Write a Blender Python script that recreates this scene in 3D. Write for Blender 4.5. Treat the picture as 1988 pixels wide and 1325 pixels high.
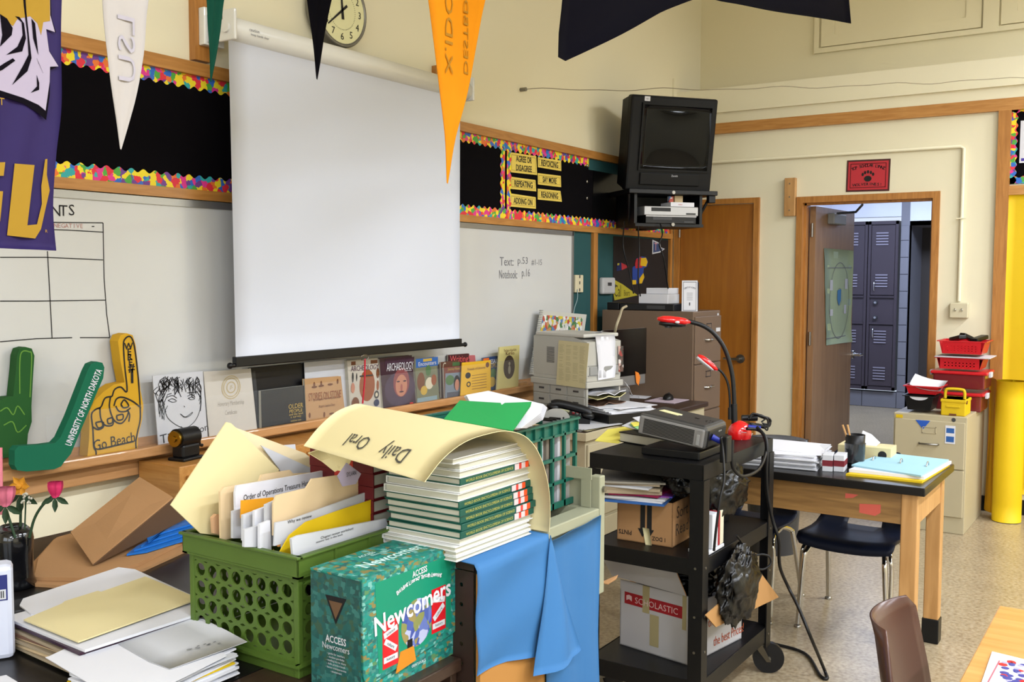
import bpy, bmesh, math, random
from mathutils import noise as mnoise
from mathutils import Vector, Matrix
R = random.Random(7)
scene = bpy.context.scene
COL = scene.collection
for o in list(bpy.data.objects): bpy.data.objects.remove(o)

# ------------------------------------------------------------------ camera
FOC, PIT, ROL, YAW, HC = 1924.2, 0.06353, 0.003698, 0.58575, 1.54
cp_, sp_ = math.cos(PIT), math.sin(PIT)
FW = Vector((math.cos(YAW)*cp_, math.sin(YAW)*cp_, -sp_))
_r0 = Vector((math.sin(YAW), -math.cos(YAW), 0)); _u0 = _r0.cross(FW)
RT = math.cos(ROL)*_r0 + math.sin(ROL)*_u0
UP = -math.sin(ROL)*_r0 + math.cos(ROL)*_u0
CAM = Vector((0, 0, HC))
cd = bpy.data.cameras.new('camera'); cam = bpy.data.objects.new('camera', cd); COL.objects.link(cam)
cd.sensor_width = 36; cd.lens = FOC/1988*36; cd.clip_start = 0.02; cd.clip_end = 60
mt = Matrix((RT, UP, -FW)).transposed().to_4x4(); mt.translation = CAM; cam.matrix_world = mt
scene.camera = cam

# room measures
W1, W2, WU = 3.266, 7.2, 7.75       # board wall (Y), door wall (X), upper door wall (X)
X0, Y0, ZC = -3.2, -5.6, 4.3
LEDGE = 2.98

# ------------------------------------------------------------------ light
scene.view_settings.view_transform = 'Standard'; scene.view_settings.look = 'None'
scene.view_settings.gamma = 1; scene.view_settings.use_curve_mapping = False
scene.view_settings.exposure = 0.0
w = bpy.data.worlds.new('world'); scene.world = w; w.use_nodes = True
w.node_tree.nodes['Background'].inputs[0].default_value = (0.75, 0.85, 1.0, 1)
w.node_tree.nodes['Background'].inputs[1].default_value = 1.0
def area(name, loc, rot, sx, sy, power, col):
    l = bpy.data.lights.new(name, 'AREA'); l.shape = 'RECTANGLE'; l.size = sx; l.size_y = sy
    l.energy = power; l.color = col
    o = bpy.data.objects.new(name, l); o.location = loc; o.rotation_euler = rot; COL.objects.link(o); return o
WARM = (0.85, 0.905, 1.0); COOL = (0.84, 0.92, 1.0)
LAMPS = [(x, y) for x in (-1.9, 0.4, 2.7, 5.0, 6.6) for y in (-1.1, -3.4)]
for x, y in LAMPS: area('ceiling_lamp_light', (x, y, 3.66), (0, 0, 0), 1.2, 0.22, 87, WARM)
for y in (-3.9, -1.4, 1.1): area('window_daylight', (X0+0.1, y, 2.2), (math.pi/2, 0, -math.pi/2), 1.9, 1.6, 45, COOL)
area('hall_light', (11.0, 1.6, 2.84), (0, 0, 0), 0.8, 3.2, 150, (0.62, 0.74, 1.0))

# ------------------------------------------------------------------ pixel -> place in the room
def ray(x, y): return (x-994)/FOC*RT - (y-662.5)/FOC*UP + FW
def _hit(x, y, a, v):
    d = ray(x, y); return CAM + d*((v-CAM[a])/d[a])
def PX(x, y, v): return _hit(x, y, 0, v)
def PY(x, y, v): return _hit(x, y, 1, v)
def PZ(x, y, v): return _hit(x, y, 2, v)
def PP(x, y, p, n):
    d = ray(x, y); n = Vector(n); return CAM + d*((Vector(p)-CAM).dot(n)/d.dot(n))
def PV(P, yy):      # height of the point straight above/below P seen at image row yy
    P = Vector(P); a = (P-CAM); a.z = 0
    lo, hi = -0.5, 4.0
    for _ in range(40):
        m = (lo+hi)/2; Q = Vector((P.x, P.y, m))-CAM
        py = 662.5-FOC*Q.dot(UP)/Q.dot(FW)
        if py > yy: lo = m
        else: hi = m
    return (lo+hi)/2

# ------------------------------------------------------------------ materials
def lin(h):
    h = h.lstrip('#'); c = [int(h[i:i+2], 16)/255 for i in (0, 2, 4)]
    return tuple(((x+0.055)/1.055)**2.4 if x > 0.04045 else x/12.92 for x in c)+(1,)
_M = {}
def M(name, col='#808080', rough=0.6, metal=0.0, var=0.06, vs=6.0, bump=0.0, bs=200.0, coat=0.0, alpha=1.0, emit=0, trans=0, stretch=(1,1,1), spec=0.32):
    if name in _M: return _M[name]
    m = bpy.data.materials.new(name); m.use_nodes = True; nt = m.node_tree; N = nt.nodes; Lk = nt.links
    b = N['Principled BSDF']; c = lin(col)
    b.inputs['Roughness'].default_value = rough; b.inputs['Metallic'].default_value = metal
    b.inputs['Coat Weight'].default_value = coat; b.inputs['Specular IOR Level'].default_value = spec
    if alpha < 1: b.inputs['Alpha'].default_value = alpha
    if trans: b.inputs['Transmission Weight'].default_value = trans
    tc = N.new('ShaderNodeTexCoord'); mp = N.new('ShaderNodeMapping'); mp.inputs['Scale'].default_value = stretch
    Lk.new(tc.outputs['Object'], mp.inputs[0])
    nz = N.new('ShaderNodeTexNoise'); nz.inputs['Scale'].default_value = vs; nz.inputs['Detail'].default_value = 5
    Lk.new(mp.outputs[0], nz.inputs[0])
    mx = N.new('ShaderNodeMix'); mx.data_type = 'RGBA'
    mx.inputs[6].default_value = tuple(x*(1-var) for x in c[:3])+(1,)
    mx.inputs[7].default_value = tuple(min(1, x*(1+var)) for x in c[:3])+(1,)
    Lk.new(nz.outputs[0], mx.inputs[0]); Lk.new(mx.outputs[2], b.inputs['Base Color'])
    if emit:
        Lk.new(mx.outputs[2], b.inputs['Emission Color']); b.inputs['Emission Strength'].default_value = emit
    if bump:
        n2 = N.new('ShaderNodeTexNoise'); n2.inputs['Scale'].default_value = bs; n2.inputs['Detail'].default_value = 3
        Lk.new(mp.outputs[0], n2.inputs[0])
        bp = N.new('ShaderNodeBump'); bp.inputs['Strength'].default_value = bump; bp.inputs['Distance'].default_value = 0.01
        Lk.new(n2.outputs[0], bp.inputs['Height']); Lk.new(bp.outputs[0], b.inputs['Normal'])
    _M[name] = m; return m
def ramp_mat(name, build, rough=0.6, **kw):
    m = bpy.data.materials.new(name); m.use_nodes = True; nt = m.node_tree
    b = nt.nodes['Principled BSDF']; b.inputs['Roughness'].default_value = rough
    for k, v in kw.items(): b.inputs[k].default_value = v
    tc = nt.nodes.new('ShaderNodeTexCoord'); build(nt.nodes, nt.links, tc, b); _M[name] = m; return m
def ramp(N, stops, const=False):
    r = N.new('ShaderNodeValToRGB'); e = r.color_ramp.elements
    if const: r.color_ramp.interpolation = 'CONSTANT'
    while len(e) < len(stops): e.new(0.5)
    for k, (p, c) in enumerate(stops): e[k].position = p; e[k].color = lin(c)
    return r
def wood(name, c1, c2, rough=0.45, scale=(1.2, 14, 14), vs=5, coat=0.1):
    def bld(N, L, tc, b):
        mp = N.new('ShaderNodeMapping'); mp.inputs['Scale'].default_value = scale; L.new(tc.outputs['Object'], mp.inputs[0])
        nz = N.new('ShaderNodeTexNoise'); nz.inputs['Scale'].default_value = vs; nz.inputs['Detail'].default_value = 8; nz.inputs['Distortion'].default_value = 0.6
        L.new(mp.outputs[0], nz.inputs[0]); r = ramp(N, [(0.3, c1), (0.7, c2)]); L.new(nz.outputs[0], r.inputs[0]); L.new(r.outputs[0], b.inputs['Base Color'])
        bp = N.new('ShaderNodeBump'); bp.inputs['Strength'].default_value = 0.08; bp.inputs['Distance'].default_value = 0.005
        L.new(nz.outputs[0], bp.inputs['Height']); L.new(bp.outputs[0], b.inputs['Normal'])
    m = ramp_mat(name, bld, rough); m.node_tree.nodes['Principled BSDF'].inputs['Coat Weight'].default_value = coat; return m
def cells(name, cols, scale, rough=0.6, dist=0.02, stretch=(1, 1, 1), noise=20, square=False):
    def bld(N, L, tc, b):
        mp = N.new('ShaderNodeMapping'); mp.inputs['Scale'].default_value = stretch; L.new(tc.outputs['Object'], mp.inputs[0])
        nz = N.new('ShaderNodeTexNoise'); nz.inputs['Scale'].default_value = noise; L.new(mp.outputs[0], nz.inputs[0])
        mxv = N.new('ShaderNodeMix'); mxv.data_type = 'VECTOR'; mxv.inputs[0].default_value = dist
        L.new(mp.outputs[0], mxv.inputs[4]); L.new(nz.outputs['Color'], mxv.inputs[5])
        v = N.new('ShaderNodeTexVoronoi'); v.inputs['Scale'].default_value = scale; v.distance = 'CHEBYCHEV' if square else 'EUCLIDEAN'; L.new(mxv.outputs[1], v.inputs['Vector'])
        sp = N.new('ShaderNodeSeparateColor'); L.new(v.outputs['Color'], sp.inputs[0])
        r = ramp(N, [(i/len(cols), c) for i, c in enumerate(cols)], True); L.new(sp.outputs[0], r.inputs[0]); L.new(r.outputs[0], b.inputs['Base Color'])
    return ramp_mat(name, bld, rough)

CREAM = M('cream_wall_paint', '#e5ddc0', 0.55, var=0.03, vs=1.5, bump=0.03, bs=120)
CREAM_SHADE = M('shaded_upper_wall_paint', '#e0d5b0', 0.6, var=0.04, vs=1.5, bump=0.03, bs=120)  # deeper cream: the upper wall's weaker light is put into this colour
OAK = wood('honey_oak_trim', '#a06a2c', '#b98240', scale=(1.2, 12, 12))
OAKY = wood('honey_oak_trim_along_door_wall', '#a87030', '#c08a48', scale=(12, 1.2, 12))
OAKZ = wood('honey_oak_upright', '#9c6426', '#b67c38', scale=(12, 12, 1.2))
TRAYW = wood('tray_oak', '#a87846', '#c09060', scale=(1.0, 10, 10))
DOORW = wood('door_veneer', '#915614', '#a2651c', scale=(9, 9, 0.7), vs=3)
DOORG = wood('open_door_veneer', '#8a6849', '#9d7a57', scale=(9, 9, 0.7), vs=3, rough=0.4)
PALEW = wood('pale_maple', '#aa7c46', '#c2945c', scale=(9, 9, 0.8), vs=4)
APRON = wood('shaded_apron_wood', '#74532b', '#9a7442', scale=(10, 1.0, 12), vs=4)  # darker than the legs: overhang shade put into the wood colour
DESKTOPW = wood('school_table_wood', '#b8823f', '#cc9a58', scale=(10, 1.0, 10), vs=3, rough=0.3)
WHITE = M('white_paper', '#d2d2d8', 0.7, var=0.02)
WHITE2 = M('off_white_paper', '#c0c1c6', 0.7, var=0.03)
SCREENM = M('projection_fabric', '#d0d4e0', 0.85, var=0.015, vs=1.5)
ROLLM = M('white_enamel', '#dcdad2', 0.3, coat=0.3)
BLK = M('black_paper', '#070508', 0.9, var=0.1, spec=0.08)
BLKP = M('black_plastic', '#0d0d0f', 0.4, var=0.1)
BLKM = M('black_metal', '#0b0b0d', 0.42, spec=0.3, var=0.15, bump=0.03, bs=300)
BLKT = M('black_laminate', '#151312', 0.28, var=0.15)
GREYP = M('grey_plastic', '#8a8a88', 0.5)
LTGREY = M('printer_grey', '#a9a79f', 0.5, var=0.03)
DKGREY = M('dark_grey_plastic', '#3a3a3c', 0.45)
MANILA = M('manila_card', '#d6c898', 0.75, var=0.03, vs=3)
MANILA2 = M('manila_card_peach', '#d2b992', 0.75, var=0.03, vs=3)
YEL = M('yellow_card', '#cfae10', 0.6, var=0.03)
YCARD = M('word_card_yellow', '#dcc25a', 0.65, var=0.03)
INK = M('ink_black', '#1c1a1a', 0.7)
INKG = M('ink_grey', '#77777c', 0.7)
REDI = M('ink_red', '#b0333a', 0.7)
CARDB = M('cardboard', '#aa8056', 0.85, var=0.08, vs=4, bump=0.05, bs=80, stretch=(1, 1, 6))
CARDB2 = M('cardboard_tan', '#a97e4c', 0.85, var=0.06, vs=4)
CARDD = M('shaded_cardboard', '#5f4630', 0.9)  # darker cardboard: shade of insides and lower faces put into the colour
STEELB = M('brown_file_metal', '#6b5848', 0.42, var=0.04)
BEIGEM = M('beige_file_metal', '#b0a588', 0.4, var=0.04)
CHROME = M('chrome', '#c8c8c8', 0.12, 1.0, var=0.02)
NICKEL = M('dull_nickel', '#8d8a84', 0.35, 1.0)
REDP = M('red_plastic', '#c01822', 0.35, var=0.05, coat=0.2)
REDG = M('glossy_red_plastic', '#d61a1c', 0.15, coat=0.6)
TEALB = M('teal_tackboard', '#214a4c', 0.8, var=0.08)
GREENP = M('green_plastic', '#4c6426', 0.4, var=0.08, vs=9)
TEALP = M('teal_plastic', '#155446', 0.4, var=0.08)
BLUEP = M('blue_butcher_paper', '#34699c', 0.75, var=0.05, vs=3, bump=0.25, bs=7)
NAVYP = M('navy_plastic', '#0e1528', 0.5, var=0.1, spec=0.25)
BROWNP = M('brown_plastic', '#4a3028', 0.3, var=0.08)
FOAMG = M('green_foam', '#225223', 0.9, var=0.1, vs=14)
FOAMT = M('teal_foam', '#0c6044', 0.85, var=0.08)
FOAMY = M('yellow_foam', '#c99a24', 0.9, var=0.05, vs=10)
BAG = M('black_bin_bag', '#030304', 0.3, var=0.2, bump=0.5, bs=14, spec=0.3)
CABLE = M('black_cable', '#0e0e10', 0.45)
BLUEPL = M('blue_plug', '#1c2a8c', 0.4)
YPAPER = M('bright_yellow_paper', '#d6b20c', 0.6, var=0.03, bump=0.08, bs=9)
GOLDP = M('orange_yellow_paper', '#e3a814', 0.6, var=0.03)
TILEH = M('hall_block_wall', '#77767c', 0.5)
LOCK = M('locker_grey', '#443c42', 0.4)
TVP = M('television_plastic', '#0a0a0b', 0.5, var=0.1, spec=0.2)
GLASSB = M('tv_glass', '#050608', 0.05, var=0.05, spec=0.16)
PUZ = cells('puzzle_print', ['#d8283c', '#e8d020', '#2a66c0', '#4aa03a', '#e07028', '#d8308a', '#6a3a8c', '#2aa0a0', '#e8d020', '#e8d020', '#d8283c'], 42, dist=0.02, noise=60)
COLLAGE = cells('teal_collage_print', ['#12786c', '#0e6a62', '#2a8c84', '#3c7a70', '#0f8070', '#1c5c58', '#6aa49a', '#4c7a50', '#0f7c6c', '#7a7040', '#157a70', '#126e66'], 95, dist=0.01, noise=40, stretch=(1, 1, 1.6), square=True)
COLLAGED = cells('shaded_teal_collage_print', ['#12504c', '#0e4844', '#1a5c58', '#20544e', '#104e4a', '#16423f', '#2c6660', '#2c4c3a'], 95, dist=0.01, noise=40, square=True)  # darker copy of the collage, with the box side's shade put in
COMIC = cells('comic_print', ['#c8b838', '#c8c8c4', '#b04838', '#5878a8', '#c8b838', '#d8d8d4', '#487848', '#b88858'], 38, noise=40)
def _floor(N, L, tc, b):
    nz = N.new('ShaderNodeTexNoise'); nz.inputs['Scale'].default_value = 55; nz.inputs['Detail'].default_value = 6; L.new(tc.outputs['Object'], nz.inputs[0])
    r = ramp(N, [(0.32, '#8e7c60'), (0.5, '#a8977a'), (0.68, '#b9aa8e')]); L.new(nz.outputs[0], r.inputs[0])
    n2 = N.new('ShaderNodeTexNoise'); n2.inputs['Scale'].default_value = 4; L.new(tc.outputs['Object'], n2.inputs[0])
    mx = N.new('ShaderNodeMix'); mx.data_type = 'RGBA'; mx.blend_type = 'MULTIPLY'; mx.inputs[0].default_value = 0.35
    L.new(r.outputs[0], mx.inputs[6]); L.new(n2.outputs[0], mx.inputs[7])
    L.new(mx.outputs[2], b.inputs['Base Color'])
FLOORM = ramp_mat('speckled_vinyl_tile', _floor, 0.28)

# ------------------------------------------------------------------ mesh builder
_TX = {}
def textdata(s, bold=False):
    k = (s, bold)
    if k in _TX: return _TX[k]
    cu = bpy.data.curves.new('t', 'FONT'); cu.body = s; cu.size = 1; cu.align_x = 'CENTER'; cu.align_y = 'CENTER'; cu.resolution_u = 2
    if bold: cu.offset = 0.018
    ob = bpy.data.objects.new('t', cu); me = bpy.data.meshes.new_from_object(ob)
    d = ([v.co.copy() for v in me.vertices], [tuple(p.vertices) for p in me.polygons])
    xs = [v.x for v in d[0]] or [0]; ys = [v.y for v in d[0]] or [0]
    d = d+((min(xs), max(xs), min(ys), max(ys)),)
    bpy.data.objects.remove(ob); bpy.data.curves.remove(cu); bpy.data.meshes.remove(me); _TX[k] = d; return d
def FR(o, x, y):    # frame: origin, x direction, y direction
    x = Vector(x).normalized(); y = Vector(y); z = x.cross(y).normalized(); y = z.cross(x)
    m = Matrix((x, y, z)).transposed().to_4x4(); m.translation = Vector(o); return m
class MB:
    def __init__(s, mat=None): s.v = []; s.f = []; s.i = []; s.s = []; s.mats = []; s.mat = mat; s.M = Matrix()
    def _mi(s, mat):
        mat = mat or s.mat
        if mat not in s.mats: s.mats.append(mat)
        return s.mats.index(mat)
    def add(s, vs, fs, mat=None, smooth=False, M=None):
        k = len(s.v); T = s.M @ M if M is not None else s.M
        s.v += [T @ Vector(p) for p in vs]; i = s._mi(mat)
        for f in fs: s.f.append([k+a for a in f]); s.i.append(i); s.s.append(smooth)
        return s
    def box(s, x0, x1, y0, y1, z0, z1, mat=None, M=None):
        v = [(x, y, z) for z in (z0, z1) for x, y in ((x0, y0), (x1, y0), (x1, y1), (x0, y1))]
        return s.add(v, [(3, 2, 1, 0), (4, 5, 6, 7), (0, 1, 5, 4), (1, 2, 6, 5), (2, 3, 7, 6), (3, 0, 4, 7)], mat, M=M)
    def bbox(s, x0, x1, y0, y1, z0, z1, b=0.004, mat=None, M=None):   # box with chamfered edges
        if b <= 0: return s.box(x0, x1, y0, y1, z0, z1, mat, M)
        bm = bmesh.new(); bmesh.ops.create_cube(bm, size=1)
        for v in bm.verts: v.co = Vector(((x0+x1)/2+v.co.x*(x1-x0), (y0+y1)/2+v.co.y*(y1-y0), (z0+z1)/2+v.co.z*(z1-z0)))
        bmesh.ops.bevel(bm, geom=bm.edges[:], offset=b, segments=2, affect='EDGES', profile=0.5)
        bm.verts.ensure_lookup_table()
        s.add([v.co.copy() for v in bm.verts], [[v.index for v in f.verts] for f in bm.faces], mat, False, M); bm.free(); return s
    def prism(s, pts, z0, z1, mat=None, M=None, side=None):
        n = len(pts); v = [(p[0], p[1], z) for z in (z0, z1) for p in pts]
        ar = sum(pts[i][0]*pts[(i+1) % n][1]-pts[(i+1) % n][0]*pts[i][1] for i in range(n))
        a = list(range(n)); 
        if ar < 0: a = a[::-1]
        s.add(v, [tuple(reversed(a)), tuple(n+q for q in a)], mat, M=M)
        k = len(s.v)-2*n; i = s._mi(side or mat)
        for q in range(n):
            c, d = a[q], a[(q+1) % n]; s.f.append([k+c, k+d, k+n+d, k+n+c]); s.i.append(i); s.s.append(False)
        return s
    def slab(s, pts, t, mat=None, side=None, n=None):  # world polygon thickened by t along n
        P = [Vector(p) for p in pts]; q = len(P)
        if n is None:
            n = Vector()
            for i in range(q): n += P[i].cross(P[(i+1) % q])
            n.normalize()
            if n.dot(CAM-P[0]) < 0: n = -n
        n = Vector(n)*t
        k = len(s.v); s.v += [s.M @ p for p in P]+[s.M @ (p+n) for p in P]
        nn = Vector()
        for i in range(q): nn += P[i].cross(P[(i+1) % q])
        o = list(range(q)) if nn.dot(n) > 0 else list(range(q))[::-1]
        i1 = s._mi(mat); i2 = s._mi(side or mat)
        s.f.append([k+a for a in o[::-1]]); s.i.append(i1); s.s.append(False)
        s.f.append([k+q+a for a in o]); s.i.append(i1); s.s.append(False)
        for a in range(q):
            c, d = o[a], o[(a+1) % q]; s.f.append([k+c, k+d, k+q+d, k+q+c]); s.i.append(i2); s.s.append(False)
        return s
    def tube(s, pts, r, mat=None, seg=8, M=None, caps=True):
        P = [Vector(p) for p in pts]; n = len(P); rs = r if isinstance(r, (list, tuple)) else [r]*n
        vs = []; up = None
        for i in range(n):
            d = (P[min(i+1, n-1)]-P[max(i-1, 0)])
            if d.length < 1e-9: d = Vector((0, 0, 1))
            d.normalize()
            if up is None: up = d.orthogonal().normalized()
            else:
                up = up-d*up.dot(d)
                up = up.normalized() if up.length > 1e-6 else d.orthogonal().normalized()
            e = d.cross(up)
            for k in range(seg):
                a = 2*math.pi*k/seg; vs.append(P[i]+(up*math.cos(a)+e*math.sin(a))*rs[i])
        fs = [(i*seg+k, i*seg+(k+1) % seg, (i+1)*seg+(k+1) % seg, (i+1)*seg+k) for i in range(n-1) for k in range(seg)]
        s.add(vs, fs, mat, True, M)
        if caps: s.add([vs[k] for k in range(seg)]+[vs[(n-1)*seg+k] for k in range(seg)], [tuple(range(seg))[::-1], tuple(range(seg, 2*seg))], mat, False, M)
        return s
    def lathe(s, prof, c=(0, 0, 0), mat=None, seg=24, M=None, smooth=True, sx=1, sy=1, caps=True):
        vs = [(c[0]+r*math.cos(2*math.pi*k/seg)*sx, c[1]+r*math.sin(2*math.pi*k/seg)*sy, c[2]+z) for r, z in prof for k in range(seg)]
        n = len(prof)
        fs = [(i*seg+k, i*seg+(k+1) % seg, (i+1)*seg+(k+1) % seg, (i+1)*seg+k) for i in range(n-1) for k in range(seg)]
        s.add(vs, fs, mat, smooth, M)
        if caps: s.add(vs[:seg]+vs[-seg:], [tuple(range(seg))[::-1], tuple(range(seg, 2*seg))], mat, False, M)
        return s
    def cyl(s, a, b, r, mat=None, seg=16, M=None): return s.tube([a, b], r, mat, seg, M)
    def grid(s, P, mat=None, smooth=True, t=0.0, M=None, close=False):  # P[i][j] world points; t thickness
        n, m = len(P), len(P[0]); vs = [p for r in P for p in r]
        fs = [(i*m+j, i*m+j+1, (i+1)*m+j+1, (i+1)*m+j) for i in range(n-1) for j in range(m-1)]
        if not t: return s.add(vs, fs, mat, smooth, M)
        nr = []
        for i in range(n):
            for j in range(m):
                a = Vector(P[min(i+1, n-1)][j])-Vector(P[max(i-1, 0)][j]); b = Vector(P[i][min(j+1, m-1)])-Vector(P[i][max(j-1, 0)])
                c = a.cross(b); nr.append(c.normalized() if c.length > 1e-12 else Vector((0, 0, 1)))
        q = n*m; vs2 = [Vector(v)-nr[k]*t for k, v in enumerate(vs)]
        s.add(list(vs)+vs2, [f[::-1] for f in fs]+[tuple(q+a for a in f) for f in fs], mat, smooth, M)
        bd = [(i*m) for i in range(n)]+[(n-1)*m+j for j in range(1, m)]+[i*m+m-1 for i in range(n-2, -1, -1)]+[j for j in range(m-2, 0, -1)]
        k = len(s.v)-2*q; ii = s._mi(mat)
        for a in range(len(bd)):
            c, d = bd[a], bd[(a+1) % len(bd)]; s.f.append([k+c, k+d, k+q+d, k+q+c]); s.i.append(ii); s.s.append(False)
        return s
    def ell(s, c, r, mat=None, seg=16, rings=10, M=None, disp=None):
        vs = []; 
        for i in range(rings+1):
            th = math.pi*i/rings
            for k in range(seg):
                ph = 2*math.pi*k/seg; d = Vector((math.sin(th)*math.cos(ph), math.sin(th)*math.sin(ph), math.cos(th)))
                q = disp(d) if disp else 1
                vs.append((c[0]+d.x*r[0]*q, c[1]+d.y*r[1]*q, c[2]+d.z*r[2]*q))
        fs = [((i+1)*seg+k, (i+1)*seg+(k+1) % seg, i*seg+(k+1) % seg, i*seg+k) for i in range(rings) for k in range(seg)]
        return s.add(vs, fs, mat, True, M)
    def text(s, t, M, size, mat=None, wid=None, bold=False, t3=0.0004):   # M: frame, text centred on its origin
        vs, fs, bb = textdata(t, bold); sx = size
        if wid: sx = wid/max(1e-6, bb[1]-bb[0])
        cx, cy = (bb[0]+bb[1])/2, (bb[2]+bb[3])/2
        return s.add([((v.x-cx)*sx, (v.y-cy)*size, t3) for v in vs], fs, mat, False, M)
    def stroke(s, pts, wd, M, mat=None, z=0.0006):   # flat pen line in frame M
        P = [Vector((p[0], p[1])) for p in pts]; L_, R_ = [], []
        for i in range(len(P)):
            d = P[min(i+1, len(P)-1)]-P[max(i-1, 0)]
            if d.length < 1e-9: d = Vector((1, 0))
            d.normalize(); nn = Vector((-d.y, d.x))*wd/2
            L_.append((P[i].x+nn.x, P[i].y+nn.y, z)); R_.append((P[i].x-nn.x, P[i].y-nn.y, z))
        n = len(P); return s.add(L_+R_, [(n+i, n+i+1, i+1, i) for i in range(n-1)], mat, False, M)
_W = {}
SMALLPRINT = {'print', 'handwriting', 'lettering', 'drawn_lines', 'ink_drawing', 'spine_lettering', 'side_lettering', 'top_lettering', 'buttons', 'bolts', 'screws', 'louvres', 'grille', 'vent', 'stripes', 'numerals', 'drawn_grid', 'cover_print', 'title', 'black_strokes', 'spiral_binding', 'call_label'}
def tag(o, label=None, cat=None, group=None, kind=None):
    if label: o['label'] = label
    if cat: o['category'] = cat
    if group: o['group'] = group
    if kind: o['kind'] = kind
    return o
def thing(name, label, cat, loc=(0, 0, 0), rz=0.0, group=None, kind=None):
    o = bpy.data.objects.new(name, None); o.empty_display_size = 0.05; COL.objects.link(o)
    o.location = loc; o.rotation_euler = (0, 0, rz)
    _W[o.name] = Matrix.Translation(Vector(loc)) @ Matrix.Rotation(rz, 4, 'Z')
    return tag(o, label, cat, group, kind)
def make(name, mb, parent=None, label=None, cat=None, group=None, kind=None, origin=None, local=False):
    me = bpy.data.meshes.new(name); V = mb.v
    if parent is not None:
        W_ = _W[parent.name]
        if not local: inv = W_.inverted(); V = [inv @ v for v in V]
        loc = None
    else:
        if origin is None:
            xs = [v.x for v in V]; ys = [v.y for v in V]; zs = [v.z for v in V]
            origin = Vector(((min(xs)+max(xs))/2, (min(ys)+max(ys))/2, min(zs)))
        origin = Vector(origin); V = [v-origin for v in V]; W_ = Matrix.Translation(origin)
    me.from_pydata([tuple(v) for v in V], [], mb.f)
    for m in mb.mats: me.materials.append(m)
    me.polygons.foreach_set('material_index', mb.i); me.polygons.foreach_set('use_smooth', mb.s); me.update()
    o = bpy.data.objects.new(name, me); COL.objects.link(o)
    if parent is not None: o.parent = parent
    else: o.location = origin
    _W[o.name] = W_
    if name in SMALLPRINT and kind is None: kind = 'stuff'
    return tag(o, label, cat, group, kind)
def struct(name, mb): return make(name, mb, kind='structure', origin=(0, 0, 0))
def solo(name, mb, label, cat, group=None, kind=None): return make(name, mb, None, label, cat, group, kind)
def dup(o, loc=None, rz=None, label=None, group=None, parent=None):
    c = o.copy(); COL.objects.link(c)
    if parent is not None: c.parent = parent
    if loc is not None: c.location = loc
    if rz is not None: c.rotation_euler = (0, 0, rz)
    if label: c['label'] = label
    if group: c['group'] = group
    for ch in list(o.children): dup(ch, parent=c)
    return c
def bez(P, n=16):   # smooth curve through points (Catmull-Rom)
    P = [Vector(p) for p in P]; Q = [2*P[0]-P[1]]+P+[2*P[-1]-P[-2]]; out = []
    for i in range(1, len(Q)-2):
        for k in range(n):
            t = k/n; a, b, c, d = Q[i-1], Q[i], Q[i+1], Q[i+2]
            out.append(0.5*((2*b)+(c-a)*t+(2*a-5*b+4*c-d)*t*t+(3*b-a-3*c+d)*t**3))
    out.append(P[-1]); return out
def F1(px, py, off=0.0):   # frame lying on the board wall at a pixel
    return FR(PY(px, py, W1-off), (1, 0, 0), (0, 0, 1))
def F2(px, py, off=0.0):   # frame lying on the door wall at a pixel
    return FR(PX(px, py, W2-off), (0, -1, 0), (0, 0, 1))
def quad_frame(P4):  # P4 = TL, TR, BR, BL world -> frame at centre, width, height
    tl, tr, br, bl = [Vector(p) for p in P4]
    return FR((tl+tr+br+bl)/4, tr-tl+br-bl, tl-bl+tr-br), ((tr-tl).length+(br-bl).length)/2, ((tl-bl).length+(tr-br).length)/2

# ================================================================== the room
def sbox(name, *a, mat): return struct(name, MB(mat).box(*a))
sbox('floor', X0, 13.2, Y0, 6.5, -0.1, 0, mat=FLOORM)
sbox('ceiling', X0-0.2, W2+0.7, Y0-0.2, W1+0.2, ZC, ZC+0.1, mat=M('ceiling_paint', '#d8d4c8', 0.8))
sbox('wall_left', X0-0.15, WU+0.15, W1, W1+0.15, 0, ZC, mat=CREAM)
sbox('wall_front', X0-0.15, WU, Y0-0.15, Y0, 0, ZC, mat=CREAM)
# window wall, with three openings
fb = MB(CREAM)
wx = [(-4.85, -2.95), (-2.35, -0.45), (0.15, 2.05)]
xs = [Y0]+[v for p in wx for v in p]+[W1]
for i in range(0, 8, 2): fb.box(X0-0.15, X0, xs[i], xs[i+1], 0, ZC)
for a, b in wx: fb.box(X0-0.15, X0, a, b, 0, 1.3); fb.box(X0-0.15, X0, a, b, 3.1, ZC)
struct('wall_window_side', fb)
for k, (a, b) in enumerate(wx):
    g = MB(OAK)
    for z in (1.3, 2.18, 3.04): g.box(X0-0.1, X0-0.04, a, b, z, z+0.06)
    for x in (a, (a+b)/2-0.03, b-0.06): g.box(X0-0.1, X0-0.04, x, x+0.06, 1.3, 3.1)
    struct('window_%d' % (k+1), g)
# door wall: lower part stands proud, upper part set back
DO = (1.361, 2.243, 2.09)             # doorway y0, y1, top
CD = (2.606, 3.2, 2.114)
wb = MB(CREAM)
wb.box(W2, W2+0.15, Y0, DO[0]-0.02, 0, LEDGE); wb.box(W2, W2+0.15, DO[1]+0.02, W1, 0, LEDGE)
wb.box(W2, W2+0.15, DO[0]-0.02, DO[1]+0.02, DO[2]+0.02, LEDGE)
struct('wall_right', wb)
sbox('wall_right_upper', WU-0.06, WU+0.09, Y0, W1, LEDGE-0.1, ZC, mat=CREAM_SHADE)
sbox('wall_right_ledge', W2+0.1, WU-0.06, Y0, W1, LEDGE-0.1, LEDGE, mat=CREAM)
WUP = WU-0.06
# thin pilaster plate at the corner of the board wall
sbox('trim_1', PY(1304, 250, W1).x, W2+0.02, W1-0.015, W1, 2.5, 3.08, mat=CREAM)
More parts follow.
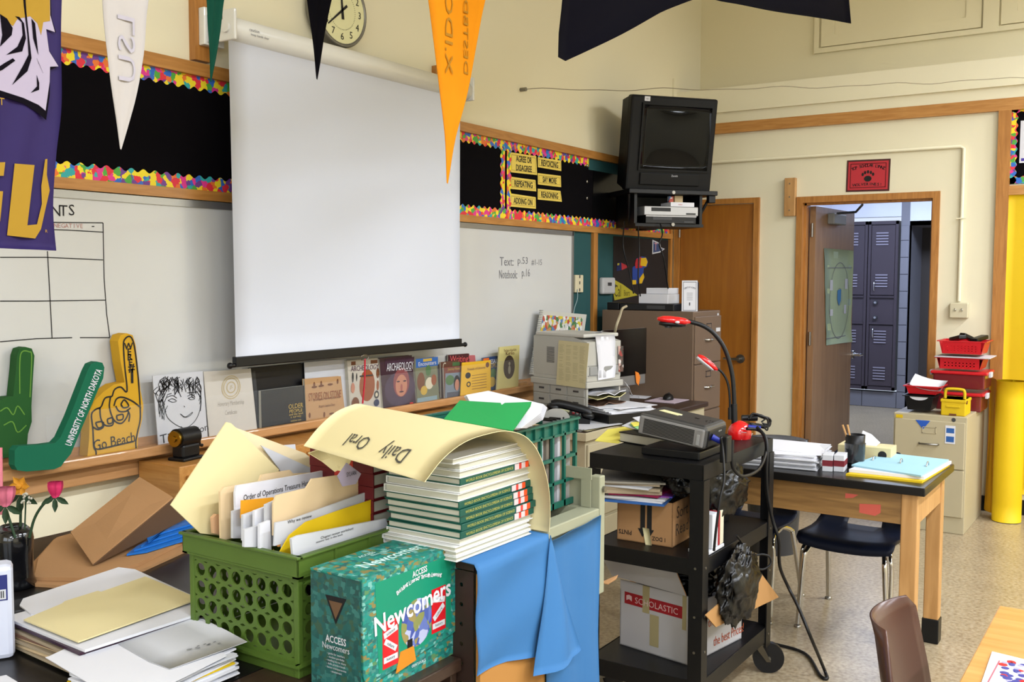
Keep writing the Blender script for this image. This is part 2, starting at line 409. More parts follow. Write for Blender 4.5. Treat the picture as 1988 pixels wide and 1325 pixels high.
# rails on the door wall
def rail(name, za, zb, y0, y1, t, mat): return sbox(name, W2-t, W2, y0, y1, za, zb, mat=mat)
rail('trim_2', 2.793, 2.812, Y0, W1, 0.028, CREAM)
rail('trim_3', 2.712, 2.724, Y0, W1, 0.012, CREAM)
rail('trim_4', 2.634, 2.712, Y0, W1, 0.035, OAKY)
Yv = PX(1944, 400, W2).y
sbox('trim_5', W2-0.035, W2, Yv-0.045, Yv+0.03, 0.10, 2.634, mat=OAKZ)
yb = PX(1944, 355, W2)
rail('trim_6', PX(1970, 370, W2).z-0.03, PX(1970, 370, W2).z+0.03, Y0, Yv-0.045, 0.034, OAKY)
sbox('baseboard_right', W2-0.012, W2, Y0, Yv+0.3, 0, 0.1, mat=BLKP)
sbox('baseboard_left', X0, 5.8, W1-0.012, W1, 0, 0.1, mat=BLKP)
# door frames
def frame(name, y0, y1, top, wd, mat=OAKZ, depth=0.19, x0=W2-0.02):
    g = MB(mat)
    g.box(x0, x0+depth, y1, y1+wd, 0, top+wd); g.box(x0, x0+depth, y0-wd, y0, 0, top+wd); g.box(x0, x0+depth, y0, y1, top, top+wd)
    g.box(x0+0.05, x0+0.09, y1-0.015, y1, 0, top); g.box(x0+0.05, x0+0.09, y0, y0+0.015, 0, top); g.box(x0+0.05, x0+0.09, y0, y1, top-0.015, top)
    return struct(name, g)
frame('door_frame_1', DO[0], DO[1], DO[2], 0.045)
g = MB(OAKZ)
g.box(W2-0.03, W2, CD[1], CD[1]+0.045, 0, CD[2]+0.03); g.box(W2-0.03, W2, CD[0]-0.04, CD[0], 0, CD[2]+0.03); g.box(W2-0.03, W2, CD[0], CD[1], CD[2]-0.01, CD[2]+0.03)
struct('door_frame_2', g)
d2 = struct('door_2', MB(DOORW).box(W2-0.012, W2, CD[0]+0.004, CD[1]-0.004, 0.01, CD[2]-0.014))
def lever(mb, P, xdir, n, mat=NICKEL):   # P on door face, xdir lever direction, n outward
    P = Vector(P); n = Vector(n); x = Vector(xdir)
    mb.cyl(P, P+n*0.012, 0.033, mat, 20); mb.cyl(P, P+n*0.055, 0.011, mat, 12)
    mb.tube([P+n*0.052-x*0.008, P+n*0.055+x*0.03, P+n*0.055+x*0.085, P+n*0.047+x*0.118], [0.012, 0.011, 0.009, 0.009], mat, 10)
q = MB(); lever(q, PX(1438, 697, W2-0.012), (0, 1, 0), (-1, 0, 0)); make('door_handle', q, d2)
q = MB(NICKEL); q.cyl((W2-0.03, CD[1]-0.002, 1.86), (W2-0.03, CD[1]-0.002, 1.96), 0.008); q.cyl((W2-0.03, CD[1]-0.002, 0.25), (W2-0.03, CD[1]-0.002, 0.35), 0.008); make('hinge', q, d2)
# open door leaf, swung into the hall
hx, hy = W2+0.13, DO[1]-0.01; ang = math.radians(3.5); dv = Vector((math.cos(ang), -math.sin(ang), 0)); nv = Vector((-math.sin(ang), -math.cos(ang), 0))
DF = FR((hx, hy, 0), dv, (0, 0, 1))   # local z = towards -Y side
d1 = thing('door_1', None, None, (hx, hy, 0)); d1['kind'] = 'structure'
m = MB(DOORG); m.M = DF; m.box(0, 0.86, 0.01, 2.075, 0.0, 0.044); make('door_leaf', m, d1)
def onleaf(px, py): return PP(px, py, DF @ Vector((0, 0, 0.044)), nv)
q = MB(); lever(q, onleaf(1655, 689), dv*1.0, nv, CHROME); make('door_handle', q, d1)
q = MB(NICKEL)
for z in (0.25, 1.05, 1.85): q.cyl((hx-0.01, hy-0.02, z), (hx-0.01, hy-0.02, z+0.1), 0.009)
make('hinge', q, d1)
q = MB(GREYP); a = onleaf(1608, 425); 
q.M = FR(a, dv, (0, 0, 1)); q.bbox(-0.02, 0.25, -0.04, 0.04, 0.0, 0.055, 0.008)
make('door_closer', q, d1)
q = MB(DKGREY); q.tube([a+nv*0.05+dv*0.05+Vector((0, 0, 0.04)), Vector((hx+0.42, hy-0.22, 2.05)), Vector((W2+0.1, hy-0.38, 2.07))], 0.009)
make('closer_arm', q, d1)
# poster on the open door
pc = [(1599, 482), (1656, 487), (1650, 664), (1603, 671)]
P4 = [onleaf(*p) for p in pc]; fr, wd, ht = quad_frame(P4)
t = thing('poster', 'pale green paper with a large hand-drawn oval, taped to the open door', 'poster', P4[3])
q = MB(M('pale_green_paper', '#9fae8e', 0.8)); g = []
for i in range(9):
    row = []
    for j in range(5):
        u, v_ = j/4, i/8; p = P4[0].lerp(P4[1], u).lerp(P4[3].lerp(P4[2], u), v_); row.append(p+nv*(0.003+0.004*math.sin(v_*9+u*3)**2+(0.02*(u-0.6)*2 if v_ > 0.9 and u > 0.6 else 0)))
    g.append(row)
q.grid(g, t=-0.001); make('sheet', q, t)
q = MB(INKG); fo = fr @ Matrix.Translation((0, 0, 0.0085))
q.stroke([(0.36*wd*math.cos(a), -0.03+0.40*ht*math.sin(a)) for a in [i*math.pi/16 for i in range(33)]], 0.006, fo)
q.stroke([(-0.45*wd, 0.30*ht), (0.45*wd, 0.31*ht)], 0.006, fo); q.stroke([(-0.45*wd, -0.43*ht), (0.45*wd, -0.42*ht)], 0.006, fo)
q.stroke([(0.09*math.cos(a)*wd, 0.0+0.09*ht*math.sin(a)) for a in [i*math.pi/8 for i in range(17)]], 0.004, fo)
make('drawn_oval', q, t)
q = MB(M('blue_print', '#3f78a8', 0.6)); q.M = fo; q.prism([(-0.05, 0.05), (0.03, 0.06), (0.03, -0.03), (-0.01, -0.07), (-0.05, -0.02)], 0, 0.001); make('blue_cutout', q, t)
for (a, b, c, d_) in ((-0.13, 0.09, 0.06, 0.08), (-0.12, -0.12, 0.06, 0.05), (0.1, 0.1, 0.06, 0.08), (0.09, -0.1, 0.05, 0.07)):
    q = MB(WHITE2); q.M = fo; q.box(a*2.4*wd-c/2, a*2.4*wd+c/2, b-d_/2, b+d_/2, 0, 0.0012); make('note', q, t)

# ------------------------------------------------------------------ the hall beyond
HX = 12.36
hp = M('hall_white_wall', '#d4d6e2', 0.6)
def blocks(mb, x, ya, yb, za, zb, mat, cw=0.40, ch=0.2):
    pass
hw = MB(TILEH)
y_a = PX(1745, 600, HX).y; y_b = PX(1762, 600, HX).y; z_l = PX(1700, 430, HX).z; z_d = PX(1790, 437, HX).z
hw.box(HX, HX+0.1, y_a, 5.5, z_l+0.05, 2.95, hp); hw.box(HX, HX+0.1, y_b, y_a, 0, 2.95)
hw.box(HX, HX+0.1, -1.5, y_b, z_d, 2.95, hp)
struct('wall_hall', hw)
g = MB(TILEH)
g.box(HX, HX+0.75, y_b, y_b+0.02, 0, z_d); g.box(HX+0.7, HX+0.8, -1.5, y_b, 0, z_d, M('shaded_recess_wall', '#4a4440', 0.6)); g.box(HX, HX+0.75, -1.5, y_b, z_d, z_d+0.05)  # rear wall of the recess is coloured dark to carry its shade
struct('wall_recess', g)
# block wall below and beside the lockers: single blocks with recessed joints
zlb = PX(1700, 760, HX).z
bw = struct('wall_blockwork', MB(M('mortar', '#5c5b62', 0.8)).box(HX+0.005, HX+0.1, y_a, 5.4, 0, zlb))
BM = TILEH; k = 0
def brick(parent, y0, y1, z0, z1):
    return make('block', MB(BM).box(HX-0.008, HX+0.01, y0+0.004, y1-0.004, z0+0.004, z1-0.004), parent)
z = 0.0
while z < zlb-0.02:
    h = min(0.2, zlb-z)
    for j in range(5): brick(bw, y_a+j*0.4-0.2*(k % 2) if j else y_a, y_a+(j+1)*0.4-0.2*(k % 2), z, z+h)
    z += 0.2; k += 1
z = 0.0
bw2 = struct('wall_blockwork_pier', MB(M('mortar', '#5c5b62', 0.8)).box(HX-0.004, HX+0.0, y_b, y_a, 0, z_d))
while z < z_d-0.02:
    make('block', MB(BM).box(HX-0.012, HX-0.003, y_b+0.004, y_a-0.004, z+0.004, min(z+0.2, z_d)-0.004), bw2); z += 0.2
sbox('wall_hall_left', W2+0.15, HX, 3.5, 3.6, 0, 2.95, mat=hp)
sbox('wall_hall_right', W2+0.15, HX+0.8, -1.6, -1.5, 0, 2.95, mat=hp)
sbox('ceiling_hall', W2+0.1, HX+0.8, -1.6, 5.6, 2.9, 3.0, mat=hp)
# lockers: two columns, upper and lower doors
def locker(y1, label):
    wd = 0.34; y0 = y1-wd; zb, zt = zlb+0.02, z_l
    t = thing('locker', label, 'locker', (HX-0.16, (y0+y1)/2, zb), group=None)
    q = MB(LOCK); fx = HX-0.02
    q.box(fx, HX+0.3, y0, y1, zb, zt)
    q.box(fx-0.02, fx, y0, y0+0.03, zb, zt); q.box(fx-0.02, fx, y1-0.03, y1, zb, zt); q.box(fx-0.02, fx, y0, y1, zt-0.04, zt); q.box(fx-0.02, fx, y0, y1, zb, zb+0.04)
    zm = (zb+zt)/2; q.box(fx-0.03, fx, y0+0.03, y1-0.03, zm+0.10, zm+0.12); q.box(fx-0.03, fx, y0+0.03, y1-0.03, zm-0.22, zm-0.2); q.box(fx-0.01, fx, y0+0.03, y1-0.03, zm-0.2, zm+0.1)
    make('body', q, t)
    for a, b in ((zm+0.13, zt-0.05), (zb+0.05, zm-0.23)):
        d = make('door', MB(LOCK).bbox(fx-0.016, fx, y0+0.035, y1-0.035, a, b, 0.004), t)
        v = MB(M('louvre_grey', '#8a8490', 0.4))
        for c in (a+(b-a)*0.2, b-(b-a)*0.2):
            for i in range(5): v.box(fx-0.026, fx-0.014, y0+0.11, y1-0.09, c-0.07+i*0.034, c-0.055+i*0.034)
        make('louvres', v, d)
        up = a > zm
        h = MB(CHROME); zz = a+0.1 if up else b-0.1
        h.tube([(fx-0.02, y1-0.08, zz-0.05), (fx-0.04, y1-0.08, zz-0.03), (fx-0.04, y1-0.08, zz+0.05), (fx-0.02, y1-0.08, zz+0.06)], 0.007); make('handle', h, d)
    for zz in (zm+0.04, zm-0.14):
        h = MB(DKGREY); h.cyl((fx-0.035, y1-0.1, zz), (fx, y1-0.1, zz), 0.026); h.cyl((fx-0.045, y1-0.1, zz), (fx-0.035, y1-0.1, zz), 0.014, CHROME); make('lock_dial', h, t)
locker(y_a+0.36, 'dark grey hall locker seen whole through the open doorway, louvred doors with chrome latches')
locker(y_a+0.71, 'dark grey hall locker half hidden behind the edge of the open door')

# ------------------------------------------------------------------ things on the door wall
# painted-over high window
g = MB(CREAM_SHADE); za = 3.255; ya = 2.334
g.box(WUP-0.031, WUP, -1.6, ya, za, za+0.035); g.box(WUP-0.03, WUP, ya-0.035, ya, za+0.0351, 4.2)
for yy in (PX(1910, 30, WUP).y,):
    g.box(WUP-0.03, WUP, yy-0.10, yy-0.0, za+0.0351, 4.16)
g.box(WUP-0.03, WUP, -1.6, ya, 4.17, 4.2)
struct('window_4', g)
yy = PX(1910, 30, WUP).y
for k, (a, b) in enumerate(((ya-0.05, yy+0.012), (yy-0.112, -1.5))):
    s_ = MB(CREAM_SHADE); s_.box(WUP-0.02, WUP-0.001, b, b+0.10, za+0.125, 4.15); s_.box(WUP-0.02, WUP-0.001, a-0.10, a, za+0.125, 4.15); s_.box(WUP-0.0205, WUP-0.001, b, a, za+0.045, za+0.1249); s_.box(WUP-0.012, WUP-0.001, b+0.101, a-0.101, za+0.126, 4.15)
    struct('window_panel_%d' % (k+1), s_)
# conduit and switch
c1 = PX(1391, 313, W2); c2 = PX(1872, 283, W2); c3 = PX(1863, 585, W2)
q = MB(CREAM); q.tube([(W2-0.014, c1.y+0.55, c2.z-0.005), (W2-0.014, c2.y+0.02, c2.z-0.005), (W2-0.014, c2.y, c2.z-0.02), (W2-0.014, c2.y, c3.z)], 0.012, seg=10)
t = thing('switch_box', 'cream surface light switch with two toggles fed by a conduit over the doorway', 'light switch', c3); make('conduit', q, t)
a, b = PX(1846, 588, W2), PX(1881, 618, W2)
q = MB(M('ivory_plate', '#c9c0a2', 0.4)); q.bbox(W2-0.045, W2, b.y, a.y, b.z, a.z, 0.006); make('box', q, t)
for dy in (0.3, 0.66):
    q = MB(CHROME); yy = a.y+(b.y-a.y)*dy; q.cyl((W2-0.047, yy, (a.z+b.z)/2), (W2-0.045, yy, (a.z+b.z)/2), 0.009); q.tube([(W2-0.045, yy, (a.z+b.z)/2), (W2-0.062, yy, (a.z+b.z)/2+0.012)], 0.004); make('toggle', q, t)
q = MB(CREAM)
yy = PX(1866, 425, W2); q.tube([(W2-0.03, c2.y-0.03, yy.z), (W2-0.03, c2.y+0.03, yy.z)], 0.004); make('clip', q, t)
# wooden block by the doorway
a, b = PX(1527, 347, W2), PX(1546, 420, W2)
t = thing('wood_block', 'short upright wooden block screwed to the wall left of the doorway', 'wood block', (W2, a.y, b.z))
make('board', MB(PALEW).bbox(W2-0.045, W2, b.y, a.y, b.z, a.z, 0.003), t)
for f_ in (0.15, 0.5, 0.85): make('screw', MB(NICKEL).cyl((W2-0.047, (a.y+b.y)/2, b.z+(a.z-b.z)*f_), (W2-0.044, (a.y+b.y)/2, b.z+(a.z-b.z)*f_), 0.005), t)
# red sign
P4 = [PX(*p, W2) for p in ((1644, 312), (1729, 308), (1727, 371), (1643, 373))]
fr, wd, ht = quad_frame(P4)
t = thing('sign', 'red card sign with black paw print above the open doorway', 'sign', P4[3])
q = MB(M('sign_backing', '#4a2422', 0.7)); q.M = fr; q.box(-wd/2, wd/2, -ht/2, ht/2, 0, 0.003); make('backing', q, t)
q = MB(M('sign_red', '#b83038', 0.6)); q.M = fr; q.box(-wd/2+0.012, wd/2-0.012, -ht/2+0.012, ht/2-0.012, 0.003, 0.004)
k_ = M('sign_line', '#6a1418', 0.6)
for s in (-1, 1): q.box(-wd/2+0.026, wd/2-0.026, s*(ht/2-0.028)-0.003, s*(ht/2-0.028)+0.003, 0.004, 0.0045, k_); q.box(s*(wd/2-0.028)-0.003, s*(wd/2-0.028)+0.003, -ht/2+0.026, ht/2-0.026, 0.004, 0.0045, k_)
make('card', q, t)
q = MB(INK); T = fr @ Matrix.Translation((0, 0, 0.0045))
def arc_text(q, s, T, r, cx, cy, size, a0, a1):
    for i, ch in enumerate(s):
        if ch == ' ': continue
        a = a0+(a1-a0)*i/(len(s)-1); q.text(ch, T @ Matrix.Translation((cx+r*math.sin(a), cy+r*math.cos(a), 0)) @ Matrix.Rotation(-a if r > 0 else -a, 4, 'Z'), size, bold=True)
arc_text(q, 'TOP SCHOLAR LYNNZ', T, 0.26, 0, -0.19, 0.03, -0.42, 0.42)
for i, ch in enumerate('WOLVERINES!'):
    x = -0.09+0.018*i; q.text(ch, T @ Matrix.Translation((x, -0.062-0.6*(x*x-0.004), 0)), 0.028, bold=True)
q.M = T; q.lathe([(0.001, 0.0), (0.026, 0.0), (0.026, 0.0008)], (0, -0.022, 0), seg=14, smooth=False, sy=0.8)
for i in range(5): a = -0.9+0.45*i; q.lathe([(0.001, 0), (0.008, 0), (0.008, 0.0008)], (0.045*math.sin(a), -0.02+0.045*math.cos(a), 0), seg=10, smooth=False, sy=1.5)
make('print', q, t)
# yellow paper notice board at far right, puzzle edging and its rolled-up end
a = PX(1952, 378, W2-0.012); 
t = thing('paper_backdrop', 'bright yellow paper covering the wall board at the right edge of the room', 'paper', (W2, a.y-0.6, 0.1))
q = MB(YPAPER); g = []
for i in range(49):
    row = []
    for j in range(25):
        z = 0.14+(a.z-0.14)*i/48; y = a.y-1.6*j/24; row.append((W2-0.02-0.004*math.sin(z*5+j*0.43), y+(0.006*math.sin(z*6) if j == 0 else 0), z))
    g.append(row)
q.grid(g, t=0.001); make('sheet', q, t)
a = PX(1950, 1010, 6.98); zt = PX(1917, 738, 6.93).z
t = thing('paper_roll', 'tall loose roll of yellow paper standing on the floor beside the filing cabinet', 'paper roll', (6.96, 0.84, 0))
q = MB(YPAPER); ra = 0.085
g = [[(6.96+ra*math.cos(th)*(1+0.02*math.sin(z*4)), 0.82+ra*math.sin(th), z) for th in [math.pi*2*i/28 for i in range(29)]] for z in [0.004+(zt-0.004)*i/8 for i in range(9)]]
q.grid(g, t=0.001); make('roll', q, t)
q = MB(GOLDP); g = [[(7.0+0.10*s, 0.905+0.065*s+0.012*math.sin(z*3+s*3), z) for s in [i/5 for i in range(6)]] for z in [0.03+(zt-0.03)*i/8 for i in range(9)]]
q.grid(g, t=0.001); make('loose_flap', q, t)
# bulletin board top right
P1 = PX(1958, 215, W2-0.006); P2 = PX(1956, 358, W2-0.006)
t = thing('notice_board', 'black notice board with puzzle edging and a white sheet, cut by the right frame edge', 'notice board', (W2, P1.y-0.4, P2.z))
make('black_paper', MB(BLK).box(W2-0.006, W2, P1.y-1.4, P1.y, P2.z, P1.z), t)
def scallop(mb, fr, L, wd, per, amp, both=False, t=0.001, mat=PUZ):
    n = int(L/per*8); top = [(L*i/n, wd-amp+amp*math.cos(2*math.pi*L*i/n/per)) for i in range(n+1)]
    bot = [(0, 0)]; 
    v = [(x, 0, 0) for x, y in top]+[(x, y, 0) for x, y in top]; n1 = n+1
    vs = [(a_, b_, c_) for a_, b_, c_ in v]+[(a_, b_, t) for a_, b_, c_ in v]
    fs = []
    for i in range(n):
        fs += [(2*n1+i, 2*n1+i+1, 3*n1+i+1, 3*n1+i), (n1+i, 3*n1+i, 3*n1+i+1, n1+i+1), (i, i+1, 2*n1+i+1, 2*n1+i)]
    fs += [(0, 2*n1, 3*n1, n1), (n, n1+n, 3*n1+n, 2*n1+n)]
    mb.add(vs, fs, mat, False, fr)
q = MB(PUZ); scallop(q, FR((W2-0.007, P1.y, P1.z), (0, 0, -1), (0, -1, 0)), P1.z-P2.z, 0.06, 0.05, 0.006)
make('puzzle_edging', q, t)
q = MB(PUZ); scallop(q, FR((W2-0.007, P1.y-1.4, P1.z), (0, 1, 0), (0, 0, -1)), 1.4, 0.02, 0.05, 0.005); scallop(q, FR((W2-0.007, P1.y, P2.z), (0, -1, 0), (0, 0, 1)), 1.4, 0.05, 0.05, 0.006); make('puzzle_edging', q, t)
a, b = PX(1982, 235, W2), PX(1980, 317, W2)
make('sheet', MB(WHITE).box(W2-0.009, W2-0.007, a.y-0.4, a.y, b.z, a.z), t)
make('sheet_band', MB(M('violet_print', '#4a3a9a')).box(W2-0.0095, W2-0.009, a.y-0.4, a.y-0.01, b.z+0.012, b.z+0.03), t)
# wire stretched across the room corner
a = PY(1016, 174, W1-0.02); b = PX(2060, 147, W2-0.03); pts = []
for i in range(61):
    s = i/60; p = a.lerp(b, s); p.z += -0.03*math.sin(math.pi*s)+0.006*math.sin(s*31)+0.004*math.sin(s*57); pts.append(p)
t = thing('wire', 'thin wire strung from a wall hook past the corner above the television', 'wire', a)
make('strand', MB(M('thin_wire', '#8a7f66', 0.5)).tube(pts, 0.0022, seg=6), t)
make('hook', MB(NICKEL).cyl((a.x, W1, a.z), (a.x, W1-0.04, a.z), 0.012), t)

# ================================================================== things on the board wall
ZT0, ZT1 = 0.885, 0.908      # tray
a0 = 0.4
# whiteboard
xe = PY(1111, 450, W1-0.02).x
t = thing('whiteboard', 'long wall whiteboard with a hand-drawn grid at left and notes at right', 'whiteboard', (3.0, W1, 0.9))
q = MB(M('whiteboard_enamel', '#c4c4c2', 0.22, var=0.02, vs=2, coat=0.4)); q.box(a0, xe, W1-0.022, W1-0.004, 0.92, 1.835); make('panel', q, t)
AL = M('aluminium', '#9a9a98', 0.35, 0.8)
q = MB(AL); q.box(a0, xe, W1-0.03, W1-0.004, 1.815, 1.842); q.box(xe-0.012, xe+0.006, W1-0.03, W1-0.004, 0.92, 1.842); make('frame', q, t)
WB = W1-0.0225
def pen(name, lines, wd, mat, off=WB):
    q = MB(mat); fr = FR((0, off, 0), (1, 0, 0), (0, 0, 1))
    for ln in lines:
        pts = [PY(x, y, off) for x, y in ln]; q.stroke([(p.x, p.z) for p in pts], wd, fr)
    return q
# drawn table
q = pen('g', [[(40, 431), (100, 432), (200, 433)], [(60, 445), (130, 447), (200, 451)], [(200, 433), (202, 540), (207, 610), (213, 655)], [(92, 488), (96, 560), (101, 657)],
              [(0, 500), (90, 500), (200, 505)], [(0, 585), (70, 585), (205, 583)], [(0, 664), (70, 658), (140, 656)], [(155, 656), (213, 656)], [(178, 440), (183, 440)]], 0.0035, INK)
make('drawn_grid', q, t)
q = MB(INK)
for s, x, y, sz in (('N', 108, 409, 0.055), ('T', 123, 409, 0.055), ('S', 139, 408, 0.055)): q.text(s, F1(x, y, 0.023), sz)
q.text('POI', F1(70, 407, 0.023), 0.055)
for i, s in enumerate('NEGATIVE'): q.text(s, F1(108+7.2*i, 438+0.15*i, 0.023), 0.022, M('faded_red_ink', '#b08078'))
def hand(q, words, off=0.023):
    for s, x, y, sz, wd, mat in words:
        fr = F1(x, y, off) @ Matrix.Shear('XY', 4, (0.0, 0.0)); q.text(s, fr, sz, mat, wid=wd)
hand(q, [('Text:', 984, 508, 0.072, 0.145, INKG), ('p.53', 1015, 508, 0.058, 0.11, INKG), ('#1-15', 1042, 510, 0.05, 0.12, INKG),
         ('Notebook:', 987, 533, 0.072, 0.19, INKG), ('p.16', 1021, 532, 0.066, 0.09, INKG)])
make('handwriting', q, t)
# wood rails around the tack boards
XR = PY(1299, 455, W1).x
def wbox(name, x0, x1, z0, z1, tk, mat): return sbox(name, x0, x1, W1-tk, W1, z0, z1, mat=mat)
wbox('trim_7', a0, XR, 2.335, 2.385, 0.035, OAK)
wbox('trim_8', a0, XR, 1.846, 1.885, 0.035, OAK)
wbox('trim_9', PY(1145, 500, W1).x, PY(1153, 500, W1).x, 0.92, 1.846, 0.03, OAKZ)
wbox('trim_10', XR-0.035, XR, 0.92, 2.335, 0.03, OAKZ)
xb = PY(1140, 310, W1).x
t = thing('tack_board', 'long tack board strip covered in black paper above the whiteboard', 'tack board', (3, W1, 1.88))
make('black_paper', MB(BLK).box(a0, XR-0.03, W1-0.01, W1-0.002, 1.885, 2.335), t)
make('teal_strip', MB(TEALB).box(xb, XR-0.03, W1-0.0105, W1-0.009, 2.262, 2.335), t)
q = MB(M('black_vinyl_sheet', '#0a0a0c', 0.3)); q.box(xb+0.06, XR-0.3, W1-0.014, W1-0.011, 1.93, 2.262); make('vinyl_sheet', q, t)
for yy in (322, 353, 385): make('tack', MB(NICKEL).ell(PY(1140, yy, W1-0.014), (0.012, 0.006, 0.012), seg=10, rings=6), t)
xv = PY(968, 350, W1).x
def border(label, fr, L, wd, grp=None):
    q = MB(PUZ); scallop(q, fr, L, wd, 0.052, 0.007); return solo('border_strip', q, label, 'border')
border('puzzle-patterned border along the top of the black tack board', FR((xb, W1-0.011, 2.335), (-1, 0, 0), (0, 0, -1)), xb-a0, 0.056)
border('puzzle-patterned border along the bottom of the black tack board', FR((a0, W1-0.016, 1.885), (1, 0, 0), (0, 0, 1)), XR-0.035-a0, 0.06)
border('upright puzzle-patterned border strip, left one of the pair beside the word cards', FR((xv+0.045, W1-0.013, 1.93), (0, 0, 1), (-1, 0, 0)), 0.37, 0.05)
border('upright puzzle-patterned border strip, right one nearest the word cards', FR((xv+0.115, W1-0.015, 2.29), (0, 0, -1), (1, 0, 0)), 0.37, 0.05) if False else border('upright puzzle-patterned border strip, right one nearest the word cards', FR((xv+0.062, W1-0.015, 2.29), (0, 0, -1), (1, 0, 0)), 0.37, 0.05)
# word cards
def crop7(*p): return [(850+x/3.312, 220+y/3.312) for x, y in p]
def wcard(pts, lines, first):
    P4 = [PY(x, y, W1-0.014) for x, y in pts]; fr, wd, ht = quad_frame(P4)
    t = thing('word_card', 'yellow word card reading %s on the black tack board' % first, 'word card', P4[3], group=None)
    q = MB(YCARD); q.slab(P4, 0.001); k_ = M('card_line', '#8a7420')
    T = fr @ Matrix.Translation((0, 0, 0.0012))
    for s in (-1, 1):
        q.M = T; q.box(-wd/2+0.012, wd/2-0.012, s*(ht/2-0.013)-0.0012, s*(ht/2-0.013)+0.0012, 0, 0.0004, k_); q.box(s*(wd/2-0.012)-0.0012, s*(wd/2-0.012)+0.0012, -ht/2+0.012, ht/2-0.012, 0, 0.0004, k_)
    make('card', q, t)
    q = MB(INK)
    for i, s in enumerate(lines):
        yy = (len(lines)-1)*0.5*0.052-i*0.052; q.text(s, T @ Matrix.Translation((0, yy, 0.0006)), 0.05, wid=wd*(0.72 if len(s) > 8 else 0.6), bold=True)
    make('lettering', q, t)
wcard(crop7((463, 250), (632, 277), (638, 398), (470, 380)), ['AGREE OR', 'DISAGREE'], 'AGREE OR DISAGREE')
wcard(crop7((467, 408), (627, 430), (632, 503), (468, 487)), ['REPEATING'], 'REPEATING')
wcard(crop7((462, 515), (628, 540), (630, 615), (462, 600)), ['ADDING ON'], 'ADDING ON')
wcard(crop7((642, 282), (792, 305), (793, 372), (643, 347)), ['REVOICING'], 'REVOICING')
wcard(crop7((642, 385), (790, 403), (792, 476), (643, 458)), ['SAY MORE'], 'SAY MORE')
wcard(crop7((642, 485), (788, 500), (797, 570), (642, 555)), ['REASONING'], 'REASONING')
# teal tack panel, black sheet, pennants on it
wbox('trim_11', xe+0.01, XR-0.03, 0.92, 1.846, 0.008, TEALB)
xk = PY(1188, 500, W1).x
t = thing('black_sheet', 'dark brown-black paper sheet pinned low in the corner behind the filing cabinet', 'paper', (6.5, W1, 0.95))
make('sheet', MB(M('brown_black_paper', '#1f1918', 0.85)).box(xk, XR-0.04, W1-0.012, W1-0.009, 0.95, 1.835), t)
def w1poly(mb, pts, mat, off, tk=0.001): mb.slab([PY(x, y, W1-off) for x, y in pts], tk, mat)
def c4(*p): return [(1100+x/5.522, 440+y/5.522) for x, y in p]
t = thing('pennant', 'yellow paper pennant with dark script pinned to the black sheet', 'pennant', PY(1190, 582, W1))
q = MB(); w1poly(q, c4((503, 568), (600, 620), (762, 738), (640, 765), (512, 792), (498, 690)), M('mustard_paper', '#a5992a', 0.7), 0.014); make('felt', q, t)
q = MB(M('dark_gold_ink', '#4a4012')); q.text('Cal', F1(1199, 565, 0.0152), 0.12, wid=0.10); q.text('Bears', F1(1217, 569, 0.0152), 0.06, wid=0.09); make('lettering', q, t)
t = thing('pennant', 'small blue pennant with white edge near the top right of the black sheet', 'pennant', PY(1268, 490, W1))
q = MB(); w1poly(q, c4((920, 142), (1000, 178), (1010, 225), (1052, 240), (1000, 280), (918, 297)), WHITE2, 0.014); make('backing', q, t)
q = MB(); w1poly(q, c4((930, 160), (992, 188), (1003, 232), (1035, 242), (992, 268), (928, 280)), M('dusty_blue', '#37486e'), 0.0151); make('felt', q, t)
q = MB(M('pink_ink', '#b88a94')); q.text('T', F1(1273, 479, 0.0163), 0.08, bold=True); make('lettering', q, t)
t = thing('pennant', 'tiny red pennant with blue end left of centre on the black sheet', 'pennant', PY(1200, 520, W1))
q = MB(); w1poly(q, c4((585, 388), (670, 432), (590, 468)), M('dull_red', '#a02830'), 0.014); w1poly(q, c4((540, 390), (585, 388), (590, 468), (535, 478)), M('deep_blue', '#14204e'), 0.014); w1poly(q, c4((545, 395), (565, 393), (563, 415), (543, 417)), M('mustard_paper'), 0.0152); make('felt', q, t)
# plain stand-in cut-out in the place of the team cut-out
t = thing('paper_cutout', 'plain blue, red and yellow layered paper cut-out pinned mid black sheet', 'paper cut-out', PY(1238, 552, W1))
q = MB(); w1poly(q, c4((745, 345), (800, 322), (850, 330), (872, 380), (860, 430), (825, 450), (822, 500), (830, 560), (805, 612), (705, 615), (705, 440), (735, 420)), M('deep_blue2', '#1e3c86'), 0.014); make('blue_layer', q, t)
q = MB(); w1poly(q, c4((745, 350), (800, 325), (812, 440), (740, 450), (733, 400)), M('dull_red2', '#a8242c'), 0.0151); make('red_layer', q, t)
q = MB(); w1poly(q, c4((795, 340), (850, 335), (868, 380), (850, 430), (790, 420)), M('gold2', '#c9a21c'), 0.0162); w1poly(q, c4((705, 575), (745, 575), (745, 620), (705, 622)), M('gold2'), 0.0162); w1poly(q, c4((780, 560), (822, 500), (832, 545), (805, 612), (780, 612)), M('gold2'), 0.0162); make('yellow_layer', q, t)
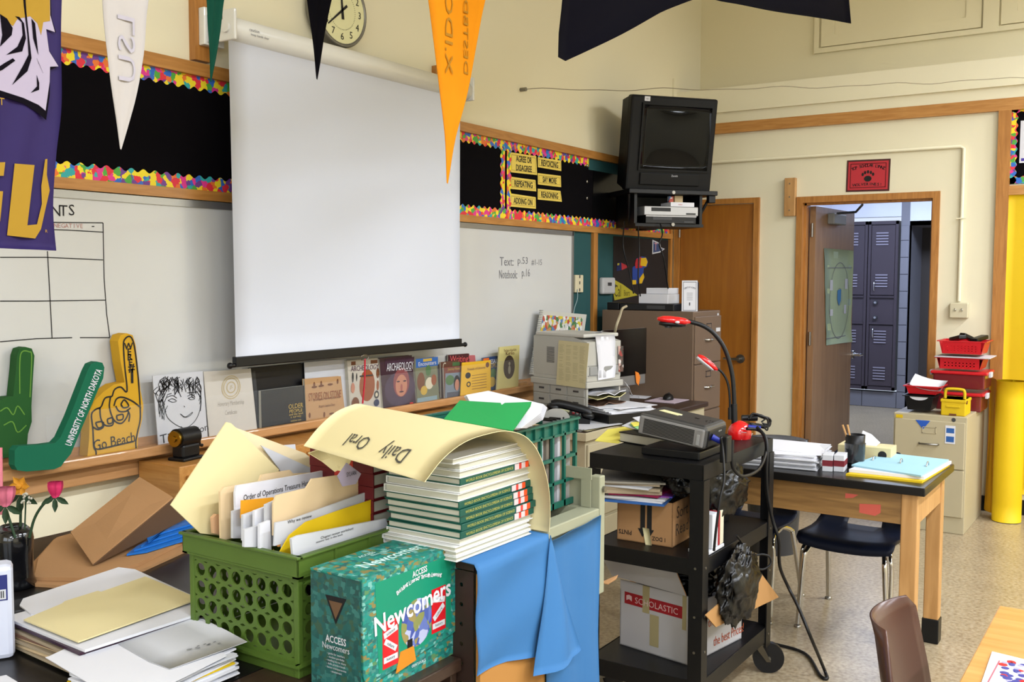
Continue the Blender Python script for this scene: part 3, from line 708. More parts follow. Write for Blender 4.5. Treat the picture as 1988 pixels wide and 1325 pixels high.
# wall plates
a, b = PY(1110, 534, W1), PY(1125, 568, W1)
t = thing('wall_plate', 'narrow cream outlet plate with a thin cord right of the whiteboard', 'outlet plate', (a.x, W1, b.z))
make('plate', MB(M('ivory_plate')).bbox(a.x, b.x, W1-0.03, W1-0.005, b.z, a.z, 0.005), t)
q = MB(DKGREY)
for f_ in (0.15, 0.55, 0.9): q.box((a.x+b.x)/2-0.005, (a.x+b.x)/2+0.007, W1-0.0315, W1-0.03, b.z+(a.z-b.z)*f_-0.01, b.z+(a.z-b.z)*f_+0.01)
make('screws', q, t)
q = MB(M('thin_grey_cord', '#8fa4a8')); q.tube(bez([PY(1121, 562, W1-0.035), PY(1121, 580, W1-0.04), PY(1115, 600, W1-0.04), PY(1112, 625, W1-0.05), PY(1112, 645, W1-0.06)], 6), 0.0025); make('cord', q, t)
a, b = PY(1160, 539, W1), PY(1184, 571, W1)
t = thing('thermostat', 'white wall thermostat on the teal board left of the black sheet', 'thermostat', (a.x, W1, b.z))
make('housing', MB(M('thermostat_white', '#b4b4b4', 0.4)).bbox(a.x, b.x, W1-0.045, W1-0.008, b.z, a.z, 0.012), t)
make('display', MB(DKGREY).box(a.x+(b.x-a.x)*0.36, a.x+(b.x-a.x)*0.66, W1-0.047, W1-0.045, b.z+(a.z-b.z)*0.5, b.z+(a.z-b.z)*0.7), t)
make('dial', MB(DKGREY).cyl((b.x-0.004, W1-0.03, (a.z+b.z)/2), (b.x+0.006, W1-0.03, (a.z+b.z)/2), 0.015), t)
# upright board with bracket box at top left
a, b = PY(367, 60, W1), PY(400, 124, W1)
wbox('trim_12', a.x, b.x, b.z, ZC-0.3, 0.035, OAKZ)
a, b = PY(383, 15, W1-0.03), PY(400, 92, W1-0.03)
t = thing('bracket', 'white enamelled wall bracket on the upright board at the left screen end', 'bracket', (a.x, W1, b.z))
make('plate', MB(ROLLM).bbox(a.x, b.x+0.06, W1-0.07, W1-0.035, b.z, a.z, 0.004), t)
make('slot', MB(WHITE2).bbox(a.x+0.012, b.x+0.02, W1-0.085, W1-0.07, b.z+0.01, a.z-0.03, 0.002), t)
a, b = PY(838, 128, W1), PY(850, 158, W1)
wbox('trim_13', a.x, b.x+0.03, b.z-0.1, a.z, 0.03, OAKZ)
# clock
c = PY(664, 20, W1-0.09)
t = thing('wall_clock', 'round school clock with cream face and steel rim above the screen', 'clock', c)
CF = FR((c.x, W1, c.z), (1, 0, 0), (0, 0, 1)); rad = 0.165
q = MB(M('clock_case', '#7c786c', 0.35, 0.4)); q.M = CF; q.lathe([(rad*0.82, 0), (rad*0.97, 0.02), (rad, 0.05), (rad, 0.085), (rad*0.97, 0.094), (rad*0.93, 0.094), (rad*0.91, 0.088)], seg=48); make('case', q, t)
q = MB(M('clock_face', '#dcd8a8', 0.5)); q.M = CF; q.lathe([(rad*0.89, 0.0885), (rad*0.89, 0.0898)], seg=48, smooth=False); make('face', q, t)
q = MB(INK)
for i in range(1, 13):
    a = math.radians(30*i); q.text(str(i), CF @ Matrix.Translation((rad*0.7*math.sin(a), rad*0.7*math.cos(a), 0.091)), 0.045)
q.M = CF
for i in range(60):
    a = math.radians(6*i); q.box(-0.001, 0.001, -0.002, 0.002, 0.0905, 0.091, M=Matrix.Rotation(-a, 4, 'Z') @ Matrix.Translation((0, rad*0.52, 0)))
make('numerals', q, t)
for nm, a, L_, wd in (('hour_hand', 355, 0.075, 0.008), ('minute_hand', 230, 0.12, 0.006)):
    q = MB(INK); q.M = CF @ Matrix.Translation((0, 0, 0.0925)) @ Matrix.Rotation(-math.radians(a), 4, 'Z'); q.prism([(-wd, -0.04), (wd, -0.04), (wd*0.5, L_), (-wd*0.5, L_)], 0, 0.001); make(nm, q, t)
# projection screen
YS = 3.1
L_, R_ = PY(445, 62, YS), PY(906, 172, YS)
t = thing('projection_screen', 'large white pull-down projection screen in front of the whiteboard', 'projection screen', ((L_.x+R_.x)/2, YS, 1.17))
zc = (L_.z+R_.z)/2+0.0; 
q = MB(ROLLM); q.M = FR((L_.x, YS+0.005, zc), (0, 1, 0), (0, 0, 1)); q.lathe([(0.040, 0), (0.046, 0.004), (0.046, R_.x-L_.x-0.004), (0.04, R_.x-L_.x)], seg=32); make('roller_case', q, t)
for x in (L_.x-0.012, R_.x-0.002):
    q = MB(ROLLM); q.bbox(x, x+0.014, YS-0.045, YS+0.05, zc-0.05, zc+0.07, 0.005); q.bbox(x, x+0.014, YS+0.02, W1, zc+0.03, zc+0.07, 0.004); q.cyl((x-0.01, YS, zc), (x, YS, zc), 0.02); make('end_bracket', q, t)
q = MB(INKG); q.text('caution', FR((L_.x+0.09, YS-0.0425, zc+0.002), (1, 0, 0), (0, 0, 1)), 0.018); q.text('keep hands clear', FR((L_.x+0.12, YS-0.042, zc-0.016), (1, 0, 0), (0, 0, 1)), 0.014); make('sticker', q, t)
sl, sr = PY(457, 700, YS), PY(892, 664, YS)
q = MB(SCREENM); g = [[(x+(0.012*(z-1.2)/1.3 if j == 0 else 0)*-1, YS+0.002*math.sin(x*3+z*2), z) for j, x in enumerate([sl.x+(sr.x-sl.x)*k/16 for k in range(17)])] for z in [1.2+(zc-1.2)*k/12 for k in range(13)]]
q.grid(g, t=0.001); make('fabric', q, t)
bl, br = PY(448, 711, YS), PY(902, 669, YS)
q = MB(BLKP); zb = (bl.z+br.z)/2; q.tube([(bl.x-0.004, YS, zb), (br.x+0.004, YS, zb)], 0.009, seg=12); q.bbox(sl.x-0.006, sr.x+0.006, YS-0.013, YS+0.013, zb-0.006, zb+0.034, 0.003); make('bottom_bar', q, t)
q = MB(BLKP); 
for x in (bl.x-0.004, br.x+0.004): q.ell((x, YS, zb), (0.012, 0.013, 0.013), seg=12, rings=8)
make('end_cap', q, t)
q = MB(NICKEL); rc = PY(708, 697, YS-0.01); q.tube([(rc.x-0.028, rc.y, rc.z+0.012), (rc.x-0.02, rc.y, rc.z-0.004), (rc.x+0.02, rc.y, rc.z-0.004), (rc.x+0.028, rc.y, rc.z+0.012), (rc.x, rc.y, rc.z+0.02), (rc.x-0.028, rc.y, rc.z+0.012)], 0.003); make('pull_ring', q, t)
q = MB(M('red_cord', '#b81c30')); q.tube([rc+Vector((0.002, 0, 0)), PY(708, 740, YS-0.02), PY(704, 784, YS-0.02)], 0.004); make('pull_cord', q, t)
# marker tray
t = thing('marker_tray', 'long oak marker tray under the whiteboard carrying books and foam hands', 'tray', (3, W1, 0.87))
q = MB(TRAYW); q.box(a0, 5.6, 3.135, W1-0.004, 0.883, 0.90); q.bbox(a0, 5.6, 3.115, 3.14, 0.875, 0.912, 0.006); q.bbox(a0, 5.6, 3.19, W1-0.002, 0.8, 0.883, 0.004); q.box(a0, 5.6, 3.235, W1-0.002, 0.90, 0.93); make('ledge', q, t)

def D(px, py, d): return CAM+ray(px, py)*d
def KF(P, deg, tilt=0.0):   # upright frame: local x along heading, y back, z up
    return Matrix.Translation(Vector(P)) @ Matrix.Rotation(math.radians(deg), 4, 'Z') @ Matrix.Rotation(math.radians(tilt), 4, 'X')
def holepanel(mb, fr, w, h, nx, ny, r, mx, my0, my1, t, mat, seg=14):
    """flat panel w x h in frame fr with nx*ny round holes, thickness t along +z"""
    cw = (w-2*mx)/nx; ch = (h-my0-my1)/ny
    mb.box(0, w, 0, my0, 0, t, mat, fr); mb.box(0, w, h-my1, h, 0, t, mat, fr)
    mb.box(0, mx, my0, h-my1, 0, t, mat, fr); mb.box(w-mx, w, my0, h-my1, 0, t, mat, fr)
    for i in range(nx):
        for j in range(ny):
            cx, cy = mx+cw*(i+.5), my0+ch*(j+.5); vs = []; 
            for z in (0, t):
                for k in range(seg):
                    a = 2*math.pi*k/seg; vs.append((cx+r*math.cos(a), cy+r*math.sin(a), z))
                for k in range(seg):
                    a = 2*math.pi*k/seg; c, s = math.cos(a), math.sin(a); q = 1/max(abs(c), abs(s)); vs.append((cx+c*q*cw/2, cy+s*q*ch/2, z))
            fs = []
            for k in range(seg):
                l = (k+1) % seg
                fs += [(k, seg+k, seg+l, l)[::-1], (2*seg+k, 3*seg+k, 3*seg+l, 2*seg+l), (k, l, 2*seg+l, 2*seg+k)]
            mb.add(vs, fs, mat, False, fr)

# ------------------------------------------------------------------ things standing on the marker tray
def c5(*p): return [(x/2.944, 500+y/2.944) for x, y in p]
def c6(*p): return [(400+x/3.058, 600+y/3.058) for x, y in p]
YT = 3.175
def outline(name, part, label, cat, pts, y, tk, mat, back=True):
    P = [PY(a, b, y) for a, b in pts]
    zmin = min(p.z for p in P)
    t = thing(name, label, cat, (sum(p.x for p in P)/len(P), y, zmin))
    q = MB(mat); q.slab([p+Vector((0, tk, 0)) for p in P], tk, mat, n=(0, -1, 0)); make(part, q, t)
    return t
def lines(y, pts_list, wd, mat):
    q = MB(mat); fr = FR((0, y, 0), (1, 0, 0), (0, 0, 1))
    for ln in pts_list:
        P = bez([Vector((PY(a, b, y).x, PY(a, b, y).z, 0)) for a, b in ln], 4) if len(ln) > 2 else [Vector((PY(a, b, y).x, PY(a, b, y).z, 0)) for a, b in ln]
        q.stroke([(p.x, p.y) for p in P], wd, fr, z=0.0012)
    return q
t = outline('foam_finger', 'foam_body', 'dark green foam pointing finger at the far left of the tray', 'foam finger',
    c5((98, 560), (112, 522), (145, 512), (182, 522), (197, 562), (188, 700), (180, 850), (182, 940), (160, 1010), (150, 1140), (-260, 1160), (-200, 860), (-120, 840), (0, 818), (40, 798), (75, 795), (92, 640)), 3.2, 0.04, FOAMG)
make('drawn_lines', lines(3.2, [c5((112, 780), (112, 600), (125, 540), (165, 540), (180, 570), (170, 800)), c5((0, 880), (40, 860), (75, 900), (100, 850), (140, 900)), c5((20, 960), (70, 940), (100, 1000), (150, 960))], 0.004, M('olive_line', '#5d8c32')), t)
t = outline('foam_hockey_stick', 'foam_body', 'dark green foam hockey stick with white university lettering leaning on the tray', 'foam stick',
    c5((555, 596), (585, 603), (597, 630), (590, 690), (500, 900), (405, 1125), (370, 1165), (350, 1195), (310, 1212), (150, 1225), (100, 1218), (84, 1190), (84, 1105), (105, 1080), (240, 1072), (315, 1062), (345, 1030), (400, 910), (500, 650), (520, 610)), 3.07, 0.035, FOAMT)
P = PY(475/2.944, 500+860/2.944, 3.07); A = PY(388/2.944, 500+1075/2.944, 3.07); B = PY(568/2.944, 500+640/2.944, 3.07)
q = MB(WHITE); q.text('UNIVERSITY OF NORTH DAKOTA', FR((A+B)/2+Vector((0, -0.0008, 0)), B-A, (B-A).cross(Vector((0, 1, 0)))*1.0), 0.034, wid=(B-A).length, bold=True); make('lettering', q, t)
t = outline('foam_hand', 'foam_body', 'yellow foam number-one hand with black outlines leaning on the whiteboard', 'foam finger',
    c5((675, 480), (690, 445), (725, 434), (758, 445), (775, 500), (790, 640), (803, 760), (820, 850), (812, 930), (790, 1020), (785, 1112), (640, 1130), (515, 1160), (500, 1140), (510, 1030), (512, 940), (512, 880), (540, 820), (590, 770), (650, 728), (712, 715), (690, 600)), 3.18, 0.05, FOAMY)
make('drawn_lines', lines(3.18, [c5((548, 1150), (548, 1110), (535, 1080), (530, 980), (522, 900), (545, 870), (570, 860), (580, 850)), c5((580, 850), (600, 805), (640, 795)), c5((640, 795), (655, 755), (690, 742), (720, 770), (725, 740), (712, 620), (705, 500), (715, 465), (740, 452), (760, 480), (775, 560), (790, 700), (800, 850), (800, 930), (785, 1000), (775, 1060), (780, 1110)),
    c5((530, 970), (560, 985), (590, 970), (590, 940)), c5((570, 860), (575, 920), (600, 960), (640, 960), (650, 930)), c5((630, 800), (625, 860), (650, 930), (690, 950), (720, 920), (735, 880)), c5((650, 850), (665, 810), (700, 800), (760, 825), (805, 862)), c5((660, 850), (680, 880), (720, 880), (745, 860)), c5((690, 840), (710, 815), (735, 850), (705, 860), (690, 840)), c5((545, 945), (580, 940), (585, 965), (560, 975), (545, 945)), c5((612, 925), (640, 918), (640, 945), (618, 950), (612, 925)), c5((665, 905), (700, 898), (700, 925), (672, 930), (665, 905)), c5((725, 870), (740, 900), (735, 940))], 0.006, INK), t)
q = MB(INK)
for s, x, y, sz in (('W', 735, 508, 0.035), ('E', 740, 540, 0.035), ("R", 744, 570, 0.035), ('E', 747, 600, 0.035), ('#', 752, 634, 0.045), ('1', 755, 678, 0.075)):
    (a, b), = c5((x, y)); q.text(s, FR(PY(a, b, 3.1785), (1, 0, 0), (0, 0, 1)), sz, bold=True)
(a, b), = c5((655, 1050)); q.text('Go Beach', FR(PY(a, b, 3.1785), (1, 0, 0.06), (0, 0, 1)) @ Matrix.Shear('XZ', 4, (0, 0)), 0.055, wid=0.17)
q.stroke([(PY(*c5((565, 1098))[0], 3.1785).x, PY(*c5((565, 1098))[0], 3.1785).z), (PY(*c5((765, 1052))[0], 3.1785).x, PY(*c5((765, 1052))[0], 3.1785).z)], 0.006, FR((0, 3.1785, 0), (1, 0, 0), (0, 0, 1))); make('lettering', q, t)

# drawing on card
def card(name, label, cat, pts, y, tk, mat, part='card'):
    P = [PY(a, b, y) for a, b in pts]; fr, wd, ht = quad_frame(P)
    t = thing(name, label, cat, ((P[2]+P[3])/2))
    make(part, MB(mat).slab(P, tk, mat, n=(0, 1, 0)), t); return t, fr @ Matrix.Translation((0, 0, 0.0004)), wd, ht
t, fr, wd, ht = card('drawing', 'white card with scribbled ink portrait of a smiling face', 'drawing', c5((872, 678), (1158, 650), (1190, 1062), (908, 1095)), 3.19, 0.004, WHITE2)
L = [c5((940, 870), (960, 920), (1010, 960), (1060, 975), (1110, 940), (1140, 880), (1150, 800)), c5((1030, 895), (1060, 912), (1100, 885), (1085, 905), (1055, 915), (1030, 895)), c5((955, 800), (985, 790), (1010, 805)), c5((1070, 795), (1095, 785), (1115, 800)), c5((960, 818), (985, 808), (1008, 822), (985, 828), (960, 818)), c5((1075, 806), (1095, 798), (1112, 808), (1092, 814), (1075, 806)), c5((1050, 850), (1056, 856)), c5((1035, 965), (1040, 1000)), c5((1070, 775), (1130, 770)), c5((955, 785), (980, 778))]
for i in range(64):
    a0_ = R.uniform(900, 1130); b0_ = R.uniform(680, 720) if a0_ > 930 else R.uniform(720, 860)
    L.append(c5((a0_, b0_), (a0_-10+R.uniform(-20, 30), b0_+25), (a0_-20+R.uniform(-10, 40), b0_+R.uniform(40, 90))))
for i in range(10): a0_ = R.uniform(905, 945); L.append(c5((a0_+20, 740+i*12), (a0_, 800+i*10), (a0_+R.uniform(-5, 12), 850+i*9)))
for i in range(6): L.append(c5((1130+R.uniform(-8, 14), 700+i*16), (1148, 740+i*18), (1135+R.uniform(0, 12), 780+i*20)))
make('ink_drawing', lines(3.1895, L, 0.0026, INK), t)
q = MB(INK); q.text('Tilt', FR(PY(*c5((962, 1030))[0], 3.1893), (1, 0, 0.1), (0, 0, 1)), 0.05, wid=0.075); q.text('ation', FR(PY(*c5((1140, 985))[0], 3.1893), (1, 0, 0.15), (0, 0, 1)), 0.04, wid=0.085); make('handwriting', q, t)
t, fr, wd, ht = card('certificate', 'off-white parchment card with a faint gold seal beside the portrait', 'certificate', [(395, 722), (487, 716), (500, 842), (407, 856)], 3.195, 0.003, M('parchment', '#c2bdb4', 0.8))
q = MB(M('faint_gold', '#b5a684'))
for r_ in (0.047, 0.038, 0.022): q.stroke([(r_*math.cos(a), ht*0.24+r_*math.sin(a)) for a in [i*math.pi/16 for i in range(33)]], 0.005, fr)
q.text('JS', fr @ Matrix.Translation((0, ht*0.24, 0.0004)), 0.02); make('seal', q, t)
q = MB(M('faint_ink', '#a09a8e')); q.text('Honorary Membership', fr @ Matrix.Translation((0, 0, 0)), 0.028, wid=wd*0.55); q.text('Certificate', fr @ Matrix.Translation((0, -0.035, 0)), 0.026, wid=wd*0.25); make('lettering', q, t)

def book_up(label, pts, y, tk, mat, prints=(), texts=(), cat='book', name='book', spine=None):
    P = [PY(a, b, y) for a, b in pts]; fr, wd, ht = quad_frame(P)
    t = thing(name, label, cat, ((P[2]+P[3])/2+Vector((0, tk/2, 0))))
    n = Vector((0, 1, 0)); c = (P[0]+P[1]+P[2]+P[3])/4
    make('front_cover', MB(mat).slab(P, 0.0015, mat, n=n), t)
    I = [c+(p-c)*0.985+n*0.0015 for p in P]; make('pages', MB(M('page_edge', '#b8b4a4', 0.8)).slab(I, tk-0.003, M('page_edge'), n=n), t)
    make('back_cover', MB(mat).slab([p+n*(tk-0.0015) for p in P], 0.0015, mat, n=n), t)
    if prints:
        q = MB(); q.M = fr
        for k, pr_ in enumerate(prints):
            kind, x, yy, w_, h_, m_ = pr_; z = 0.0003+0.00015*k
            if kind == 'r': q.box((x-w_/2)*wd, (x+w_/2)*wd, (yy-h_/2)*ht, (yy+h_/2)*ht, 0, z, m_)
            else: q.lathe([(0.0001, 0), (1, 0), (1, 0.0002)], (0, 0, 0), m_, 20, Matrix.Translation((x*wd, yy*ht, z)) @ Matrix.Diagonal((w_*wd/2, h_*ht/2, 1, 1)), False)
        make('cover_print', q, t)
    if texts:
        q = MB()
        for s, x, yy, sz, w_, m_ in texts: q.text(s, fr @ Matrix.Translation((x*wd, yy*ht, 0.0022)), sz, m_, wid=w_*wd)
        make('title', q, t)
    return t
BR_ = M('print_brown', '#6a3e22'); SK = M('print_skin', '#b27860'); DKB = M('print_dark_blue', '#25304e'); TER = M('print_terracotta', '#8a4a26')
CRM = M('print_cream', '#c8c0a8'); GRN = M('print_green', '#4a6a3e'); BLU = M('print_blue', '#2c5a9c'); GLD = M('print_gold', '#b8983a'); PURP = M('print_plum', '#3a1c30'); MAUV = M('print_mauve', '#5a3c50')
book_up('tall black portfolio behind the dark book with faint gold print', c6((268, 352), (580, 322), (588, 600), (300, 735)), 3.215, 0.02, M('black_cloth', '#100e10', 0.5), [('r', -0.45, 0, 0.06, 1, DKGREY)], cat='folder', name='portfolio')
book_up('black glossy book with small gold print below the screen bar', c6((327, 487), (583, 455), (594, 690), (332, 730)), 3.185, 0.02, M('black_gloss_cover', '#131418', 0.25), [], [('OLDER', 0.27, 0.02, 0.03, 0.34, GLD), ('PEOPLE', 0.27, -0.10, 0.02, 0.30, GLD), ('and the land', 0.27, -0.18, 0.014, 0.32, GLD), ('a survey', 0.27, -0.26, 0.014, 0.25, GLD), ('volume two', 0.27, -0.34, 0.012, 0.25, GLD)])
t, fr, wd, ht = card('paper_sheet', 'white translucent sheet standing behind the tan rock-art book', 'paper', c6((583, 318), (832, 298), (850, 590), (597, 640)), 3.205, 0.002, WHITE2, 'sheet')
fig = [('e', x, y, 0.05, 0.12, BR_) for x, y in ((-0.28, 0.36), (-0.1, 0.37), (0.34, 0.38), (-0.4, -0.3), (-0.02, -0.33))]+[('e', x, y, 0.14, 0.05, BR_) for x, y in ((0.14, 0.33), (0.18, -0.33), (0.38, -0.31), (-0.28, 0.31), (-0.1, 0.32))]
book_up('tan book with rock-art figures titled Stories on Stone', c6((585, 418), (800, 400), (830, 652), (597, 690)), 3.18, 0.015, M('tan_cover', '#b08a60', 0.6), fig, [('STORIES ON STONE', 0, 0.1, 0.05, 0.86, TER), ('people and places', 0.05, 0.02, 0.014, 0.7, BR_), ('Rosario Stephen Davis', 0.05, -0.14, 0.018, 0.42, BR_)])
arch = [('e', 0.08, -0.02, 0.5, 0.62, TER), ('r', -0.36, 0.43, 0.14, 0.07, BR_), ('r', 0.3, 0.43, 0.22, 0.07, BR_), ('e', -0.38, 0.16, 0.06, 0.2, DKGREY), ('e', -0.26, 0.16, 0.04, 0.16, DKGREY), ('r', 0.05, 0.17, 0.42, 0.03, DKGREY), ('e', 0.42, 0.2, 0.1, 0.2, BR_), ('e', 0.42, -0.04, 0.08, 0.2, TER), ('e', -0.38, -0.04, 0.12, 0.2, SK), ('e', -0.3, -0.34, 0.24, 0.24, BR_), ('e', 0.38, -0.22, 0.16, 0.16, DKGREY), ('e', 0.38, -0.22, 0.08, 0.08, CRM), ('e', 0.38, -0.38, 0.18, 0.14, DKB)]
book_up('pale book of artefacts titled Archeology with a large clay pot', c6((838, 308), (1020, 290), (1045, 590), (857, 612)), 3.185, 0.02, M('pale_cover', '#b8b2a6', 0.5), arch, [('ARCHEOLOGY', 0.0, 0.33, 0.035, 0.88, MAUV)])
book_up('plum book titled Archaeology with a reddish carved face', c6((1030, 295), (1222, 275), (1247, 580), (1054, 602)), 3.175, 0.022, M('plum_cover', '#33192c', 0.35), [('e', 0.06, -0.12, 0.95, 0.66, M('print_dusk', '#423046')), ('e', 0.1, 0.0, 0.5, 0.56, M('print_brick', '#7c3f42')), ('e', 0.1, -0.06, 0.36, 0.42, SK), ('r', 0.05, 0.4, 0.9, 0.14, PURP), ('e', 0.0, 0.02, 0.1, 0.03, PURP), ('e', 0.2, 0.02, 0.1, 0.03, PURP), ('e', 0.1, -0.1, 0.07, 0.14, M('print_brick2', '#98564e')), ('e', 0.1, -0.18, 0.14, 0.03, PURP), ('r', 0.42, -0.44, 0.1, 0.06, REDP)], [('ARCHAEOLOGY', 0.05, 0.31, 0.055, 0.82, WHITE), ('second edition', 0.3, 0.22, 0.012, 0.22, WHITE), ('an introduction to the past', 0.0, -0.46, 0.012, 0.6, WHITE)])
book_up('blue-topped picture book with painted ancient scene', c6((1235, 300), (1367, 285), (1387, 550), (1257, 572)), 3.18, 0.015, M('olive_cover', '#6e7058', 0.5), [('r', 0, 0.4, 1.0, 0.19, BLU), ('r', 0.02, 0.45, 0.4, 0.06, GLD), ('e', -0.28, 0.0, 0.34, 0.4, BR_), ('e', 0.05, 0.22, 0.24, 0.24, GRN), ('e', 0.1, -0.06, 0.36, 0.26, CRM), ('e', -0.15, -0.2, 0.3, 0.2, GLD), ('e', 0.3, 0.0, 0.24, 0.24, TER), ('r', 0.0, -0.42, 0.9, 0.14, M('print_grey_blue', '#7f959c'))], [('Encounters', 0.0, 0.38, 0.03, 0.8, WHITE)])
book_up('red-topped book behind the others with Writing in red script', c6((1437, 275), (1562, 265), (1570, 400), (1440, 400)), 3.225, 0.012, M('wine_cover', '#4a2022', 0.5), [('r', 0, -0.25, 0.9, 0.4, GRN)], [('Writing!', 0.0, 0.25, 0.05, 0.9, M('pink_red', '#d05a5a'))])
book_up('pink-edged book peeking out behind the yellow leaflet', c6((1563, 277), (1597, 275), (1612, 420), (1572, 420)), 3.23, 0.01, M('pink_cover', '#b06064', 0.5))
book_up('brown book behind the portrait book with a cream letter C', c6((1395, 318), (1500, 305), (1510, 520), (1398, 530)), 3.21, 0.012, M('brown_cover', '#5c3a2c', 0.5), [('r', 0.3, 0.38, 0.4, 0.16, GRN)], [('C', -0.36, 0.37, 0.06, 0.16, CRM)])
book_up('small paperback with a portrait of a dark-haired young man', c6((1412, 348), (1515, 338), (1521, 535), (1420, 545)), 3.18, 0.012, M('brick_cover', '#6e3426', 0.5), [('r', 0.0, -0.08, 0.92, 0.78, M('print_slate', '#6f7a86')), ('e', -0.2, 0.1, 0.5, 0.3, GRN), ('e', 0.2, 0.0, 0.36, 0.46, M('print_hair', '#1d1614')), ('e', 0.22, -0.06, 0.26, 0.34, SK), ('r', 0.05, -0.36, 0.8, 0.2, M('print_shirt', '#4e4e58'))], [('Journey Home', 0, 0.42, 0.022, 0.7, GLD)])
book_up('bright yellow leaflet with small black drawings', c6((1520, 320), (1690, 305), (1690, 497), (1510, 532)), 3.165, 0.004, M('amber_paper', '#d8a820', 0.6), [('e', -0.28, 0.12, 0.18, 0.18, INK), ('e', -0.26, -0.14, 0.14, 0.16, INK), ('e', -0.26, -0.14, 0.08, 0.09, M('amber_paper')), ('e', 0.38, 0.36, 0.12, 0.16, BR_)]+[('r', 0.1, 0.1-0.08*i, 0.5, 0.012, BR_) for i in range(6)], [('Friends of Libraries', 0.0, 0.3, 0.02, 0.6, BR_)], cat='leaflet', name='leaflet')
book_up('blue and yellow comic-style book with white capital letters', c6((1642, 292), (1735, 280), (1727, 478), (1650, 492)), 3.2, 0.01, M('deep_blue_cover', '#233a64', 0.5), [('r', -0.3, 0.42, 0.4, 0.12, M('orange_print', '#d86a20')), ('e', 0.2, 0.0, 0.4, 0.3, GRN), ('e', 0.1, -0.25, 0.5, 0.3, GLD)], [('CESAR', 0.15, 0.36, 0.035, 0.6, WHITE), ('LOPEZ', 0.2, 0.24, 0.035, 0.55, GLD)])
book_up('tall pale yellow book with a dark oval portrait photo', c6((1742, 228), (1862, 215), (1853, 474), (1726, 490)), 3.17, 0.008, M('pale_yellow_cover', '#cfc380', 0.55), [('e', 0.02, 0.02, 0.54, 0.54, M('print_sepia', '#4a3c30')), ('e', 0.03, -0.04, 0.12, 0.2, M('print_grey_cream', '#98907c')), ('e', 0.03, 0.1, 0.09, 0.08, M('print_grey_cream')), ('r', -0.3, -0.47, 0.3, 0.03, REDP)], [('The Story of Ivan Kirilo', 0.05, 0.4, 0.02, 0.6, BR_), ('Kirilo', 0.05, 0.34, 0.03, 0.4, BR_)])
t, fr, wd, ht = card('wood_offcut', 'short pale wooden offcut lying at the right end of the tray', 'wood block', c6((1862, 440), (1912, 432), (1912, 462), (1866, 470)), 3.16, 0.03, PALEW, 'block')
ACR = M('clear_acrylic', '#dfe4e6', 0.08, alpha=0.035)
t = thing('acrylic_guard', 'long clear acrylic guard strip standing along the marker tray in front of the books', 'acrylic panel', (3.5, 3.148, 0.91))
make('pane', MB(ACR).box(1.9, 5.45, 3.146, 3.149, 0.912, 1.069), t)
# low wooden cupboard under the tray with sharpener on it
cx0 = PY(348, 905, 2.95).x-0.0
t = thing('low_cupboard', 'plain wooden cupboard end below the marker tray carrying the pencil sharpener', 'cupboard', (3.4, 3.1, 0))
q = MB(OAKY); q.bbox(cx0, 4.15, 2.95, 3.185, 0.0, 0.855, 0.003); make('carcass', q, t)
for i in range(3):
    make('door', MB(OAKZ).bbox(cx0+0.03+i*0.6, cx0+0.6+i*0.6, 2.935, 2.95, 0.06, 0.82, 0.003), t)
t = thing('pencil_sharpener', 'black hand-cranked pencil sharpener on the cupboard under the tray', 'pencil sharpener', (2.39, 3.05, 0.855))
sc = Vector((2.40, 3.06, 0.855))
q = MB(BLKP); q.M = Matrix.Translation(sc) @ Matrix.Rotation(0.15, 4, 'Z'); q.bbox(-0.055, 0.055, -0.04, 0.04, 0, 0.012, 0.004); q.bbox(-0.045, 0.045, -0.028, 0.028, 0.01, 0.06, 0.008); q.tube([(-0.05, 0, 0.085), (0.045, 0, 0.085)], 0.036, seg=18); make('body', q, t)
q = MB(M('brass', '#a08030', 0.3, 1.0)); q.M = Matrix.Translation(sc) @ Matrix.Rotation(0.15, 4, 'Z'); q.cyl((-0.062, 0, 0.085), (-0.05, 0, 0.085), 0.03, seg=18); q.cyl((-0.068, 0, 0.085), (-0.062, 0, 0.085), 0.012); make('pencil_dial', q, t)
q = MB(BLKP); q.M = Matrix.Translation(sc) @ Matrix.Rotation(0.15, 4, 'Z'); q.tube([(0.045, 0, 0.085), (0.065, 0, 0.085), (0.07, 0, 0.045), (0.085, 0, 0.04)], 0.007, seg=8); make('crank', q, t)

# ------------------------------------------------------------------ television on its bracket
TC = D(1305, 281, 6.6); TH = -39
t = thing('television', 'bulky black tube television on a high corner bracket', 'television', (TC.x, TC.y, TC.z-0.33), math.radians(TH))
F_ = KF(TC, TH, 9)
q = MB(TVP); q.M = F_; W_, H_ = 0.315, 0.31
q.bbox(-W_, W_, 0.0, 0.07, -H_, H_, 0.014)
q.add([(x*W_*s, y, z*H_*s2) for y, s, s2 in ((0.06, 0.98, 0.97), (0.22, 0.9, 0.9), (0.42, 0.55, 0.6)) for x, z in ((-1, -1), (1, -1), (1, 1), (-1, 1))],
      [(i*4+k, i*4+(k+1) % 4, (i+1)*4+(k+1) % 4, (i+1)*4+k) for i in range(2) for k in range(4)]+[(8, 9, 10, 11)])
make('cabinet', q, t)
g = []
sx0, sx1, sz0, sz1 = -0.225, 0.27, -0.165, 0.25
for i in range(13):
    g.append([(sx0+(sx1-sx0)*j/14, -0.004-0.020*(1-((j-7)/7)**2)*(1-((i-6)/6)**2)+0.0, sz0+(sz1-sz0)*i/12) for j in range(15)])
q = MB(GLASSB); q.M = F_; q.grid(g, t=0.004); make('screen_glass', q, t)
q = MB(TVP); q.M = F_
for a_, b_, c_, d_ in ((sx0-0.012, sx1+0.012, sz1, sz1+0.012), (sx0-0.012, sx1+0.012, sz0-0.012, sz0), (sx0-0.012, sx0, sz0, sz1), (sx1, sx1+0.012, sz0, sz1)): q.box(a_, b_, -0.01, 0.0, c_, d_)
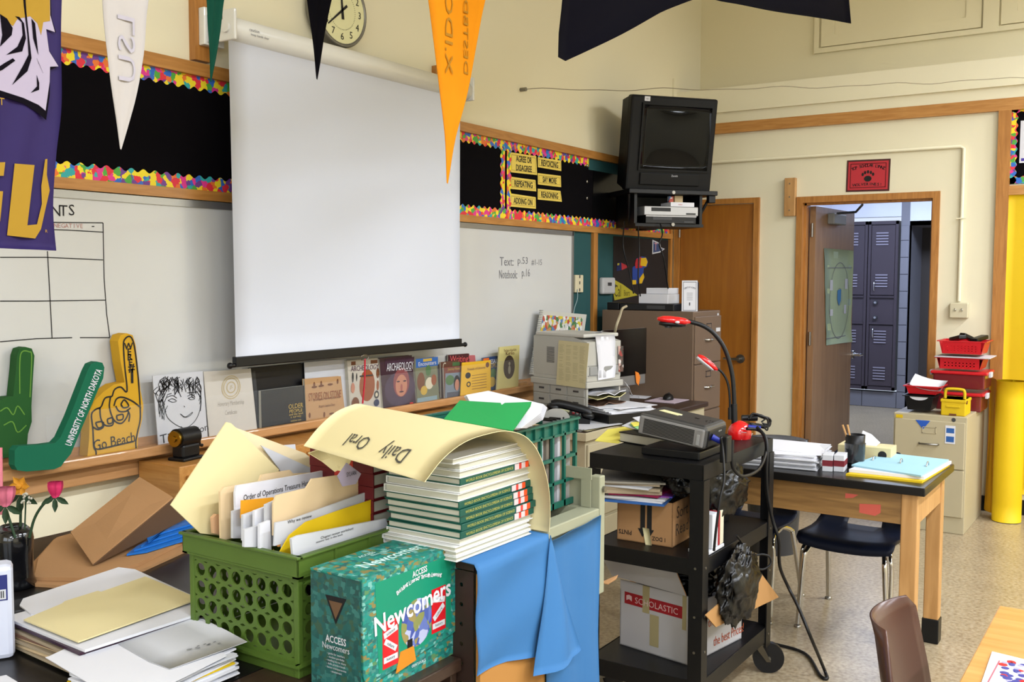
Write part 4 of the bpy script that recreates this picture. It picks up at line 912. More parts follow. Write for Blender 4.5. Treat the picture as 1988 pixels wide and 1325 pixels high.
make('screen_surround', q, t)
q = MB(TVP); q.M = F_; q.bbox(-0.22, 0.22, -0.012, 0.0, -0.27, -0.19, 0.005); make('control_panel', q, t)
q = MB(WHITE); q.M = F_; q.box(-0.225, -0.185, -0.0012, 0, 0.272, 0.302); q.text('021', FR((-0.205, -0.0014, 0.286), (1, 0, 0), (0, 0, 1)), 0.014, INK); make('inventory_sticker', q, t)
q = MB(WHITE2); q.M = F_; q.text('Zenith', FR((0.03, -0.0125, -0.205), (1, 0, 0), (0, 0, 1)), 0.018); make('badge', q, t)
zpl = D(1290, 380, 6.7).z
t = thing('television_bracket', 'black steel wall bracket with shelf holding the television', 'bracket', (TC.x, TC.y, zpl-0.25), math.radians(TH))
F_ = KF((TC.x, TC.y, zpl), TH)
q = MB(BLKM); q.M = F_; q.bbox(-0.32, 0.33, -0.03, 0.36, 0.0, 0.03, 0.004); make('platform', q, t)
q = MB(BLKM); q.M = F_; q.box(-0.27, 0.23, -0.02, 0.3, -0.215, -0.195); q.box(-0.27, -0.25, 0.0, 0.3, -0.2, 0); q.box(0.21, 0.23, 0.0, 0.3, -0.2, 0); q.box(-0.27, 0.23, 0.28, 0.3, -0.2, 0); make('player_shelf', q, t)
q = MB(BLKM); q.M = F_; q.tube([(0.30, 0.02, 0.0), (0.225, 0.1, -0.2)], 0.010); q.tube([(-0.30, 0.02, 0.0), (-0.26, 0.1, -0.2)], 0.010); q.bbox(0.27, 0.32, -0.02, 0.02, -0.05, 0, 0.005); make('brace', q, t)
q = MB(BLKM); q.M = F_; q.box(-0.04, 0.04, 0.3, 0.48, -0.22, 0.03); make('wall_arm', q, t)
q = MB(NICKEL); q.M = F_; q.cyl((0.0, -0.034, 0.012), (0.0, -0.03, 0.012), 0.012); q.cyl((0.0, -0.03, -0.2), (0.0, -0.018, -0.2), 0.012); make('bolt', q, t)
def player(name, label, x0, x1, z0, z1, mat, y0=-0.03):
    t = thing(name, label, 'video player', (F_ @ Vector(((x0+x1)/2, 0, z0))), math.radians(TH))
    q = MB(mat); q.M = F_; q.bbox(x0, x1, y0, 0.24, z0, z1, 0.004); make('case', q, t)
    q = MB(BLKP if mat != BLKP else DKGREY); q.M = F_; q.box(x0+0.05, x0+0.19, y0-0.002, y0, z0+(z1-z0)*0.45, z1-0.008); q.box(x1-0.09, x1-0.02, y0-0.002, y0, z0+0.008, z0+0.018); make('front_slot', q, t)
SILV = M('silver_plastic', '#a8a8aa', 0.35, 0.5)
player('disc_player', 'black video recorder under the silver player on the television shelf', -0.2, 0.17, -0.195, -0.142, BLKP)
q = MB(SILV); q.M = F_; q.box(-0.2, 0.17, -0.034, -0.03, -0.15, -0.143); make('silver_strip', q, bpy.data.objects['disc_player'])
player('disc_player', 'silver disc player on the shelf below the television', -0.21, 0.185, -0.141, -0.082, SILV)
q = MB(WHITE); q.M = F_; q.bbox(-0.02, 0.155, -0.03, 0.12, -0.0815, -0.052, 0.002); q.text('video', FR((0.05, -0.0303, -0.066), (1, 0, 0), (0, 0, 1)), 0.014, REDI); solo('video_case', q, 'white video box lying on the silver player', 'video case')
q = MB(M('tan_box', '#b8a27c')); q.M = F_; q.bbox(0.04, 0.1, 0.03, 0.06, -0.051, -0.004, 0.001); solo('carton', q, 'small tan carton standing on the white video box', 'carton')
q = MB(COMIC); q.M = F_; q.bbox(0.0, 0.03, 0.03, 0.06, -0.051, -0.008, 0.001); solo('video_case', q, 'small multicoloured case beside the tan carton', 'video case')
for i, (pts) in enumerate((((1212, 430, 6.9), (1210, 480, 6.95), (1222, 530, 6.9), (1230, 570, 6.85)), ((1238, 432, 6.8), (1241, 480, 6.85), (1239, 540, 6.8), (1243, 575, 6.7)), ((1282, 434, 6.8), (1286, 455, 6.85), (1280, 475, 6.85), (1288, 500, 6.9), (1297, 560, 6.7)))):
    q = MB(CABLE); q.tube(bez([D(a, b, c-0.25) for a, b, c in pts], 6), 0.005); solo('cable', q, ('thin black cable, left of three hanging from the television bracket', 'thick black cable hanging down in the middle from the television bracket', 'black looped cable, right of three under the television bracket')[i], 'cable')

# ------------------------------------------------------------------ brown filing cabinet
bx0, bx1, by0, by1, bz = 5.87, 6.32, 2.515, 3.17, 1.33
def cabinet(label, x0, x1, y0, y1, z1, n, mat, face, zb=0.06, cat='filing cabinet'):
    t = thing('filing_cabinet', label, cat, ((x0+x1)/2, (y0+y1)/2, 0))
    make('body', MB(mat).bbox(x0, x1, y0, y1, 0, z1, 0.004), t)
    h = (z1-zb-0.03)/n
    for i in range(n):
        a, b = zb+i*h+0.004, zb+(i+1)*h-0.004
        if face == 'y': fr = FR(((x0+x1)/2, y0, (a+b)/2), (1, 0, 0), (0, 0, 1)); wd = x1-x0-0.02
        else: fr = FR((x0, (y0+y1)/2, (a+b)/2), (0, -1, 0), (0, 0, 1)); wd = y1-y0-0.02
        q = MB(mat); q.M = fr; hh = (b-a)/2; q.bbox(-wd/2, wd/2, -hh, hh, -0.01, 0.012, 0.003); d = make('drawer', q, t)
        q = MB(CHROME if face == 'y' else NICKEL); q.M = fr; q.tube([(-0.055, hh*0.0, 0.012), (-0.05, 0.0, 0.034), (0.05, 0.0, 0.034), (0.055, 0.0, 0.012)], 0.006); make('handle', q, d)
        q = MB(mat); q.M = fr
        for e in ((-0.04, 0.04, 0.05, 0.054), (-0.04, 0.04, 0.086, 0.09), (-0.04, -0.036, 0.05, 0.09), (0.036, 0.04, 0.05, 0.09)): q.box(e[0], e[1], e[2]+hh*0.1, e[3]+hh*0.1, 0.012, 0.016, CHROME if face == 'y' else mat)
        make('label_holder', q, d)
    return t
t = cabinet('tall brown steel filing cabinet in the corner with four drawers', bx0, bx1, by0, by1, bz, 4, STEELB, 'y')
q = MB(WHITE2); q.cyl((bx1-0.045, by0-0.001, bz-0.03), (bx1-0.045, by0-0.003, bz-0.03), 0.012); q.box(bx1-0.1, bx1-0.03, by0-0.014, by0-0.012, bz-0.14, bz-0.115); make('sticker', q, t)
q = MB(WHITE); q.bbox(5.93, 6.11, 2.72, 2.93, bz+0.046, bz+0.108, 0.003); solo('carton', q, 'lower white flat carton on the brown filing cabinet', 'carton')
q = MB(WHITE); q.bbox(5.96, 6.12, 2.73, 2.89, bz+0.109, bz+0.148, 0.003); solo('carton', q, 'upper smaller white carton stacked on the brown filing cabinet', 'carton')
t = thing('video_recorder', 'black flat recorder under white cartons on the brown filing cabinet', 'video player', (6.02, 2.86, bz))
q = MB(BLKP); q.bbox(5.89, 6.2, 2.66, 3.05, bz, bz+0.045, 0.005); make('case', q, t)
q = MB(DKGREY); q.box(5.888, 5.89, 2.72, 2.85, bz+0.012, bz+0.035); make('front_slot', q, t)
q = MB(BLKP); q.bbox(5.9, 6.0, 3.06, 3.15, bz, bz+0.05, 0.005); solo('power_adapter', q, 'small black adapter at the left end of the brown cabinet top', 'adapter')
q = MB(NAVYP); q.bbox(6.1, 6.16, 2.6, 2.68, bz, bz+0.19, 0.01); solo('binder', q, 'dark blue upright binder behind the framed certificate', 'binder')
P4 = [PP(a, b, (5.95, 2.60, bz), (0.85, 0.5, 0)) for a, b in ((1324, 545), (1354, 545), (1354, 606), (1323, 606))]
fr, wd, ht = quad_frame(P4)
t = thing('certificate', 'framed white certificate standing on the brown filing cabinet', 'certificate', (P4[2]+P4[3])/2)
make('sheet', MB(WHITE).slab(P4, 0.008), t)
q = MB(INKG); q.M = fr @ Matrix.Translation((0, 0, 0.0082)); w2, h2 = wd/2-0.008, ht/2-0.008
for e in ((-w2, w2, h2-0.004, h2), (-w2, w2, -h2, -h2+0.004), (-w2, -w2+0.003, -h2, h2), (w2-0.003, w2, -h2, h2)): q.box(*e, 0, 0.0005)
for i in range(6): q.box(-w2*0.45, w2*0.45, 0.02-i*0.009, 0.022-i*0.009, 0, 0.0005)
q.M = Matrix(); arc_text(q, 'CERTIFICATE', fr @ Matrix.Translation((0, 0, 0.0088)), 0.07, 0, -0.012, 0.014, -0.5, 0.5); q.M = fr @ Matrix.Translation((0, 0, 0.0082)); q.box(-0.003, 0.003, -0.06, -0.04, 0, 0.001, INK); make('print', q, t)
q = MB(M('beige_cable', '#a59a80')); q.tube(bez([D(1216, 595, 6.0), D(1208, 600, 5.95), D(1203, 615, 5.8), D(1197, 632, 5.75), D(1193, 650, 5.8)], 6), 0.008); solo('cable', q, 'thick beige cable draping over the left edge of the brown cabinet', 'cable')

# ------------------------------------------------------------------ teacher desk corner
dz = 0.77
t = thing('teacher_desk', 'beige metal teacher desk in the corner with a dark top', 'desk', (5.0, 2.8, 0))
q = MB(M('dark_desk_top', '#3a2a22', 0.35)); q.bbox(4.27, 5.84, 2.39, 3.20, dz-0.03, dz, 0.006); make('desktop', q, t)
q = MB(BEIGEM); q.bbox(4.30, 4.85, 2.41, 3.18, 0.07, dz-0.03, 0.004); make('pedestal', q, t)
q = MB(BEIGEM); q.bbox(5.45, 5.82, 2.41, 3.18, 0.07, dz-0.03, 0.004); make('pedestal', q, t)
q = MB(BEIGEM); q.box(4.85, 5.45, 3.0, 3.02, 0.2, dz-0.03); make('back_panel', q, t)
for x in (4.33, 4.8, 5.5, 5.78):
    for y in (2.45, 3.1): make('foot', MB(BLKP).cyl((x, y, 0), (x, y, 0.07), 0.02), t)
for z in (0.12, 0.32, 0.52):
    make('drawer', MB(BEIGEM).bbox(4.31, 4.84, 2.398, 2.41, z, z+0.185, 0.004), t)
q = MB(BEIGEM); q.bbox(4.268, 4.86, 2.385, 2.40, dz-0.04, dz+0.001, 0.003); q.bbox(4.262, 4.275, 2.385, 3.19, dz-0.04, dz+0.001, 0.003); make('edge_band', q, t)
# drawer organiser and printer
PN = D(1139, 743, 5.3); TH = -15; zo = PN.z
PF = KF((PN.x, PN.y, 0), TH)
t = thing('drawer_organiser', 'grey desktop organiser with small slotted drawers below the printer', 'organiser', (PF @ Vector((0.13, 0.2, dz))), math.radians(TH))
q = MB(LTGREY); q.M = PF
q.box(0, 0.012, 0, 0.42, dz, zo-0.03); q.box(0.255, 0.265, 0, 0.42, dz, zo-0.03); q.box(0, 0.265, 0.41, 0.42, dz, zo-0.03); q.box(0, 0.265, 0, 0.42, dz, dz+0.01)
for k in (1, 2): q.box(0, 0.265, 0.01, 0.42, dz+k*0.06, dz+k*0.06+0.004)
q.bbox(-0.012, 0.277, -0.012, 0.432, zo-0.034, zo, 0.004); make('case', q, t)
for j in range(3):
    for i in range(3):
        q = MB(M('drawer_front_grey', '#9d9b94', 0.5)); q.M = PF; z0 = dz+0.008+i*0.062; q.bbox(-0.006, 0.0, 0.012+j*0.135, 0.012+j*0.135+0.13, z0, z0+0.056, 0.002); d = make('drawer', q, t)
        q = MB(DKGREY); q.M = PF; q.bbox(-0.009, -0.005, 0.055+j*0.135, 0.095+j*0.135, z0+0.022, z0+0.032, 0.001); make('slot', q, d)
z0 = zo
t = thing('laser_printer', 'large pale grey laser printer covered in taped papers', 'printer', (PF @ Vector((0.13, 0.2, z0))), math.radians(TH))
q = MB(LTGREY); q.M = PF; zt = 0.245
q.bbox(0.0, 0.265, 0.0, 0.42, z0, z0+0.02, 0.003)
prof = [(0.0, z0+0.02), (0.42, z0+0.02), (0.42, z0+zt-0.012), (0.33, z0+zt+0.012), (0.18, z0+zt+0.008), (0.0, z0+zt-0.03)]
q.prism([(a, b) for a, b in prof], 0.0, 0.265, M=Matrix(((0, 0, 1, 0), (1, 0, 0, 0), (0, 1, 0, 0), (0, 0, 0, 1)))); make('case', q, t)
q = MB(M('printer_grey_light', '#b6b4ac', 0.5)); q.M = PF; q.bbox(-0.005, 0.27, 0.02, 0.4, z0+zt-0.008, z0+zt+0.012, 0.006); make('lid', q, t)
q = MB(DKGREY); q.M = PF
for i in range(12): q.box(-0.002, 0.0, 0.25, 0.31, z0+0.09+i*0.0075, z0+0.093+i*0.0075)
make('vent', q, t)
q = MB(GREYP); q.M = PF; q.box(0.01, 0.255, -0.004, 0.0, z0+0.085, z0+0.088); q.box(0.01, 0.255, -0.004, 0.0, z0+0.03, z0+0.034); q.bbox(0.02, 0.245, -0.006, 0.0, z0+0.035, z0+0.08, 0.002); make('paper_drawer', q, t)
def onside(px, py, off=0.004): return PP(px, py, PF @ Vector((-off, 0, 0)), (PF.to_3x3() @ Vector((1, 0, 0))))
def onfront(px, py, off=0.008): return PP(px, py, PF @ Vector((0, -off, 0)), (PF.to_3x3() @ Vector((0, 1, 0))))
P4 = [onside(a, b, 0.014) for a, b in ((1085, 661), (1144, 667), (1136, 755), (1080, 747))]; fr, wd, ht = quad_frame(P4)
t = thing('notice', 'yellowed printed list taped to the left side of the printer', 'paper', (P4[2]+P4[3])/2)
make('sheet', MB(M('aged_paper', '#bfb48c', 0.75)).slab(P4, 0.001), t)
q = MB(M('faded_print', '#a39a78')); q.M = fr @ Matrix.Translation((0, 0, 0.0012))
for i in range(30):
    for x in (-0.36, -0.12, 0.12, 0.34):
        if R.random() < 0.75: q.box((x-0.09)*wd, (x+0.09*R.uniform(0.3, 1))*wd, ht*(0.40-i*0.027), ht*(0.40-i*0.027)+0.0022, 0, 0.0002)
make('print', q, t)
g = []
for a, b, c, d_ in ((1155, 652, 1193, 650), (1158, 665, 1194, 663), (1160, 690, 1195, 688), (1161, 715, 1196, 712), (1162, 739, 1193, 733)):
    l, r_ = onfront(a, b), onfront(c, d_); g.append([l.lerp(r_, k/4)+PF.to_3x3() @ Vector((0, -0.004*math.sin(k+b*0.1), 0)) for k in range(5)])
t = thing('memo', 'curling white sheet hanging over the front corner of the printer', 'paper', g[-1][2])
q = MB(WHITE); q.grid(g, t=0.001); q2 = q; make('sheet', q, t)
P4 = [onfront(a, b, 0.007) for a, b in ((1200, 672), (1210, 672), (1210, 722), (1201, 722))]
t = thing('photo', 'small snapshot in dark and red tones stuck to the printer front', 'photo', (P4[2]+P4[3])/2); make('print', MB(cells('snapshot_print', ['#2e2422', '#8a3230', '#b09088', '#5a4038', '#c8c0bc', '#3a3430'], 45)).slab(P4, 0.001), t)
g = [[D(1128+8*i, 651-1.5*i+2*j, 5.42+0.02*j) for j in (0, 1, 2)] for i in range(6)]
q = MB(WHITE); q.grid(g, t=0.001); solo('paper_sheet', q, 'white sheet sticking up from the top of the printer', 'paper')
# papers in the open front of the organiser
t = thing('paper_bundle', 'crumpled papers stuffed in the open front of the grey organiser', 'papers', PF @ Vector((0.13, -0.03, dz)))
for i, (zz, mt_) in enumerate(((dz+0.008, WHITE), (dz+0.03, M('brown_print', '#6e5040')), (dz+0.07, WHITE2), (dz+0.09, M('brown_print')), (dz+0.13, M('pale_yellow_slip', '#cfc890')), (dz+0.145, WHITE))):
    g = [[PF @ Vector((0.02+0.225*k/5, -0.06+0.2*j/3, zz+0.012*R.random()+0.008*math.sin(k*2+i))) for j in range(4)] for k in range(6)]
    make('sheet', MB(mt_).grid(g, t=0.004), t)
# wall calendar leaning behind the printer
P = [PY(a, b, 3.2) for a, b in ((1048, 603), (1138, 611), (1120, 740), (1027, 727))]; fr, wd, ht = quad_frame(P)
t = thing('calendar', 'large spiral-bound comic calendar leaning on the whiteboard behind the printer', 'calendar', (P[2]+P[3])/2)
make('board', MB(M('calendar_white', '#bdbcb4', 0.7)).slab(P, 0.004), t)
q = MB(COMIC); Q_ = [PY(a, b, 3.193) for a, b in ((1055, 612), (1131, 617), (1125, 690), (1040, 690))]; q.slab(Q_, 0.001); make('comic_strip', q, t)
q = MB(GREYP)
for k in range(30):
    p = P[0].lerp(P[3], k/29); q.tube([p+Vector((0.012*math.cos(a), -0.01+0.012*math.sin(a), 0)) for a in [i*math.pi/4 for i in range(9)]], 0.0018, seg=5)
make('spiral_binding', q, t)
# monitor
MN = D(1253, 745, 6.2); TH = -8; MF = KF((MN.x, MN.y, MN.z), TH)
t = thing('computer_monitor', 'black-screened desktop computer with silver chin beside the printer', 'monitor', MF @ Vector((-0.25, 0, -0.1)), math.radians(TH))
zt = PV(MN, 637)-MN.z
q = MB(M('monitor_silver', '#8f8f90', 0.35, 0.6)); q.M = MF; q.bbox(-0.45, 0, 0.0, 0.02, 0, zt, 0.006); make('case', q, t)
q = MB(M('monitor_glass', '#08080a', 0.12)); q.M = MF; q.bbox(-0.45, 0, -0.004, 0.001, 0.062, zt, 0.001); make('screen', q, t)
q = MB(M('monitor_silver')); q.M = MF; q.box(-0.30, -0.14, 0.021, 0.029, dz-MN.z+0.008, 0.15); q.box(-0.30, -0.14, -0.08, 0.1, dz-MN.z, dz-MN.z+0.0079); make('stand', q, t)
q = MB(M('orange_note', '#d87a28')); fr = FR(MF @ Vector((-0.1, -0.006, 0.045)), MF.to_3x3() @ Vector((1, 0, 0)), (0, 0, 1)); q.M = fr; q.prism([(-0.025, 0.04), (0.01, 0.03), (0.03, 0.0), (0.012, -0.05), (-0.012, -0.03)], 0, 0.003); solo('sticky_note', q, 'orange leaf-shaped note stuck on the monitor chin', 'note')
# on the desk
def pts_flat(pix, z): return [PZ(a, b, z) for a, b in pix]
t = thing('desk_phone', 'black desk telephone with red buttons and a pale label', 'telephone', PZ(1100, 835, dz))
pf = KF(PZ(1104, 822, dz), 28) @ Matrix.Scale(1.15, 4)
q = MB(BLKP); q.M = pf; q.prism([(-0.10, 0), (0.09, 0), (0.09, 0.075), (-0.10, 0.03)], -0.1, 0.1, M=Matrix(((0, 0, 1, 0), (1, 0, 0, 0), (0, 1, 0, 0), (0, 0, 0, 1)))); make('base', q, t)
SL = pf @ Matrix.Translation((0, -0.10, 0.03)) @ Matrix.Rotation(math.atan2(0.045, 0.19), 4, 'X')
q = MB(BLKP); q.M = SL; q.tube(bez([(-0.07, 0.005, 0.022), (-0.07, 0.04, 0.034), (-0.07, 0.15, 0.034), (-0.07, 0.185, 0.022)], 5), 0.02, seg=10); q.ell((-0.07, 0.015, 0.014), (0.03, 0.032, 0.018)); q.ell((-0.07, 0.175, 0.014), (0.03, 0.032, 0.018)); make('handset', q, t)
q = MB(M('pale_label', '#c8c8a0')); q.M = SL; q.box(-0.03, 0.05, 0.1, 0.17, 0.0, 0.004); make('label', q, t)
q = MB(); q.M = SL
for i in range(3):
    for j in range(4): q.box(-0.035+i*0.022, -0.021+i*0.022, 0.02+j*0.018, 0.032+j*0.018, 0, 0.006, REDP if (i+j) % 3 == 0 else M('button_grey', '#8f9a94'))
for j in range(4): q.box(0.055, 0.085, 0.02+j*0.02, 0.03+j*0.02, 0, 0.005, REDP if j % 2 else M('button_grey'))
make('buttons', q, t)
t = thing('letter_tray', 'black letter tray heaped with white papers on the desk', 'letter tray', PZ(1200, 825, dz))
lc = PZ(1202, 818, dz); lf = KF((lc.x, lc.y, dz), -25)
q = MB(BLKP); q.M = lf; q.bbox(-0.17, 0.17, -0.13, 0.13, 0, 0.006, 0.002)
for e in ((-0.17, 0.17, -0.134, -0.128), (-0.17, 0.17, 0.128, 0.134), (-0.174, -0.168, -0.13, 0.13), (0.168, 0.174, -0.13, 0.13)): q.box(*e, 0, 0.06)
make('tray', q, t)
def stack(name, label, cat, F, layers, z=0.0, group=None):
    """layers: (w, d, thickness, dx, dy, rot, material)"""
    t = thing(name, label, cat, F.translation, 0, group); k = 0
    for w_, d_, th, dx, dy, rot, mt_ in layers:
        q = MB(mt_); q.M = F @ Matrix.Translation((dx, dy, z)) @ Matrix.Rotation(math.radians(rot), 4, 'Z'); q.box(-w_/2, w_/2, -d_/2, d_/2, 0, th); make('sheet' if th < 0.004 else 'folder', q, t); z += th+0.0002
    return t
def papers(n, w_=0.28, d_=0.215, jit=0.012, rj=4, th=0.003, mats=None):
    mats = mats or [WHITE, WHITE2]
    return [(w_, d_, th*R.uniform(0.6, 1.3), R.uniform(-jit, jit), R.uniform(-jit, jit), R.uniform(-rj, rj), R.choice(mats)) for _ in range(n)]
stack('paper_stack', 'loose white papers lying in the black letter tray', 'papers', lf @ Matrix.Translation((0, 0, 0.006)), papers(14, 0.3, 0.22, 0.015, 6, 0.0055)+[(0.3, 0.22, 0.002, 0.03, 0.0, 10, WHITE), (0.29, 0.22, 0.002, -0.02, 0.01, -12, WHITE)])
lc = PZ(1150, 832, dz+0.002); stack('paper_stack', 'pale papers spread along the front of the beige desk by the phone', 'papers', KF((lc.x+0.05, lc.y+0.06, dz+0.001), -10), papers(6, 0.3, 0.2, 0.03, 10, 0.002, [WHITE2, M('aged_paper')]))
lc = PZ(1237, 768, dz+0.002); stack('paper_sheet', 'white printed sheet flat on the desk in front of the monitor', 'paper', KF((lc.x, lc.y, dz+0.001), 10), [(0.3, 0.2, 0.001, 0, 0, 0, WHITE)])
lc = PZ(1300, 770, dz+0.002); stack('mouse_pad', 'pale lilac mouse mat on the dark desk corner', 'mouse mat', KF((5.72, 2.62, dz+0.001), 0), [(0.23, 0.2, 0.003, 0, 0, 0, M('lilac_mat', '#b8a8b4'))])
t = thing('computer_mouse', 'black computer mouse on the lilac mat', 'mouse', (5.76, 2.63, dz+0.004))
q = MB(BLKP); q.M = KF((5.76, 2.63, dz+0.004), 15); q.ell((0, 0, 0.004), (0.055, 0.034, 0.036)); make('shell', q, t)
q = MB(DKGREY); q.M = KF((5.76, 2.63, dz+0.004), 15); q.cyl((0.03, -0.004, 0.034), (0.03, 0.004, 0.034), 0.008); make('wheel', q, t)
q = MB(WHITE2); q.tube(bez([D(1212, 742, 5.7), D(1220, 752, 5.65), PZ(1228, 768, dz+0.003), PZ(1242, 772, dz+0.003)], 5), 0.003); solo('cable', q, 'thin white cable curling from the monitor down to the desk', 'cable')

# ================================================================== right side: beige cabinet and bins
fx, fy0, fy1, fz = 6.42, 0.985, 1.405, 0.715
t = cabinet('two-drawer beige filing cabinet between the doorway and the yellow paper', fx, 7.08, fy0, fy1, fz, 2, BEIGEM, 'x', 0.1)
q = MB(M('blue_tape', '#2453b0')); q.M = FR((fx-0.0135, 1.23, fz-0.055), (0, -1, 0), (0, 0, 1)); q.prism([(-0.045, 0.02), (0.04, 0.02), (0.0, -0.035)], 0, 0.002); make('blue_tape', q, t)
q = MB(WHITE); q.M = FR((fx-0.013, 1.075, fz-0.11), (0, -1, 0), (0, 0, 1)); q.box(-0.028, 0.028, -0.055, 0.055, 0, 0.002); q.box(-0.022, 0.022, 0.01, 0.04, 0.002, 0.0025, BLU); q.box(-0.022, 0.022, -0.045, -0.01, 0.002, 0.0025, BLU); make('sticker', q, t)
q = MB(YEL); q.box(fx-0.013, fx-0.011, 1.35, 1.39, fz-0.03, fz-0.01); make('yellow_sticker', q, t)
q = MB(DKGREY); q.cyl((fx-0.003, 1.06, fz-0.02), (fx+0.0, 1.06, fz-0.02), 0.012); make('lock', q, t)
def basket(name, label, x, w_px, y_px, depth, mat, holes=None, taper=0.02, rim=0.014, rimmat=None):
    """open basket whose near face stands in plane X=x between pixel columns/rows"""
    A = PX(w_px[0], y_px[0], x); B = PX(w_px[1], y_px[1], x)
    z1, z0 = A.z, B.z; ya, yb = A.y, B.y
    t = thing(name, label, 'basket', (x+depth/2, (ya+yb)/2, z0))
    q = MB(mat); h = z1-z0; wd = ya-yb
    if holes: holepanel(q, FR((x, ya-taper, z0), (0, -1, 0), (-0.1, 0, 1)), wd-2*taper, h, holes[0], holes[1], holes[2], 0.02, 0.012, 0.025, 0.003, mat)
    else: q.slab([(x+0.012, ya-taper, z0), (x, ya, z1), (x, yb, z1), (x+0.012, yb+taper, z0)], 0.003, mat, n=(-1, 0, 0))
    q.slab([(x+depth, ya-taper, z0), (x+depth, ya, z1), (x+depth, yb, z1), (x+depth, yb+taper, z0)], 0.003, mat)
    q.slab([(x, ya-taper, z0), (x, ya, z1), (x+depth, ya, z1), (x+depth, ya-taper, z0)], 0.003, mat, n=(0, 1, 0)); q.slab([(x, yb+taper, z0), (x, yb, z1), (x+depth, yb, z1), (x+depth, yb+taper, z0)], 0.003, mat, n=(0, -1, 0))
    q.box(x+0.01, x+depth, yb+taper, ya-taper, z0, z0+0.004); make('body', q, t)
    q = MB(rimmat or mat)
    for e in ((x-rim, x, yb-rim, ya+rim), (x+depth, x+depth+rim, yb-rim, ya+rim), (x, x+depth, ya, ya+rim), (x, x+depth, yb-rim, yb)): q.box(*e, z1-0.006, z1)
    make('rim', q, t); return t, (x, ya, yb, z0, z1)
def bin_lidded(label, x, w_px, y_px, depth):
    A = PX(w_px[0], y_px[0], x); B = PX(w_px[1], y_px[1], x); ya, yb, z1, z0 = A.y, B.y, A.z, B.z
    t = thing('storage_bin', label, 'storage bin', (x+depth/2, (ya+yb)/2, z0))
    q = MB(M('clear_red_plastic', '#6e2024', 0.2, coat=0.5)); q.bbox(x+0.01, x+depth-0.01, yb+0.015, ya-0.015, z0, z1-0.012, 0.01); make('tub', q, t)
    q = MB(REDP); q.bbox(x, x+depth, yb, ya, z1-0.02, z1, 0.007); make('lid', q, t)
    for yy in (ya, yb-0.012): make('latch', MB(WHITE2).bbox(x+depth*0.2, x+depth*0.45, yy-0.002, yy+0.014, z1-0.035, z1-0.002, 0.003), t)
zc0 = fz
bin_lidded('lower clear bin with red lid, behind the yellow case on the beige cabinet', 6.74, (1812, 1909), (760, 803), 0.3)
bin_lidded('upper clear bin with red lid, directly below the red baskets', 6.74, (1806, 1916), (719, 759), 0.3)
t, g_ = basket('basket', 'lower perforated red basket sandwiched between lid and flat sheet', 6.76, (1819, 1908), (693, 719.5), 0.24, REDP, (9, 2, 0.0045))
q = MB(WHITE2); a, b = PX(1815, 694, 6.74), PX(1922, 690, 6.74); q.box(6.73, 7.02, b.y, a.y, g_[4]+0.001, g_[4]+0.006); solo('flat_board', q, 'flat whitish board lying between the two perforated red baskets', 'board')
t, g_ = basket('basket', 'top perforated red basket holding black gadgets on the stack', 6.76, (1824, 1911), (661, 689.5), 0.24, REDP, (9, 3, 0.0045))
z_ = g_[4]
t = thing('black_gadgets', 'black handheld gadgets heaped in the topmost red basket', 'gadgets', (6.85, 1.06, z_))
for i, (a, b, r1, tl) in enumerate(((6.83, 1.12, 35, 10), (6.85, 1.05, -40, 22), (6.87, 1.0, -20, -8))):
    q = MB(BLKP); q.M = Matrix.Translation((a, b, z_+0.012)) @ Matrix.Rotation(math.radians(r1), 4, 'Z') @ Matrix.Rotation(math.radians(tl), 4, 'Y'); q.bbox(-0.07, 0.07, -0.025, 0.025, -0.012, 0.014, 0.006); make('gadget', q, t)
t, g_ = basket('basket', 'black plastic basket at the front left of the beige cabinet', 6.47, (1757, 1811), (767, 799), 0.2, BLKP)
q = MB(WHITE); q.M = FR((6.465, (g_[1]+g_[2])/2, g_[4]-0.002), (0, -1, 0), (0, 0, 1)); q.prism([(0.055*math.cos(a), -0.026*math.sin(a)) for a in [i*math.pi/12 for i in range(13)]], 0, 0.002); make('paper_edge', q, t)
t, g_ = basket('basket', 'red plastic basket with white paper nested in the black basket', 6.48, (1759, 1822), (748, 768), 0.2, REDP)
q = MB(WHITE); g = []
for a, b, c, d_, x in ((1766, 747, 1826, 760, 6.47), (1768, 741, 1830, 753, 6.53), (1772, 734, 1835, 746, 6.6), (1777, 726, 1840, 740, 6.66)):
    l, r_ = PX(a, b, x), PX(c, d_, x); g.append([l.lerp(r_, k/5)-Vector((0, 0, 0.012*math.sin(math.pi*k/5))) for k in range(6)])
q.grid(g, t=0.001); solo('paper_sheet', q, 'white paper sheet curling up out of the red basket', 'paper')
# yellow case
A, B = PX(1827, 776, 6.45), PX(1874, 805, 6.45)
t = thing('carry_case', 'small yellow plastic carry case with handle on the beige cabinet', 'case', (6.5, 1.05, fz))
q = MB(YEL); q.bbox(6.45, 6.64, B.y, A.y, fz, fz+0.1, 0.006); q.bbox(6.445, 6.645, B.y-0.003, A.y+0.003, fz+0.082, fz+0.1, 0.004); q.bbox(6.442, 6.45, B.y+0.03, A.y-0.03, fz+0.052, fz+0.062, 0.002); make('body', q, t)
ym = (A.y+B.y)/2; zz = fz+0.1
q = MB(YEL); q.tube(bez([(6.5, ym+0.055, zz-0.003), (6.5, ym+0.053, zz+0.045), (6.5, ym+0.035, zz+0.058), (6.5, ym-0.035, zz+0.058), (6.5, ym-0.053, zz+0.045), (6.5, ym-0.055, zz-0.003)], 5), 0.009, seg=10); make('handle', q, t)
for a in (B.y+0.01, ): make('latch', MB(BR_).box(6.441, 6.446, ym-0.02, ym+0.02, fz+0.004, fz+0.014), t)
make('latch', MB(BR_).box(6.46, 6.485, B.y-0.006, B.y-0.002, fz+0.075, fz+0.095), t)
